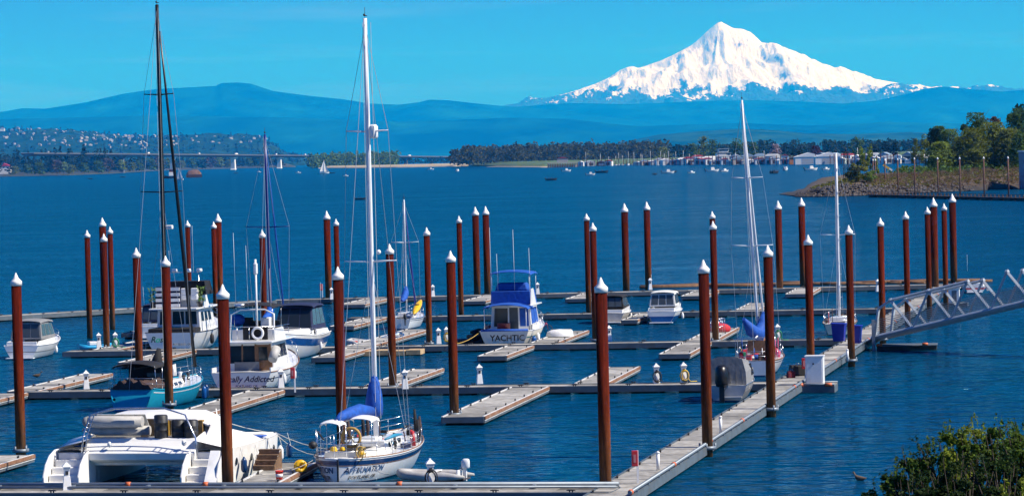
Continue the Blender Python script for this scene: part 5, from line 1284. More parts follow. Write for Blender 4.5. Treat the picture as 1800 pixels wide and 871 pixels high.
t, h = sailboat('white cluttered sailboat behind the grey canvas boat, blue sail cover, leaning white mast', (15.2, 216.5), 9.0, 3.0, 4.1, 16.2, M_ALU, lean=(-.6, .75), cover=M_BLUEC, jib=M_ALU, clutter=46, cover_v=True, fs=1.0, spr=((.42, 1.35), (.69, 1.0)))
MB().box((2.9, 0, 1.75), (.1, 1.3, .8)).obj('companionway', M_TEAK, t)
for k in range(2): MB().tube([(.3 + 1.4 * k, 1.2, 1.0), (.3 + 1.4 * k, 1.2, 2.4), (.3 + 1.4 * k, -1.2, 2.4), (.3 + 1.4 * k, -1.2, 1.0)], .025, 5).obj('dodger_frame', M_STEEL, t)
for k in range(5): MB().tube([(.1 + .12 * k, -1.25, 1.3 + .1 * math.sin(k)), (.15 + .1 * k, -1.3, 1.9), (.3 + .1 * k, -1.25, 1.2)], .035, 5).obj('coiled_line', HG if k % 2 else HY, t)
sailboat('small sailboat with a tall blue mast, hull hidden behind the white trawler', (-19.3, 258.6), 9.0, 2.9, 4.0, 15.2, mat('blue_mast', (.008, .02, .17), .3), cover=M_BLUEC, jib=M_BLUEC, lean=(-.2, .1), r=.11, spr=((.53, 1.7),))
t, h = sailboat('small white sailboat carrying a yellow kayak, blue sail cover low on its mast', (-9.6, 287.5), 7.4, 2.6, 3.1, 9.6, M_ALU, cover=M_BLUEC, jib=mat('purple_blue', (.03, .03, .25), .7), r=.06, spr=((.62, 1.2),))
ky = thing('kayak', 'yellow kayak lashed along the side of a small white sailboat', 'kayak', t.matrix_basis.to_translation() if False else t.location, HD)
m = MB(); m.loft([[(x, -1.15 + w * math.cos(a), 1.75 + (x - 1.8) * .3 + w * .75 * math.sin(a)) for a in np.linspace(0, 6.283, 12, endpoint=False)] for (x, w) in ((.2, .02), (.7, .2), (1.6, .32), (2.5, .3), (3.3, .18), (3.8, .02))], closed=True, cap=True); m.obj('shell', M_YEL, ky); MB().lathe([(.2, 0), (.22, .05)], c=(1.9, -1.15, 2.0), n=12).obj('seat_rim', M_BLACK, ky)
outboard(t, -.1, -.5, 1.0, .7)
sailboat('right-hand sailboat with a stepped white mast and pale green hull beside the blue bins', (24.8, 262.0), 7.6, 2.6, 3.2, 12.7, M_ALU, hull_mt=mat('pale_green_hull', (.3, .4, .38), .35, vary=.1), steps=True, boom=False, r=.11, spr=((.5, 1.35),), clutter=8)
# ---- grey canvas boat with an outboard
def canvas_boat():
    t = boat('aluminium_boat', 'aluminium fishing boat fully covered by grey canvas, black outboard at its stern', 'motor boat', (12.1, 195.2), R(80))
    h = Hull(6.6, 2.4, .95, .95, 1.25, ts=.95, tm=.45, a=.4, c=1.1, rake=.7, full=2.4)
    MA = mat('bare_aluminium', (.42, .44, .46), .4, metal=.5, vary=.1)
    std_hull(t, h, MA, M_NAVYP, rail=M_STEEL); h.strip(-.45, -.2, rel=True, transom=False).obj('dark_band', M_GREYC, t)
    secs = []
    for i in range(13):
        x = .25 + 4.4 * i / 12; top = 2.3 if x < 3.9 else 2.3 - (x - 3.9) * 1.1; top -= .09 * (i % 3 == 1) - max(0, .8 - x) * .5; w = 1.12 - .04 * (x > 3.5) + .012 * (i % 3 == 1)
        secs.append([(x, -w, .95), (x, -w * .97, 1.7), (x, -w * .8, top - .13), (x, -w * .4, top), (x, w * .4, top), (x, w * .8, top - .13), (x, w * .97, 1.7), (x, w, .95)])
    m = MB().loft(secs, smooth=False); m.add(list(reversed(secs[0])), [tuple(range(8))]); m.add(secs[-1], [tuple(range(8))]); m.obj('canvas_cover', M_GREYC, t)
    for k in range(6): MB().tube([(.24, -.9 + .36 * k, .97), (.27, -.85 + .34 * k, 2.12)], .018, 4).obj('canvas_seam', mat('canvas_seam_grey', (.11, .115, .12), .9), t)
    for k in range(2): MB().slab([(3.0 + .75 * k, -1.12, 1.35), (3.6 + .75 * k, -1.11, 1.35), (3.6 + .75 * k, -.98, 2.0 - .25 * k), (3.0 + .75 * k, -.99, 2.0)], (0, -1, 0), .03).obj('side_window', M_GLASS, t)
    o = outboard(t, -.12, .2, 1.15, 2.1, mat('engine_black', (.008, .008, .009), .35)); MB().box((-1.1, .2, 1.72), (.03, .3, .08)).obj('cowl_stripe', M_RED, o)
    MB().box((-.35, -.4, .3), (.6, 1.0, .06)).obj('boarding_platform', MA, t); MB().lathe([(.1, 0), (.1, .16)], c=(2.2, -.2, 2.3), n=8).obj('lamp', M_BLACK, t)
    letter('registration', 'OR 716', .25, M_WHITE, t, on_side(h, .3, .62, -1), .1)
canvas_boat()
# ---- inflatables, jet ski, small craft
def rib(label, loc, rz, L=3.0, motor=True, mt=None, floor=None):
    t = thing('inflatable_dinghy', label, 'inflatable', loc, rz, 'inflatable boats'); mt = mt or M_GREYT
    m = MB(); w = .62; P = [(-.35, -w, .22), (L * .55, -w, .22), (L * .8, -w * .7, .26), (L * .92, 0, .32), (L * .8, w * .7, .26), (L * .55, w, .22), (-.35, w, .22)]
    Q = []
    for i in range(len(P) - 1):
        for k in range(4): Q.append(Vector(P[i]).lerp(Vector(P[i + 1]), k / 4))
    Q.append(Vector(P[-1])); rs = [.21] * len(Q); rs[0] = rs[-1] = .05; rs[1] = rs[-2] = .15
    m.tube(Q, rs, 10); m.obj('tube', mt, t)
    MB().box((L * .3, 0, .1), (L * .75, .9, .06)).obj('floor', floor or mat('dark_floor', (.06, .05, .05), .8), t); MB().box((.05, 0, .3), (.06, .95, .4)).obj('transom', M_WHITE, t); MB().box((L * .4, 0, .42), (.25, 1.15, .05)).obj('thwart', M_WHITE, t)
    if motor: outboard(t, .0, 0, .62, .75, M_WHITE)
    MB().box((L * .55, .1, .25), (.5, .4, .22)).obj('bag', M_RED, t, bevel=.06)
    return t
p = G(812, 845, 0); rib('grey inflatable with a small white outboard beside the front dock', (p.x, p.y + .3, 0), R(160), 3.2)
p = G(690, 596, 0); rib('grey inflatable alongside a finger dock behind the tall white mast', (-11.6, 263.0, 0), R(110), 3.4, False)
m = Hull(4.2, 1.4, .5, .45, .65, ts=.8, a=.5); t = thing('rowing_boat', 'small open blue and white boat ahead of the grey inflatable', 'rowing boat', (-9.8, 266.5, 0), R(80)); m.shell().obj('hull', mat('pale_blue', (.35, .5, .62), .4), t); m.rail(.0, .04).obj('gunwale', M_BLUEP, t); m.deck(-.28).obj('floor', M_GREYT, t)
for x in (1.0, 2.2): MB().box((x, 0, .38), (.25, 1.25, .05)).obj('thwart', M_TEAK, t)
p = G(984, 592, DZ); t = thing('upturned_dinghy', 'small white dinghy lying upside down on the third walkway', 'dinghy', (p.x, p.y + .6, DZ), R(170))
m = MB(); m.loft([[(x, w * math.cos(a), .04 + z * math.sin(a)) for a in np.linspace(0, math.pi, 9)] for (x, w, z) in ((-1.0, .5, .4), (-.95, .62, .5), (0, .66, .55), (.6, .5, .5), (.95, .2, .35), (1.05, .03, .1))], cap=True); m.obj('hull', M_WHITE, t); MB().box((-.1, -.66, .3), (.35, .12, .45)).obj('outboard_bracket', M_GREYT, t); MB().tube([(-.9, 0, .56), (.7, 0, .55)], .03, 5).obj('keel', M_GREYC, t)
def jetski():
    p = G(856, 603, 0); t = thing('jet_ski', 'red and black jet ski parked on a black float before the blue canopied cruiser', 'jet ski', (p.x - .1, p.y - .3, .42), R(28))
    m = MB(); m.loft([[(x, -w, z0), (x, -w * .95, z1), (x, 0, z2), (x, w * .95, z1), (x, w, z0), (x, 0, z0 - .2)] for (x, w, z0, z1, z2) in ((-1.4, .5, .1, .3, .32), (-.4, .56, .1, .42, .5), (.6, .52, .14, .52, .62), (1.2, .34, .22, .55, .6), (1.6, .06, .36, .5, .5))], closed=True, cap=True); m.obj('hull', M_BLACK, t)
    m = MB(); m.loft([[(x, -w, z0), (x, -w * .7, z1), (x, w * .7, z1), (x, w, z0)] for (x, w, z0, z1) in ((.1, .3, .5, .95), (.55, .42, .5, 1.0), (1.1, .3, .5, .78), (1.5, .08, .45, .55))], closed=True, cap=True); m.obj('hood', M_RED, t)
    m = MB(); m.loft([[(x, -w, .4), (x, -w * .8, z), (x, w * .8, z), (x, w, .4)] for (x, w, z) in ((-1.2, .25, .6), (-.5, .26, .78), (.1, .2, .72))], closed=True, cap=True); m.obj('seat', M_BLKC, t)
    MB().tube([(.15, -.4, 1.05), (.3, 0, 1.0), (.15, .4, 1.05)], .035, 6).obj('handlebar', M_BLACK, t); MB().box((.7, 0, 1.0), (.3, .5, .06), ry=-.4).obj('windscreen', M_WHITE, t)
    f = thing('drive_on_float', 'low black drive-on float under the jet ski', 'float', (p.x - 1.2, p.y - .2, 0), R(14))
    for k in range(5): MB().box((-1.4 + k * .85, 0, .12), (.78, 1.9, .4)).obj('float_block', M_BLACK, f, bevel=.05)
    for s in (-1, 1): MB().tube([(-1.7, s * .45, .37), (2.2, s * .45, .37)], .06, 6).obj('roller_bar', M_GREYC, f)
jetski()
t = thing('wooden_float', 'low tan timber float in front of the third walkway, right of the tall mast', 'float', (-9.0, 249.9, 0), R(-9))
for k in range(4): MB().box((-1.75 + k * 1.17, 0, .2 + .05 * (k % 2)), (1.1, 1.7, .36)).obj('crate_block', mat('tan_timber', (.44, .31, .17), .85, vary=.25, scale=3), t, bevel=.02)
t = thing('paddle_boat', 'bright blue plastic paddle boat on the finger dock at the left', 'paddle boat', (-32.3, 262.5, .0), R(20)); m = MB(); m.loft([[(x, -w, .35), (x, -w, z), (x, w, z), (x, w, .35)] for (x, w, z) in ((-1.3, .5, .8), (-.5, .65, .62), (.5, .65, .6), (1.25, .4, .75))], closed=True, cap=True); m.obj('hull', mat('cyan_plastic', (.02, .32, .6), .4), t); MB().box((-.2, 0, .78), (.6, .9, .3)).obj('seat', M_WHITE, t, bevel=.06); MB().box((0, 0, .2), (2.2, 1.0, .4)).obj('pontoon', M_WHITE, t, bevel=.08)
def bicycle():
    p = G(953, 588, DZ); t = thing('bicycle', 'dark bicycle with a red frame standing on the finger dock by the blue canopied cruiser', 'bicycle', (p.x, p.y + 1.4, DZ), R(-15))
    for x in (-.52, .52):
        w = MB(); w.tube([(x + .33 * math.cos(a), 0, .35 + .33 * math.sin(a)) for a in np.linspace(0, 6.283, 19)], .025, 5, cap=False); wo_ = w.obj('wheel', M_BLACK, t)
        sp = MB()
        for k in range(6): sp.tube([(x - .32 * math.cos(k * .52), 0, .35 - .32 * math.sin(k * .52)), (x + .32 * math.cos(k * .52), 0, .35 + .32 * math.sin(k * .52))], .005, 3)
        sp.obj('spokes', M_STEEL, wo_)
    f = MB(); A, B_, C, D = (-.52, 0, .35), (-.05, 0, .32), (-.15, 0, .85), (.4, 0, .85)
    for (a, b) in ((A, B_), (A, C), (B_, C), (C, D), (B_, D), (D, (.52, 0, .35))): f.tube([a, b], .022, 5)
    f.obj('frame', M_RED, t); MB().box((-.17, 0, .95), (.26, .13, .06)).obj('saddle', M_BLACK, t); MB().tube([(.38, -.28, 1.02), (.42, 0, .98), (.38, .28, 1.02)], .02, 5).obj('handlebar', M_BLACK, t)
bicycle()
p = G(1262, 584, DZ); t = thing('red_cover', 'red tarpaulin bunched at the foot of a pile beyond the third walkway', 'tarpaulin', (p.x + .2, p.y + .6, DZ), 0); MB().ball((0, 0, .25), (.85, .5, .45), 12, 8).obj('sheet', mat('red_cloth', (.5, .02, .03), .8, vary=.2), t); MB().ball((-.35, .05, .5), (.4, .35, .5), 10, 7).obj('fold', mat('red_cloth', (.5, .02, .03), .8), t)
t = thing('metal_cage', 'thin metal pen around the pile with the red tarpaulin', 'railing', (p.x - .9, p.y - 1.3, DZ), R(-10))
for k in range(5):
    for y in (0, 1.4): MB().tube([(k * .3, y, 0), (k * .3, y, 1.1)], .018, 4).obj('bar', M_STEEL, t)
for y in (0, 1.4):
    for z in (.5, 1.1): MB().tube([(0, y, z), (1.2, y, z)], .018, 4).obj('rail', M_STEEL, t)
# ---- gear on the main dock beside the cabinet
for (u, v, d, mt, n, l, c) in ((1403, 660, (1.05, .6, .62), M_BLACK, 'black_crate', 'large black crate on the main dock behind the white cabinet', 'crate'), (1424, 657, (.45, .4, .5), M_BLKC, 'black_bag', 'black bag between the crate and the red cabinet', 'bag'), (1391, 664, (.5, .4, .36), mat('maroon_bag', (.13, .01, .02), .8), 'maroon_bag', 'dark red bag at the foot of the black crate', 'bag')):
    p = G(u, v, DZ); t = thing(n, l, c, (p.x, p.y + .3, DZ), R(12)); MB().box((0, 0, d[2] / 2), d, taper=.94).obj('body', mt, t, bevel=.05); MB().box((0, 0, d[2] + .02), (d[0] * .9, d[1] * .9, .05)).obj('lid', mt, t, bevel=.015); MB().tube([(-.12, 0, d[2] + .03), (-.1, 0, d[2] + .13), (.1, 0, d[2] + .13), (.12, 0, d[2] + .03)], .02, 5).obj('handle', M_STEEL, t)
# ---- duck on the left finger dock
p = G(65, 664, DZ); d = MB(); d.loft([[(x, w * math.cos(a), z + h_ * math.sin(a)) for a in np.linspace(0, 6.283, 10, endpoint=False)] for (x, w, z, h_) in ((-.3, .02, .2, .02), (-.2, .08, .18, .06), (-.05, .13, .17, .11), (.1, .12, .18, .12), (.2, .07, .24, .1), (.24, .045, .33, .05), (.27, .055, .41, .05), (.32, .05, .42, .045), (.37, .02, .4, .015), (.43, .02, .39, .008))], closed=True, cap=True); o = d.obj('duck', mat('brown_feather', (.1, .065, .04), .9, vary=.4, scale=12)); o.location = p; o2 = o.copy(); COL.objects.link(o2); q = G(1512, 843, 0); o2.location = (q.x, q.y, -.1); o2.rotation_euler = (0, 0, 2.6); tag(o2, 'dark duck swimming near the bottom right shrubs', 'duck')
tag(o, 'brown duck resting on the short finger dock at the left edge', 'duck')
# ---- white hut and skiff moored behind the gangway
t = thing('dock_hut', 'small white hut on a float behind the gangway piles', 'hut', (39.6, 306.5, 0), R(-11)); t.scale = (.62, .62, .62); MB().box((0, 0, .2), (4, 3.4, .5)).obj('float', M_WAL, t); MB().box((0, 0, 1.5), (1.6, 1.6, 2.1)).obj('wall', M_WHITE, t); MB().box((0, 0, 2.6), (1.9, 1.9, .12)).obj('roof', M_WHITE, t); MB().box((.1, -.82, 1.4), (.7, .03, 1.7)).obj('door', M_GREYC, t)
cruiser('skiff', 'small white skiff with red stripe beyond the group of four piles', (44.8, 331), 5.5, 2.1, .7, .95, M_GEL, None, stripe=(M_RED, -.3, -.15), wind=False, top=False, cuddy=False, rails=False)
# ================================================================ FAR SHORE, RIGHT POINT, RIVER TRAFFIC
def leafmat(name, c, vary=.45, trans=.25):
    m = bpy.data.materials.new(name); m.use_nodes = True; t = m.node_tree; b = t.nodes['Principled BSDF']
    b.inputs['Roughness'].default_value = .75; b.inputs['Specular IOR Level'].default_value = .25
    geo = t.nodes.new('ShaderNodeNewGeometry'); r = t.nodes.new('ShaderNodeMapRange'); r.inputs[3].default_value = 1 - vary; r.inputs[4].default_value = 1 + vary
    t.links.new(geo.outputs['Random Per Island'], r.inputs[0])
    mx = t.nodes.new('ShaderNodeMix'); mx.data_type = 'RGBA'; mx.blend_type = 'MULTIPLY'; mx.inputs[0].default_value = 1; mx.inputs[6].default_value = (*c, 1)
    t.links.new(r.outputs[0], mx.inputs[7]); t.links.new(mx.outputs[2], b.inputs['Base Color'])
    tr = t.nodes.new('ShaderNodeBsdfTranslucent'); ms = t.nodes.new('ShaderNodeMixShader'); ms.inputs[0].default_value = .45; out = t.nodes['Material Output']
    t.links.new(mx.outputs[2], tr.inputs['Color']); t.links.new(b.outputs[0], ms.inputs[1]); t.links.new(tr.outputs[0], ms.inputs[2]); t.links.new(ms.outputs[0], out.inputs['Surface'])
    return m
L_DARK = leafmat('conifer_green', (.016, .036, .018)); L_MID = leafmat('leaf_green', (.09, .155, .025)); L_OLIVE = leafmat('olive_leaf', (.155, .185, .025)); L_PALE = leafmat('spring_green', (.17, .23, .03))
L_BROWN = leafmat('bare_twig', (.12, .085, .05)); L_BLOSSOM = leafmat('pale_blossom', (.35, .26, .27)); L_RED = leafmat('copper_leaf', (.09, .025, .02)); L_YEL = leafmat('broom_yellow', (.16, .16, .02))
M_BARK = mat('bark', (.035, .026, .018), .95, vary=.3)
def leaf_cloud(m, rg, c, rad, n, s, flat=.6):
    """n small leaf faces spread through a lumpy ellipsoid made of several sub-clumps"""
    cl = []
    k = max(3, n // 90)
    for i in range(k):
        d = rg.normal(size=3); d /= np.linalg.norm(d); q = rg.uniform(.25, .85)
        cl.append((c + d * np.array(rad) * q, np.array(rad) * rg.uniform(.25, .48)))
    vs = []; fs = []; o = len(m.v)
    for i in range(n):
        cc, rr_ = cl[rg.randint(k)]
        d = rg.normal(size=3); d /= np.linalg.norm(d)
        p = cc + d * rr_ * rg.uniform(.45, 1.0) ** .6
        nrm = d * .8 + rg.normal(size=3) * .6 + np.array((0, 0, .3)); nrm /= np.linalg.norm(nrm)
        a = np.cross(nrm, rg.normal(size=3)); a /= np.linalg.norm(a); b = np.cross(nrm, a); z = s * rg.uniform(.6, 1.4)
        q = len(vs); vs += [p + a * z, p + b * z * flat, p - a * z, p - b * z * flat]; fs.append((q, q + 1, q + 2, q + 3))
    m.add([tuple(v) for v in vs], fs)
def tree(name, label, base, h, w, leaf, seed, n=1500, s=.45, trunk=.22, group=None, narrow=0, dense=1.0):
    rg = np.random.RandomState(seed); t = thing(name, label, 'tree', base, rg.uniform(0, 6), group)
    tr = MB(); bend = rg.uniform(-.05, .05, 2) * h
    P = [(bend[0] * k * k, bend[1] * k * k, h * .95 * k) for k in np.linspace(0, 1, 6)]
    tr.tube([(P[0][0], P[0][1], -.8)] + P, [trunk * h / 18 * x for x in (1.25, 1, .85, .65, .45, .25, .08)], 7)
    for i in range(8):
        z = rg.uniform(.25, .85); a = rg.uniform(0, 6.28); p0 = Vector((bend[0] * z * z, bend[1] * z * z, h * .95 * z)); L = w * .45 * rg.uniform(.5, 1)
        tr.tube([p0, p0 + Vector((math.cos(a) * L * .6, math.sin(a) * L * .6, L * .5)), p0 + Vector((math.cos(a) * L, math.sin(a) * L, L * 1.05))], [trunk * .35, trunk * .2, .03], 5)
    tr.obj('trunk', M_BARK, t)
    m = MB()
    lumps = 13
    for i in range(lumps):
        z = rg.uniform(.12, .93); wid = w * .5 * (1 - abs(z - .42) * 1.05) * (1 - narrow * .3); a = rg.uniform(0, 6.28); d = wid * rg.uniform(.1, .75)
        leaf_cloud(m, rg, np.array((math.cos(a) * d + bend[0] * z * z, math.sin(a) * d + bend[1] * z * z, h * z)), (wid * .66, wid * .66, h * .13), int(n / lumps * dense), s)
    for i in range(int(n * .45)):     # single twigs and leaves between the clumps
        z = rg.uniform(.1, 1) ** .8; wid = w * .5 * (1.08 - abs(z - .42) * 1.1); a = rg.uniform(0, 6.28); d = wid * rg.uniform(0, 1) ** .5
        p = Vector((math.cos(a) * d + bend[0] * z * z, math.sin(a) * d + bend[1] * z * z, h * z)); e = Vector(rg.normal(size=3)).normalized(); f_ = e.orthogonal().normalized(); k = s * rg.uniform(.5, 1.1)
        m.add([p + e * k, p + f_ * k * .5, p - e * k, p - f_ * k * .5], [(0, 1, 2, 3)])
    m.obj('crown', leaf, t)
    return t
def conifer(name, label, base, h, w, leaf, seed, n=700, s=.6, group=None):
    rg = np.random.RandomState(seed); t = thing(name, label, 'tree', base, rg.uniform(0, 6), group)
    MB().tube([(0, 0, -1), (0, 0, h * .97)], [h * .022, .02], 6).obj('trunk', M_BARK, t); m = MB(); vs = []; fs = []
    for i in range(n):
        z = rg.uniform(.08, 1) ; r = w / 2 * (1 - z) * rg.uniform(.5, 1.15); a = rg.uniform(0, 6.28)
        p = np.array((r * math.cos(a), r * math.sin(a), h * z)); o = np.array((math.cos(a), math.sin(a), -.35)); sd = np.array((-math.sin(a), math.cos(a), rg.uniform(-.3, .3))); k = s * rg.uniform(.6, 1.4)
        q = len(vs); vs += [tuple(p + o * k), tuple(p + sd * k * .5), tuple(p - o * k), tuple(p - sd * k * .5)]; fs.append((q, q + 1, q + 2, q + 3))
    m.add(vs, fs); m.obj('crown', leaf, t); return t
def forest(name, pts, leaf, n=26, s=2.2, seed=1, con=0.0):
    """a far wood that reads as one mass: many small leaf faces gathered in crowns"""
    rg = np.random.RandomState(seed); m = MB()
    for (x, y, z, h, w) in pts:
        if rg.rand() < con:
            vs = []; fs = []
            for i in range(n):
                q = rg.uniform(.05, 1); r = w * .35 * (1 - q); a = rg.uniform(0, 6.28); p = np.array((x + r * math.cos(a), y + r * math.sin(a), z + h * 1.15 * q)); o = np.array((math.cos(a), math.sin(a), -.6)) * s; sd = np.array((-math.sin(a), math.cos(a), 0)) * s * .7
                k = len(vs); vs += [tuple(p + o), tuple(p + sd), tuple(p - o), tuple(p - sd)]; fs.append((k, k + 1, k + 2, k + 3))
            m.add(vs, fs)
        else:
            leaf_cloud(m, rg, np.array((x, y, z + h * .62)), (w * .55, w * .55, h * .42), int(n * .65), s); leaf_cloud(m, rg, np.array((x, y, z + h * .22)), (w * .6, w * .6, h * .3), int(n * .35), s)
    return tag(m.obj(name, leaf), kind='stuff')
def shore(name, us, vf, dback, zprof, m, seed=0, amp=1.0, nx=120, far=None):
    """low land: front edge on the water along photo points, rising to a crest and running back"""
    u = np.linspace(us[0], us[-1], nx); v = np.interp(u, us, vf); P = [G(a, b, 0) for a, b in zip(u, v)]
    X = []; Y = []; Z = []
    for (q, z) in zprof:
        n_ = fbm(u / 14 + seed, np.full(nx, q * 9.0 + seed), 4) - .5
        X.append([p.x * (1 + q * dback / p.y) for p in P]); Y.append([p.y + q * dback + (0 if q == 0 else 0) for p in P]); Z.append([z + (amp * k if z > .3 else 0) for k in n_])
    X, Y, Z = np.array(X), np.array(Y), np.array(Z)
    env = np.minimum(1, np.minimum((u - us[0]) / 18.0, 1 if far else (us[-1] - u) / 18.0))
    Z = np.where(Z > 0, Z * np.clip(env, 0, 1), Z)
    return tag(grid_obj(name, X, Y, Z, m), kind='structure')
# ---- left bank and town hillside
hill_mat = forest_material('hillside_green', (0.006, 0.026, 0.02), (0.02, 0.05, 0.03), 0.012, (.03, .065, .035))
ridge('town_hillside', [(-200, 240), (0, 229), (40, 231), (70, 229), (95, 229), (140, 231), (200, 238), (240, 243), (330, 239), (380, 237), (430, 239), (462, 243), (480, 258), (500, 270), (520, 279), (545, 286)],
      19000, 900, 4200, hill_mat, 44, nx=320, ny=26, tooth=14)
land_mat = mat('shore_soil', (.03, .036, .02), .95, vary=.3, scale=.05)
grass_mat = mat('grass_bank', (.06, .105, .025), .95, vary=.35, scale=.03)
sand_mat = mat('pale_sand', (.36, .3, .2), .95, vary=.15, scale=.05)
BU, BV = [-120, 0, 120, 200, 260, 300, 400, 480, 520], [313, 310.5, 308, 304.8, 301, 299, 296.4, 294.6, 293.8]
def yb_(u): return G(u, np.interp(u, BU, BV), 0).y
shore('left_bank', BU, BV, 2600, [(0, -.5), (.0005, .6), (.02, 2), (.15, 4), (.5, 8), (1, 12)], land_mat, 3, 2)
rg = np.random.RandomState(11)
def hz(u, y): return atY(u, 0, y).x
pts = []
for i in range(420):
    u = rg.uniform(-40, 560); v = np.interp(u, [0, 240, 460, 500, 545], [229, 243, 243, 270, 286]); y = 19000 - rg.uniform(0, 1) ** 1.5 * 3000; k = 1 - ((19000 - y) / 4200) ** 1.3
    p = atY(u, v, 19000); pts.append((p.x * y / 19000, y, p.z * k - 4, rg.uniform(16, 36), rg.uniform(20, 44)))
forest('hillside_wood', pts, L_DARK, 26, 5.5, 2, .45)
pts = [(hz(u, y), y, 4, rg.uniform(26, 44) * (1.15 if u < 190 else .8), rg.uniform(20, 34)) for u, y in [(u, yb_(u) + q) for u, q in zip(rg.uniform(-40, 490, 380), rg.uniform(150, 1500, 380))]]
forest('riverbank_wood', pts, L_DARK, 44, 3.6, 3, .4)
H_DIM = mat('house_cream', (.3, .3, .28), .7, vary=0); H_WHITE = mat('house_white', (.75, .74, .7), .6, vary=0); H_TAN = mat('house_tan', (.45, .38, .3), .7, vary=0); H_ROOF = mat('house_roof', (.12, .1, .1), .8, vary=0); H_GREY = mat('house_grey', (.36, .38, .4), .7, vary=0)
def house(name, label, cat, w, d, h, wall, roof, rh=.45, group=None, door=None):
    t = thing(name, label, cat, (0, 0, 0), 0, group)
    MB().box((0, 0, h / 2 - .5), (w, d, h + 1)).obj('wall', wall, t)
    r = MB(); o = .4; z = h - .05; q = w * rh * .5
    r.add([(-w / 2 - o, -d / 2 - o, z), (w / 2 + o, -d / 2 - o, z), (w / 2 + o, d / 2 + o, z), (-w / 2 - o, d / 2 + o, z), (0, -d / 2 - o, z + q), (0, d / 2 + o, z + q)], [(0, 1, 4), (1, 2, 5, 4), (2, 3, 5), (3, 0, 4, 5), (3, 2, 1, 0)]); r.obj('roof', roof, t)
    if door: MB().box((0, -d / 2 - .03, h * .38), (w * .55, .1, h * .74)).obj('door', door, t)
    return t
protos = [house('hillside_house', 'small pale house among the trees of the far left hillside', 'house', 13, 10, 7, H_DIM, H_ROOF, group='houses on the far hillside'), house('hillside_house', 'small pale house among the trees of the far left hillside', 'house', 17, 11, 8, H_TAN, H_DIM, group='houses on the far hillside'), house('hillside_house', 'small pale house among the trees of the far left hillside', 'house', 22, 13, 9, H_DIM, H_GREY, group='houses on the far hillside')]
for i in range(150):
    u = rg.uniform(2, 260) if i < 118 else rg.uniform(250, 470); kk = rg.uniform(.02, .62) if u < 260 else rg.uniform(.1, .5); y = 19000 - 4200 * kk; v = np.interp(u, [0, 240, 460], [229, 243, 243]); p = atY(u, v, 19000)
    z = p.z * (1 - kk ** 1.3) + 14; o = protos[i] if i < 3 else dup(protos[i % 3])
    o.location = (p.x * y / 19000, y, z); o.rotation_euler = (0, 0, rg.uniform(-.6, .9)); o.scale = (rg.uniform(.55, 1.0),) * 3
for (u, v, sc, l) in ((8, 300, 2.0, 'red-roofed white house at the water on the left edge'), (4, 226, 1.7, 'white block on the hill crest at the left edge'), (8, 250, 3.4, 'long pale building low on the left hillside')):
    y = 7000 if v == 300 else 17300; p = atY(u, v + 4, y); o = house('white_house', l, 'house', 14, 10, 7, H_WHITE, M_RED if v == 300 else H_GREY); o.location = (p.x, y, p.z); o.scale = (sc, sc, sc if v != 250 else 1)
rb = []
for i, u in enumerate((18, 40, 62, 92, 104, 118, 140, 166, 182, 205, 225, 236, 258, 271, 290, 312, 330, 348, 362, 378, 396, 430, 452)):
    y = yb_(u) + 70 + 20 * (i % 3); h = (18, 22, 26, 30, 24)[i % 5]; lf = (L_OLIVE, L_MID, L_PALE, L_MID, L_BROWN)[(i * 3) % 5]
    if i < 5: o = tree('riverside_tree', 'rounded tree on the far left riverbank', (0, 0, 0), 24, 26, lf, 50 + i, 260, 2.1, group='trees on the far left riverbank'); rb.append(o)
    else: o = dup(rb[i % 5])
    o.location = (hz(u, y), y, 2.5); k = h / 24 * min(1.35, y / 7000); o.scale = (k * (1 + .1 * (i % 3)), k, k)
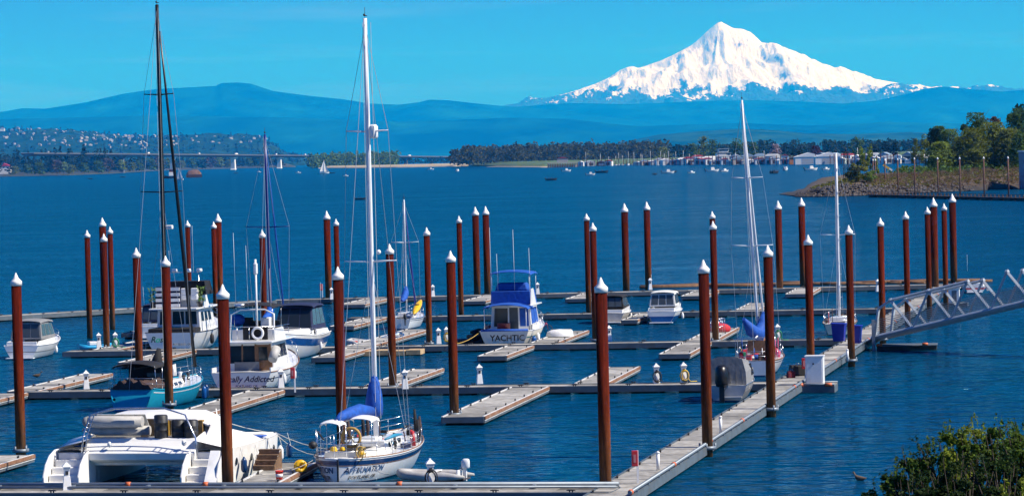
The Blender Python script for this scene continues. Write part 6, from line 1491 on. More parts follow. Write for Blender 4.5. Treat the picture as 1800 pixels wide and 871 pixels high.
# ---- bridge
def bridge():
    A = atY(70, 269.5, 6950); Bp = atY(800, 275.5, 10400); d = Bp - A; L = d.length; ang = math.atan2(d.y, d.x)
    t = thing('river_bridge', 'long low concrete bridge on tall piers crossing the far channel', 'bridge', (A.x, A.y, 0), ang)
    M_CON = mat('bridge_concrete', (.08, .085, .09), .8, vary=.1, scale=.02)
    prof = [(-14, 0), (14, 0), (14, -1.5), (6, -5.5), (-6, -5.5), (-14, -1.5)]
    MB().loft([[(x * L, q[0], A.z + (Bp.z - A.z) * x + q[1]) for q in prof] for x in np.linspace(-.02, 1.05, 12)], closed=True, cap=True, smooth=False).obj('deck_span', M_CON, t)
    for s in (-1, 1): MB().loft([[(x * L, s * 13.6 + q, A.z + (Bp.z - A.z) * x + z) for (q, z) in ((-.3, 0), (.3, 0), (.3, 1.3), (-.3, 1.3))] for x in np.linspace(-.02, 1.05, 6)], closed=True, cap=True, smooth=False).obj('parapet', M_CON, t)
    for u in (214, 303, 410, 491, 560, 615, 664, 713, 757):
        # where the ray through this photo column meets the bridge line
        r = ray(u, 280); den = d.x * r.y - d.y * r.x; k = (A.y * r.x - A.x * r.y) / den; x = k * L; z = A.z + (Bp.z - A.z) * k
        m = MB(); m.loft([[(x - a, -b, zz), (x + a, -b, zz), (x + a, b, zz), (x - a, b, zz)] for (a, b, zz) in ((7, 6, -2), (5, 5, 3), (4.2, 4.5, z - 13), (12, 5, z - 7), (30, 6, z - 5.4))], closed=True, cap=True, smooth=False); m.obj('pier', H_WHITE if u in (303, 410, 491) else M_CON, t)
    tp = None
    for i, (u, s, l) in enumerate(((88, .9, 'white lorry on the bridge at its far left'), (263, 1.2, 'white lorry on the bridge near the leaning black stay'), (352, .7, 'small white van on the bridge'), (417, 2.1, 'long white lorry on the bridge above the tall white pier'), (487, .8, 'white van on the bridge by the blue mast'), (538, .8, 'white car on the bridge above the small wood'), (675, 1, 'white van on the bridge right of the tall white mast'), (721, 2.6, 'longest white lorry on the bridge near its right end'))):
        r = ray(u, 280); den = d.x * r.y - d.y * r.x; k = (A.y * r.x - A.x * r.y) / den; p = A + d * k
        c = thing('lorry', l, 'lorry', (p.x - 2, p.y - 8, p.z), ang, 'vehicles on the bridge'); MB().box((0, 0, 2.6), (9 * s, 3, 4)).obj('cargo_box', H_WHITE, c); MB().box((4.5 * s + 1.6, 0, 1.9), (2.6, 2.8, 3)).obj('cab', H_WHITE, c)
        for x in (-3 * s, 3 * s): MB().tube([(x, -1.4, .5), (x, 1.4, .5)], .6, 8).obj('wheel', M_BLACK, c)
bridge()
# ---- mid-river wood and sand bar, long wooded island
shore('sand_bar', [560, 610, 700, 800, 850], [296.5, 296, 294.5, 292.5, 291], 1500, [(0, -.5), (.001, .5), (.03, 3.2), (.3, 5), (1, 2)], sand_mat, 8, .6)
pts = [(hz(u, y), y, 2, rg.uniform(26, 36), rg.uniform(20, 30)) for u, y in zip(rg.uniform(538, 690, 190), rg.uniform(7600, 8600, 190))]
forest('island_wood', pts, L_MID, 60, 3.0, 4)
pts = [(hz(u, y), y, 2, rg.uniform(14, 22), rg.uniform(20, 30)) for u, y in zip(rg.uniform(690, 790, 40), rg.uniform(9500, 10500, 40))]
forest('channel_wood', pts, L_DARK, 30, 2.6, 5)
shore('wooded_island', [785, 830, 900, 960, 1000, 1100, 1200, 1300, 1400, 1500, 1620, 1900], [290.5, 292, 293.5, 293.5, 291.3, 289.4, 288.3, 287.3, 286.6, 285.6, 284.2, 279], 2600, [(0, -.5), (.0008, .8), (.012, 2.2), (.05, 5), (.2, 7), (1, 8)], grass_mat, 5, 1.2, far=True)
shore('island_beach', [855, 900, 950, 975], [293.6, 294.2, 294.4, 294], 60, [(0, -.3), (.05, .4), (.5, 1.3), (1, 1.5)], sand_mat, 2, .2)
pts = [(hz(u, y), y, 5, rg.uniform(26, 33) * (1 if u > 810 else .8), rg.uniform(20, 30)) for u, y in zip(rg.uniform(792, 1165, 460), rg.uniform(5350, 6300, 460))]
forest('island_forest', pts, leafmat('forest_brown_green', (.06, .065, .022)), 64, 2.5, 6)
pts = [(hz(u, y), y, 5, rg.uniform(20, 28), rg.uniform(20, 34)) for u, y in zip(rg.uniform(1140, 1640, 230), rg.uniform(5500, 6300, 230))]
forest('far_marina_wood', pts, L_DARK, 50, 2.8, 7)
def ym(u): return float(np.interp(u, [980, 1100, 1200, 1300, 1400, 1500, 1620], [4600, 4300, 4050, 3720, 3480, 3270, 3000]))
# ---- trees that stand out among the far houseboats
for i, (u, vt, y, w, lf, l) in enumerate(((1213, 252, 4500, 20, L_MID, 'round green tree left of the tall twin trees at the far marina'), (1230, 239, 4520, 24, L_OLIVE, 'tallest olive tree of the clump behind the far marina'), (1246, 245, 4480, 22, L_MID, 'right dark tree of the clump behind the far marina'), (1290, 243, 4500, 20, L_MID, 'tree just left of the leaning white mast top, on the far shore'), (1318, 250, 4600, 16, L_MID, 'small tree just right of the leaning white mast on the far shore'), (1160, 258, 4700, 24, L_OLIVE, 'low yellow-brown tree at the left end of the far marina trees'),
    (1358, 253, 4500, 15, L_BLOSSOM, 'pale pinkish blossoming tree on the far shore'), (1428, 257, 4500, 18, L_RED, 'copper-leaved tree on the far shore'), (1395, 262, 4500, 26, L_DARK, 'low dark tree beside the copper-leaved one'), (1503, 241, 4200, 24, L_MID, 'big green round tree left of the point on the far shore'), (1530, 254, 4250, 18, L_DARK, 'darker small tree right of the big round one'), (1553, 248, 4300, 16, L_DARK, 'dark pointed tree in the last clump before the point'), (1566, 251, 4350, 16, L_DARK, 'rightmost dark tree in the last clump before the point'))):
    y = ym(u) + 260 + (y % 100) * .6; w *= y / 4500; z = 4; top = atY(u, vt, y).z; tree('shore_tree', l, (hz(u, y), y, z), top - z, w * 1.15, lf, 90 + i, 620, 1.15, group='single trees on the far shore')
conifer('fir_tree', 'small dark fir by the copper tree on the far shore', (hz(1373, 4480), 4480, 4), 20, 10, L_DARK, 5, 250, 1.4, 'single trees on the far shore')
# ---- far marina: floating boathouses, long sheds, moored masts
cols = [H_WHITE, H_GREY, mat('boathouse_brown', (.1, .06, .05), .8, vary=.1), H_WHITE, mat('boathouse_pale_green', (.45, .55, .5), .7, vary=.1), H_TAN, mat('boathouse_blue', (.07, .14, .24), .7, vary=.1), H_WHITE]
rofs = [H_WHITE, H_GREY, H_ROOF, mat('roof_red', (.3, .03, .03), .7, vary=0), H_WHITE, mat('roof_bluegrey', (.2, .28, .36), .6, vary=0)]
bp = [house('boathouse', 'floating boathouse in the crowded far marina', 'boathouse', 9 + (i % 3) * 2.5, 16, 5 + (i % 2) * 1.4, cols[i], rofs[i % 6], .4, 'floating boathouses in the far marina', (M_BLACK if i % 2 else H_GREY)) for i in range(8)]
n = 0; us = [1016, 1030, 1052, 1062, 1115, 1128, 1140, 1152, 1164] + list(range(1176, 1622, 9))
for u in us:
    y = ym(u) + rg.uniform(-20, 20); k = rg.randint(8); o = bp[n] if n < 8 else dup(bp[k])
    o.location = (hz(u + rg.uniform(-2, 2), y), y, .5); o.rotation_euler = (0, 0, rg.uniform(-.3, .3)); sc = rg.uniform(.65, 1.1) * y / 4000; o.scale = (sc, sc, sc * rg.uniform(.8, 1.15)); n += 1
for u in range(1220, 1622, 22):
    y = ym(u) + 110 + rg.uniform(-25, 25); o = dup(bp[(0, 3, 7, 1, 5)[rg.randint(5)]]); o.location = (hz(u, y), y, 2); o.rotation_euler = (0, 0, rg.uniform(-.9, .9)); sc = y / 4900; o.scale = (1.2 * sc, 1.1 * sc, 1.4 * sc)
o = house('orange_hut', 'small orange floating hut in the far marina', 'boathouse', 8, 8, 6, mat('hut_orange', (.5, .17, .03), .7, vary=.1), H_ROOF); y = ym(1388) - 45; o.location = (hz(1388, y), y, .5)
for (u, w, y, l) in ((1415, 28, 3400, 'long white shed roof in the far marina, left one of two'), (1451, 28, 3330, 'long white shed roof in the far marina, right one of two')):
    o = house('boat_shed', l, 'boat shed', w, 20, 7, H_WHITE, H_WHITE, .3, door=H_GREY); o.location = (hz(u, y), y, .5)
t = thing('club_house', 'white three-storey building with stepped decks between two far shore trees', 'building', (hz(1265, 4150), 4150, 3), .1)
for k, (w, z) in enumerate(((22, 3), (17, 8), (12, 13))): MB().box((0, 0, z), (w, 12, 4)).obj('storey', H_WHITE, t); MB().box((0, -6.2, z + .4), (w * .9, .3, 1.6)).obj('window', M_GLASS, t); MB().box((0, 0, z + 2.2), (w + 2, 14, .4)).obj('roof', H_GREY, t)
t = thing('open_shed', 'row of tan open boat stalls at the left end of the far marina', 'boat shed', (hz(982, 4250), 4250, 0), .02); MB().box((0, 0, 5.6), (38, 14, 1.0)).obj('roof', H_TAN, t)
for k in range(13): MB().box((-18.5 + k * 3.08, -6.5, 2.6), (.7, .7, 5.2)).obj('post', mat('red_post', (.3, .1, .05), .8), t)
for k in range(12): MB().box((-17 + k * 3.08, 4, 2.2), (2.0, 1, 4)).obj('stall_back', mat('stall_tan', (.6, .5, .36), .8), t)
o = house('red_hut', 'red roofed hut on the green bank left of the far marina', 'hut', 14, 8, 4, H_TAN, mat('roof_red', (.3, .03, .03), .7), .3); o.location = (hz(982, 4450), 4450, 7)
t0 = None
for i, u in enumerate((1046, 1060, 1081, 1089, 1096, 1117, 1123, 1155, 1160, 1169, 1193, 1204, 1218, 1286, 1337, 1500, 1021, 1073, 1105, 1136, 1180)):
    y = ym(u) + 60 + (i % 4) * 15
    if t0 is None:
        t0 = thing('moored_yacht', 'tiny moored yacht with a bare mast among the far boathouses', 'yacht', (0, 0, 0), 0, 'moored yachts in the far marina'); Hull(10, 3, 1.2, 1.1, 1.5, ts=.7).shell(5).obj('hull', H_WHITE, t0); MB().box((4.5, 0, 1.5), (4, 2, 1)).obj('cabin', H_WHITE, t0); MB().tube([(5.5, 0, 1), (5.5, 0, 15)], .16, 5).obj('mast', H_WHITE, t0); MB().tube([(5.5, 0, 3), (1.5, 0, 3)], .2, 5).obj('boom', M_NAVYC, t0); o = t0
    else: o = dup(t0)
    o.location = (hz(u, y), y, 0); o.rotation_euler = (0, 0, R(80) + rg.uniform(-.4, .4)); k = rg.uniform(.8, 1.25); o.scale = (1, 1, k)
pp = None
for i in range(90):
    u = 1012 + i * 6.3; y = ym(u) - 45 + rg.uniform(-15, 15)
    if pp is None: pp = tag(MB().tube([(0, 0, -1), (0, 0, 9)], .35, 6).obj('marina_pile', M_PILE), 'thin brown pile in the row at the far marina', 'pile', 'piles of the far marina'); o = pp
    else: o = pp.copy(); COL.objects.link(o)
    o.location = (hz(u + rg.uniform(-1.5, 1.5), y), y, 0); o.scale = (1, 1, rg.uniform(.7, 1.2))
# ---- boats out on the river
def small_boat(hm, cab=True):
    t = thing('motor_boat', '', 'motor boat', (0, 0, 0), 0, 'small boats out on the river'); h = Hull(6.5, 2.4, .9, .85, 1.3, ts=.9, rake=.6); h.shell(6).obj('hull', hm, t); h.deck(-.1).obj('deck', H_WHITE if cab else M_BLACK, t)
    if cab: c = MB(); f = hexa(c, 2.4, 4.4, .9, .8, .8, 2.2, .5, .1, .1); c.obj('cabin', H_WHITE, t); panel(f['F'], .1, .9, .4, .9, center=(3.4, 0, 1.5)).obj('windscreen', M_GLASS, t)
    else:
        for x in (1.6, 3.2): MB().ball((x, 0, 1.15), (.28, .32, .5), 8, 6).obj('cargo', M_BLACK, t)
    outboard(t, -.1, 0, 1.0, 1.2); return t
b1 = small_boat(H_WHITE); b2 = small_boat(M_BLACK, False); f1 = f2 = True
for (u, v, k, rz, sc, l) in ((603, 310, 1, .1, 1.0, 'white motor boat low on the water left of the tall white mast'), (752, 298.5, 1, 0, 1.6, 'white motor boat off the sand bar'), (802, 301, 1, 1.2, 1.5, 'white motor boat with a dark top off the left tip of the wooded island'), (960, 317, 2, .2, 1.3, 'dark skiff in the middle of the river, below the open stalls'), (988, 301.5, 1, .1, 1.6, 'white motor boat throwing spray before the open stalls'), (1030, 308, 1, 0, 1.3, 'white motor boat left of a dark one, in front of the far marina'), (1048, 304, 2, 0, 1.9, 'dark skiff behind the white motor boat before the far marina'), (1148, 307, 2, 1, 1, 'tiny dark skiff before the far marina, left of a white pair'), (1164, 305, 1, 0, 1.7, 'left boat of a pair of white motor boats before the far marina'), (1176, 303, 2, .2, 1.2, 'dark skiff touching the white pair before the far marina'), (1210, 304.5, 1, .4, 1.0, 'small white motor boat below the clump of far trees'), (1241, 302, 1, .1, 1.9, 'white motor boat left of the leaning mast, one of two'), (1267, 302, 1, .5, 1.3, 'white motor boat nearer the leaning mast, one of two'),
    (1356, 305, 2, 1, 1.8, 'dark cabin skiff right of the leaning mast'), (1378, 299.5, 1, 1.2, 1.6, 'white cabin boat facing us right of the leaning mast'), (1415, 299.5, 1, .2, 1.8, 'white boat left of the right-hand mast'), (1446, 298.5, 1, .4, 1.1, 'grey speck of a boat close left of the right-hand mast'), (155, 314.5, 2, 0, 1.1, 'dark skiff far left on the river, the left one'), (212, 311.5, 2, .3, 1.3, 'dark skiff left of the black mast'), (410, 305, 2, 0, 1.4, 'dark skiff under the bridge pier'), (520, 304.5, 1, 0, 1.3, 'white motor boat right of the blue mast'), (580, 304.8, 2, 0, 1.2, 'dark skiff by the far small sail'), (452, 303, 1, 0, 1.2, 'white motor boat left of the blue mast'), (625, 351, 2, 0, .75, 'dark open boat in mid-river just left of the tall white mast')):
    p = G(u, v, 0); src = b1 if k == 1 else b2
    if (k == 1 and f1) or (k == 2 and f2):
        o = src
        if k == 1: f1 = False
        else: f2 = False
    else: o = dup(src)
    o.location = (p.x, p.y, 0); o.rotation_euler = (0, 0, rz); o.scale = (sc * .8,) * 3; o['label'] = l
def sail_far(u, v, label, hgt, sc, rz):
    p = G(u, v, 0); t = thing('sailing_boat', label, 'sailing boat', (p.x, p.y, 0), rz, 'boats under sail on the river'); Hull(9, 2.8, 1.0, .9, 1.3, ts=.7).shell(6).obj('hull', H_WHITE, t); MB().tube([(4.2, 0, .8), (4.2, 0, hgt)], .12, 6).obj('mast', H_WHITE, t)
    for nm, A, Bq, C in (('mainsail', (4.1, 0, 1.8), (.3, .5, 1.8), (4.1, 0, hgt - .3)), ('jib', (8.6, 0, 1.5), (4.4, .7, 1.4), (4.3, 0, hgt * .88))):
        m = MB(); A, Bq, C = Vector(A), Vector(Bq), Vector(C); row = []
        for i in range(7):
            k = i / 6; a = A.lerp(C, k); b = Bq.lerp(C, k); row.append([a.lerp(b, j / 4) + Vector((0, .5 * math.sin(j / 4 * 3.14) * (1 - k), 0)) for j in range(5)])
        m.loft(row); m.loft([[q + Vector((0, .05, 0)) for q in reversed(r_)] for r_ in row]); m.obj(nm, H_WHITE, t)
    t.scale = (sc,) * 3; return t
sail_far(322, 316, 'white sailing boat with two sails in front of the barge', 11.5, 1.0, R(165)); sail_far(562, 305, 'small white sail far off before the wooded sand bar', 12, 1.35, R(20))
p = G(313, 313, 0); t = thing('tug_boat', 'red and white tug pushing a barge on the far left river', 'tug', (p.x, p.y, 0), R(185)); t.scale = (.7, .7, .8); Hull(22, 8, 3, 2.6, 4, ts=.9).shell(6).obj('hull', mat('tug_red', (.16, .03, .03), .6), t); MB().box((9, 0, 6), (10, 6, 5)).obj('deck_house', H_WHITE, t); MB().box((10, 0, 10), (6, 5, 4)).obj('wheel_house', mat('tug_red', (.16, .03, .03), .6), t); MB().box((10.5, 0, 10.6), (6.1, 5.1, 1.4)).obj('window', M_GLASS, t); MB().tube([(8, 0, 11), (8, 0, 17)], .3, 6).obj('mast', H_WHITE, t)
p = G(341, 311.5, 0); t = thing('barge', 'laden brown barge right of the white sailing boat', 'barge', (p.x, p.y, 0), R(5)); t.scale = (.64, .7, .75); MB().box((0, 0, 1.8), (28, 12, 4.6)).obj('hull', mat('barge_rust', (.05, .025, .025), .8, vary=.3, scale=.2), t)
m = MB(); m.loft([[(x, -w, 4), (x, -w * .6, z), (x, w * .6, z), (x, w, 4)] for (x, w, z) in ((-13, 4, 6), (-9, 5, 10.5), (0, 5, 11.5), (8, 5, 11), (13, 4, 6.5))], cap=True); m.obj('cargo_heap', mat('wood_chips', (.13, .075, .06), .95, vary=.4, scale=.3), t)
# ---- the point at right
pt_mat = bpy.data.materials.new('point_ground'); pt_mat.use_nodes = True
def _pm():
    t = pt_mat.node_tree; b = t.nodes['Principled BSDF']; b.inputs['Roughness'].default_value = 1; geo = t.nodes.new('ShaderNodeNewGeometry'); sp = t.nodes.new('ShaderNodeSeparateXYZ'); t.links.new(geo.outputs['Position'], sp.inputs[0])
    n = t.nodes.new('ShaderNodeTexNoise'); n.inputs['Scale'].default_value = .22; n.inputs['Detail'].default_value = 8; t.links.new(geo.outputs['Position'], n.inputs['Vector'])
    a = t.nodes.new('ShaderNodeMath'); a.operation = 'MULTIPLY_ADD'; a.inputs[1].default_value = 3.0; t.links.new(n.outputs[0], a.inputs[0]); t.links.new(sp.outputs[2], a.inputs[2])
    r = t.nodes.new('ShaderNodeMapRange'); r.inputs[1].default_value = 0; r.inputs[2].default_value = 9; t.links.new(a.outputs[0], r.inputs[0]); cr = t.nodes.new('ShaderNodeValToRGB'); e = cr.color_ramp.elements
    e[0].position = .15; e[0].color = (.02, .018, .016, 1); e[1].position = .95; e[1].color = (.09, .085, .025, 1)
    for p_, c in ((.3, (.045, .035, .027, 1)), (.5, (.085, .058, .036, 1)), (.75, (.09, .07, .03, 1))): q = cr.color_ramp.elements.new(p_); q.color = c
    t.links.new(r.outputs[0], cr.inputs[0]); t.links.new(cr.outputs[0], b.inputs['Base Color'])
_pm()
def point_land():
    xs = np.linspace(88, 460, 190); nx = len(xs)
    yf = np.interp(xs, [88, 96, 110, 125, 150, 200, 460], [1045, 1032, 1040, 1062, 1095, 1130, 1200]); hc = np.interp(xs, [88, 94, 104, 116, 140, 170, 460], [.2, 2.2, 4.3, 5.0, 5.2, 6.0, 7.5])
    Q = [(0, -.6), (2, .1), (4, .25), (10, .55), (18, .85), (26, 1), (50, 1.02), (110, 1.0), (220, .9), (300, .6), (340, -.3)]
    X = np.array([xs for q in Q]); Y = np.array([yf + q[0] * np.clip((xs - 84) / 40, .25, 1) for q in Q]); Z = np.array([hc * q[1] if q[1] > 0 else np.full(nx, q[1]) for q in Q])
    N = fbm(X / 5, Y / 5, 4) - .5; Z = Z + np.where(Z > .2, N * 1.1, 0)
    tag(grid_obj('point_land', X, Y, Z, pt_mat), kind='structure')
    def zat(x, y): return float(np.interp(x, xs, hc)) * float(np.interp((y - np.interp(x, xs, yf)) / max(.25, min(1, (x - 84) / 40)), [q[0] for q in Q], [max(q[1], 0) for q in Q]))
    return zat, lambda x: float(np.interp(x, xs, yf))
zat, yfr = point_land()
rg = np.random.RandomState(21)
m = MB()          # rip-rap at the tip
for i in range(700):
    x = 88 + rg.beta(.85, 1.9) * 62; y = yfr(x) + rg.uniform(-3, 8); r = rg.uniform(.35, 1.15); v = [(rg.normal() * .22 + a) * r for a in range(0)]
    P = [Vector(p) * r * rg.uniform(.75, 1.2) + Vector((x, y, zat(x, y) + .15)) for p in ((1, .2, 0), (0, 1, .1), (-1, -.1, 0), (0, -1, .05), (.1, 0, .8), (0, .1, -.6))]
    m.add(P, [(0, 1, 4), (1, 2, 4), (2, 3, 4), (3, 0, 4), (1, 0, 5), (2, 1, 5), (3, 2, 5), (0, 3, 5)])
tag(m.obj('rip_rap', mat('dark_rock', (.06, .05, .045), .95, vary=.4, scale=1)), kind='stuff')
m = MB()          # brown leafless scrub over the bank
for i in range(1100):
    x = rg.uniform(110, 210); y = yfr(x) + rg.uniform(2, 34); leaf_cloud(m, rg, np.array((x, y, zat(x, y) + .7)), (1.7, 1.7, 1.0), 26, .28, .22)
tag(m.obj('brown_scrub', leafmat('scrub_twigs', (.16, .105, .065), .5)), kind='stuff')
m = MB()
for i in range(800):
    x = rg.uniform(94, 190); y = yfr(x) + rg.uniform(6, 34); leaf_cloud(m, rg, np.array((x, y, zat(x, y) + .35)), (1.5, 1.5, .6), 26, .28, .5)
tag(m.obj('point_grass', leafmat('point_grass_yellow', (.15, .15, .025), .5)), kind='stuff')
def bush(label, x, y, h, w, lf, seed, n=700, s=.22):
    g = np.random.RandomState(seed); t = thing('bush', label, 'bush', (x, y, zat(x, y) - .2), 0, 'bushes on the point'); b = MB()
    for k in range(6): a = g.uniform(0, 6.28); b.tube([(0, 0, 0), (math.cos(a) * w * .2, math.sin(a) * w * .2, h * .6)], [.08, .02], 4)
    b.obj('stem', M_BARK, t); q = MB()
    for k in range(5): leaf_cloud(q, g, np.array((g.uniform(-.3, .3) * w, g.uniform(-.3, .3) * w, h * g.uniform(.3, .75))), (w * .3, w * .3, h * .3), n // 5, s)
    q.obj('foliage', lf, t)
for i, (u, h, w, lf, l) in enumerate(((1489, 3.6, 5, L_YEL, 'yellow-green bush at the tip of the point, left one'), (1503, 5.5, 5.5, L_YEL, 'yellow-green bush at the tip of the point, middle one'), (1517, 3.8, 5, L_PALE, 'bright green bush right of the yellow ones on the tip'), (1505, 8.2, 3.6, L_PALE, 'taller thin pale bush standing behind the yellow bushes'), (1525, 9.5, 3.2, L_PALE, 'tall thin pale bush near the leftmost thin poles'), (1608, 13, 5, L_OLIVE, 'tall thin olive bush left of the trees on the point'))):
    y = 1052 + (8 if i > 2 else 0) + (40 if i == 5 else 0); bush(l, hz(u, y), y, h * 1.25, w * 1.5, lf, 300 + i, 1300, .26)
for i, (u, vt, y, w, lf, l) in enumerate(((1634, 226, 1190, 8, L_DARK, 'thin sparse tree at the left of the trees on the point'), (1645, 222, 1200, 8, L_MID, 'second thin tree at the left of the trees on the point'), (1664, 227, 1170, 11, L_MID, 'green tree between the thin pair and the tall grey-topped tree'), (1648, 250, 1150, 12, L_PALE, 'low bright tree below the thin pair on the point'), (1684, 240, 1160, 13, L_OLIVE, 'low olive tree in front of the tall grey-topped tree'), (1713, 198, 1190, 13, L_MID, 'tall tree with a bare pale top on the point'), (1705, 225, 1150, 14, L_OLIVE, 'broad olive tree in the middle of the point'), (1740, 208, 1210, 15, L_BROWN, 'wide bare-twigged tree behind the olive trees'), (1742, 215, 1160, 15, L_OLIVE, 'yellow-olive tree right of the middle of the point'), (1765, 226, 1150, 12, L_OLIVE, 'narrow olive tree beside the dark right-edge tree'), (1786, 190, 1180, 14, L_MID, 'tall dark green tree at the right edge'), (1800, 183, 1200, 16, L_DARK, 'darkest tallest tree cut by the right edge'), (1790, 235, 1140, 10, L_MID, 'lower green tree in front at the right edge'))):
    x = hz(u, y); z = zat(x, y) - .3; tree('point_tree', l, (x, y, z), atY(u, vt, y).z - z, w, lf, 400 + i, 4200 if lf is not L_BROWN else 2000, .5, .3, 'trees on the point', dense=.5 if i < 2 else 1)
m = MB()          # leafy undergrowth under the trees of the point
for i in range(420):
    x = rg.uniform(130, 262); y = yfr(x) + rg.uniform(24, 110); leaf_cloud(m, rg, np.array((x, y, zat(x, y) + 1.3)), (2.6, 2.6, 1.9), 34, .45, .5)
tag(m.obj('undergrowth', L_MID), kind='stuff')
# poles and log boom
def boom():
    a = G(1528, 346.5, 0); b = G(1830, 354, 0); d = b - a; L = d.length; ang = math.atan2(d.y, d.x)
    t = thing('log_boom', 'dark timber boom with rails running from the point to the right edge', 'boom', (a.x, a.y, 0), ang); M_TB = mat('boom_timber', (.045, .032, .027), .9, vary=.4, scale=.8)
    n = 16
    for i in range(n):
        for y in (0, 1.3): MB().tube([((i + .03) * L / n, y, .25), ((i + .97) * L / n, y, .25)], .4, 6).obj('log', M_TB, t)
        MB().box(((i + .5) * L / n, .65, .75), (L / n - .2, 2.2, .18)).obj('plank_deck', M_TB, t)
    for i in range(46): MB().box((i * L / 46, .0, 1.15), (.28, .28, .9)).obj('rail_post', M_RUB, t)
    for z in (1.15, 1.55): MB().box((L / 2, 0, z), (L, .12, .12)).obj('rail', M_TB, t)
boom()
for (u, vt, vb, l) in ((1537.5, 280, 342, 'leftmost thin pole of the double pole on the point'), (1541.5, 280, 342, 'right thin pole of the double pole on the point'), (1558.5, 280, 341, 'thin pole right of the double pole on the point'), (1581, 279, 342.5, 'thin pole second right of the double pole'), (1610.5, 277.5, 343.5, 'thin capped pole left of the first point trees'), (1651.5, 277, 345, 'thin capped pole below the thin pair of trees'), (1690.5, 276.5, 346.5, 'thin capped pole in front of the olive trees'), (1733, 276, 348.5, 'thin capped pole third from the right edge building'), (1776, 275.5, 350, 'thin capped pole nearest the right edge')):
    p = G(u, vb, 0); p.y += 3; z = atY(u, vt, p.y).z; t = thing('thin_pole', l, 'pole', (p.x, p.y, 0), 0, 'thin brown poles along the boom'); MB().lathe([(.2, -1.5), (.2, z - .3)], n=10).obj('shaft', mat('thin_pole_rust', (.11, .045, .03), .8, vary=.2), t); MB().lathe([(.26, z - .5), (.26, z - .2), (.03, z + .15)], n=10).obj('cap', M_CAP, t)
y = 1060; x = hz(1481, y); t = thing('lattice_tower', 'dark lattice navigation tower at the tip of the point', 'tower', (x, y, 0), .3); zt = atY(1481, 262, y).z; M_LT = mat('tower_steel', (.03, .025, .025), .8)
for a in (-1, 1):
    for b in (-1, 1): MB().tube([(a * .75, b * .75, 0), (a * .55, b * .55, zt - 1)], .09, 5).obj('leg', M_LT, t)
for k in range(7):
    z0 = k * zt / 7.5; z1 = (k + 1) * zt / 7.5
    for s in (-1, 1): MB().tube([(-.72, s * .7, z0), (.65, s * .62, z1)], .06, 4).obj('brace', M_LT, t); MB().tube([(s * .7, .72, z0), (s * .62, -.65, z1)], .06, 4).obj('brace', M_LT, t)
MB().box((0, 0, zt - .9), (2.0, 2.0, .2)).obj('platform', M_LT, t); MB().lathe([(.25, zt - .8), (.25, zt), (.1, zt + .5)], n=8).obj('lantern', M_BLACK, t)
y = 1100; t = thing('metal_building', 'blue-grey metal building cut off by the right edge', 'building', (hz(1812, y), y, 0), .1); MB().box((0, 0, 6), (8, 8, 12)).obj('wall', mat('metal_blue', (.2, .28, .36), .6, vary=.1), t); MB().box((0, 0, 12.2), (8.6, 8.6, .5)).obj('roof', H_WHITE, t); MB().box((-1, -4.05, 2), (3, .15, 4)).obj('door', H_GREY, t)
for k in range(5): MB().box((-3.2 + 1.6 * k, -4.05, 8), (.15, .1, 7)).obj('rib', H_GREY, t)
y = 1075; t = thing('channel_sign', 'tilted yellow and white marker board among the thin poles', 'marker', (hz(1550, y), y, zat(hz(1550, y), y)), 0); MB().tube([(.4, 0, 0), (.9, 0, 3.2)], .06, 5).obj('post', M_GREYC, t); o = MB().box((0, 0, 0), (2.3, .08, .6)).obj('board', M_YEL, t); o.location = (.3, 0, 3.4); o.rotation_euler = (0, .55, 0); o = MB().box((0, 0, 0), (1.2, .07, .55)).obj('board_tail', H_WHITE, t); o.location = (1.7, 0, 2.5); o.rotation_euler = (0, .6, 0)
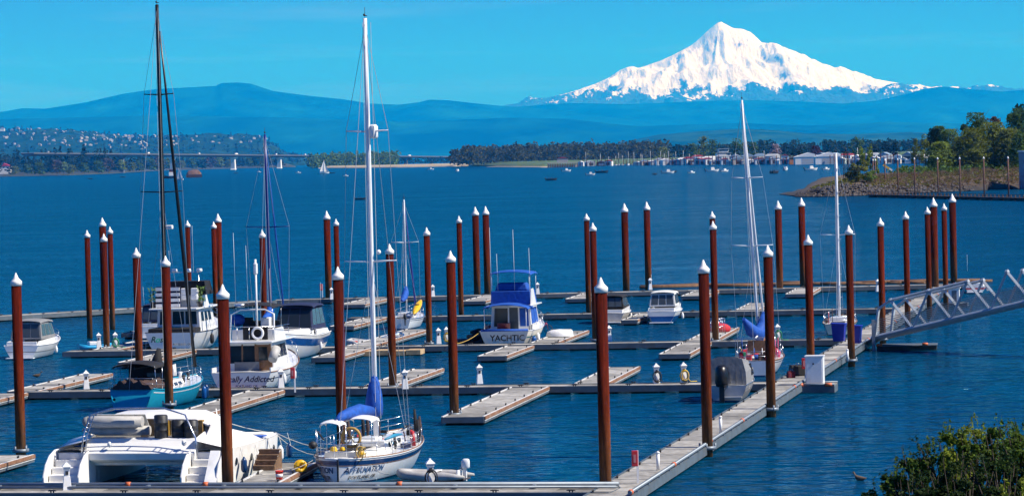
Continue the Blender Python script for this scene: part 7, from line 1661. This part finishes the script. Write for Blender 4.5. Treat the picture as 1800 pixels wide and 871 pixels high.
# ---- near bank and shrubs in the bottom right corner
def bank_z(x, y): return min((x - 5.2) * .95, (97 - y) * .55, 5.6)
xs = np.linspace(3, 70, 70); ys = np.linspace(20, 104, 70); X, Y = np.meshgrid(xs, ys)
Z = np.minimum(np.minimum((X - 5.2) * .95, (97 - Y) * .55), 5.6); Z = np.maximum(Z, -.7) + (fbm(X / 3, Y / 3, 4) - .5) * .5 * (Z > 0)
tag(grid_obj('near_bank', X, Y, Z, mat('bank_soil', (.05, .04, .025), 1, vary=.3)), kind='structure')
L_SHRUB = [leafmat('shrub_leaf', (.085, .14, .016), .65), leafmat('shrub_leaf_dark', (.028, .055, .011), .5), leafmat('shrub_leaf_bright', (.19, .23, .02), .45)]
def shrub(label, u, vt, y, w, lf, seed, n=2600, s=.062, deep=1.0):
    n = int(n * 1.8)
    g = np.random.RandomState(seed); top = atY(u, vt, y); gz = bank_z(top.x, y) - .2; h = top.z - gz
    t = thing('shrub', label, 'shrub', (top.x, y, gz), 0, 'shrubs on the near bank'); b = MB()
    for k in range(14):
        a = g.uniform(0, 6.28); q = g.uniform(.3, 1) * w * .45; b.tube([(0, 0, 0), (math.cos(a) * q * .5, math.sin(a) * q * .5, h * .5), (math.cos(a) * q, math.sin(a) * q, h * g.uniform(.75, 1.0))], [.035, .022, .006], 4)
    b.obj('stem', M_BARK, t); m = MB()
    for k in range(26):
        a = g.uniform(0, 6.28); q = w * .5 * g.uniform(0, 1) ** .6; zz = h * (1 - .35 * (q / (w * .5)) ** 2) * g.uniform(.45, .97); r = g.uniform(.2, .42) * w * .45
        leaf_cloud(m, g, np.array((math.cos(a) * q, math.sin(a) * q * .8, zz)), (r, r, r * .75), n // 26, s, .55)
    for k in range(int(w * 16)):     # loose shoots standing out of the outline
        a = g.uniform(0, 6.28); q = w * .5 * g.uniform(.1, 1); base = np.array((math.cos(a) * q, math.sin(a) * q, h * (1 - .35 * (q / (w * .5)) ** 2) * .92)); L = g.uniform(.15, .5); d = np.array((g.normal() * .3, g.normal() * .3, 1)); d /= np.linalg.norm(d)
        for j in range(7): leaf_cloud(m, g, base + d * L * j / 6, (.05, .05, .05), 2, s * .8, .45)
    m.obj('foliage', lf, t)
for a in (('low shrub at the left tip of the near bank growth', 1562, 838, 84, 1.5, 1, 1, 1500), ('small shrub right of the left tip on the near bank', 1592, 812, 83, 1.6, 0, 2, 2000), ('leggy shrub with sparse shoots on the near bank', 1628, 778, 84, 1.5, 1, 3, 1900), ('full green shrub left of the highest one on the near bank', 1668, 756, 83, 1.8, 0, 4, 3000), ('highest bright-topped shrub left of the corner', 1712, 744, 82, 1.7, 2, 5, 2800), ('dense dark shrub between the bright one and the right edge', 1756, 746, 81, 1.9, 0, 6, 3000), ('tall shrub cut by the right edge', 1805, 736, 80, 2.0, 0, 7, 3000), ('dark lower shrub in front of the leggy one', 1622, 832, 78, 1.7, 1, 8, 2400), ('dark lower shrub in the middle of the near bank growth', 1690, 808, 76, 2.0, 1, 9, 2800), ('bright feathery shrub in the middle of the near bank growth', 1672, 790, 79, 1.0, 2, 10, 1500), ('dark lower shrub near the right edge', 1765, 800, 75, 2.1, 1, 11, 2800), ('bright low shrub in the bottom right corner', 1788, 846, 70, 1.4, 2, 12, 2200)):
    shrub(a[0], a[1], a[2], a[3], a[4], L_SHRUB[a[5]], a[6], a[7])
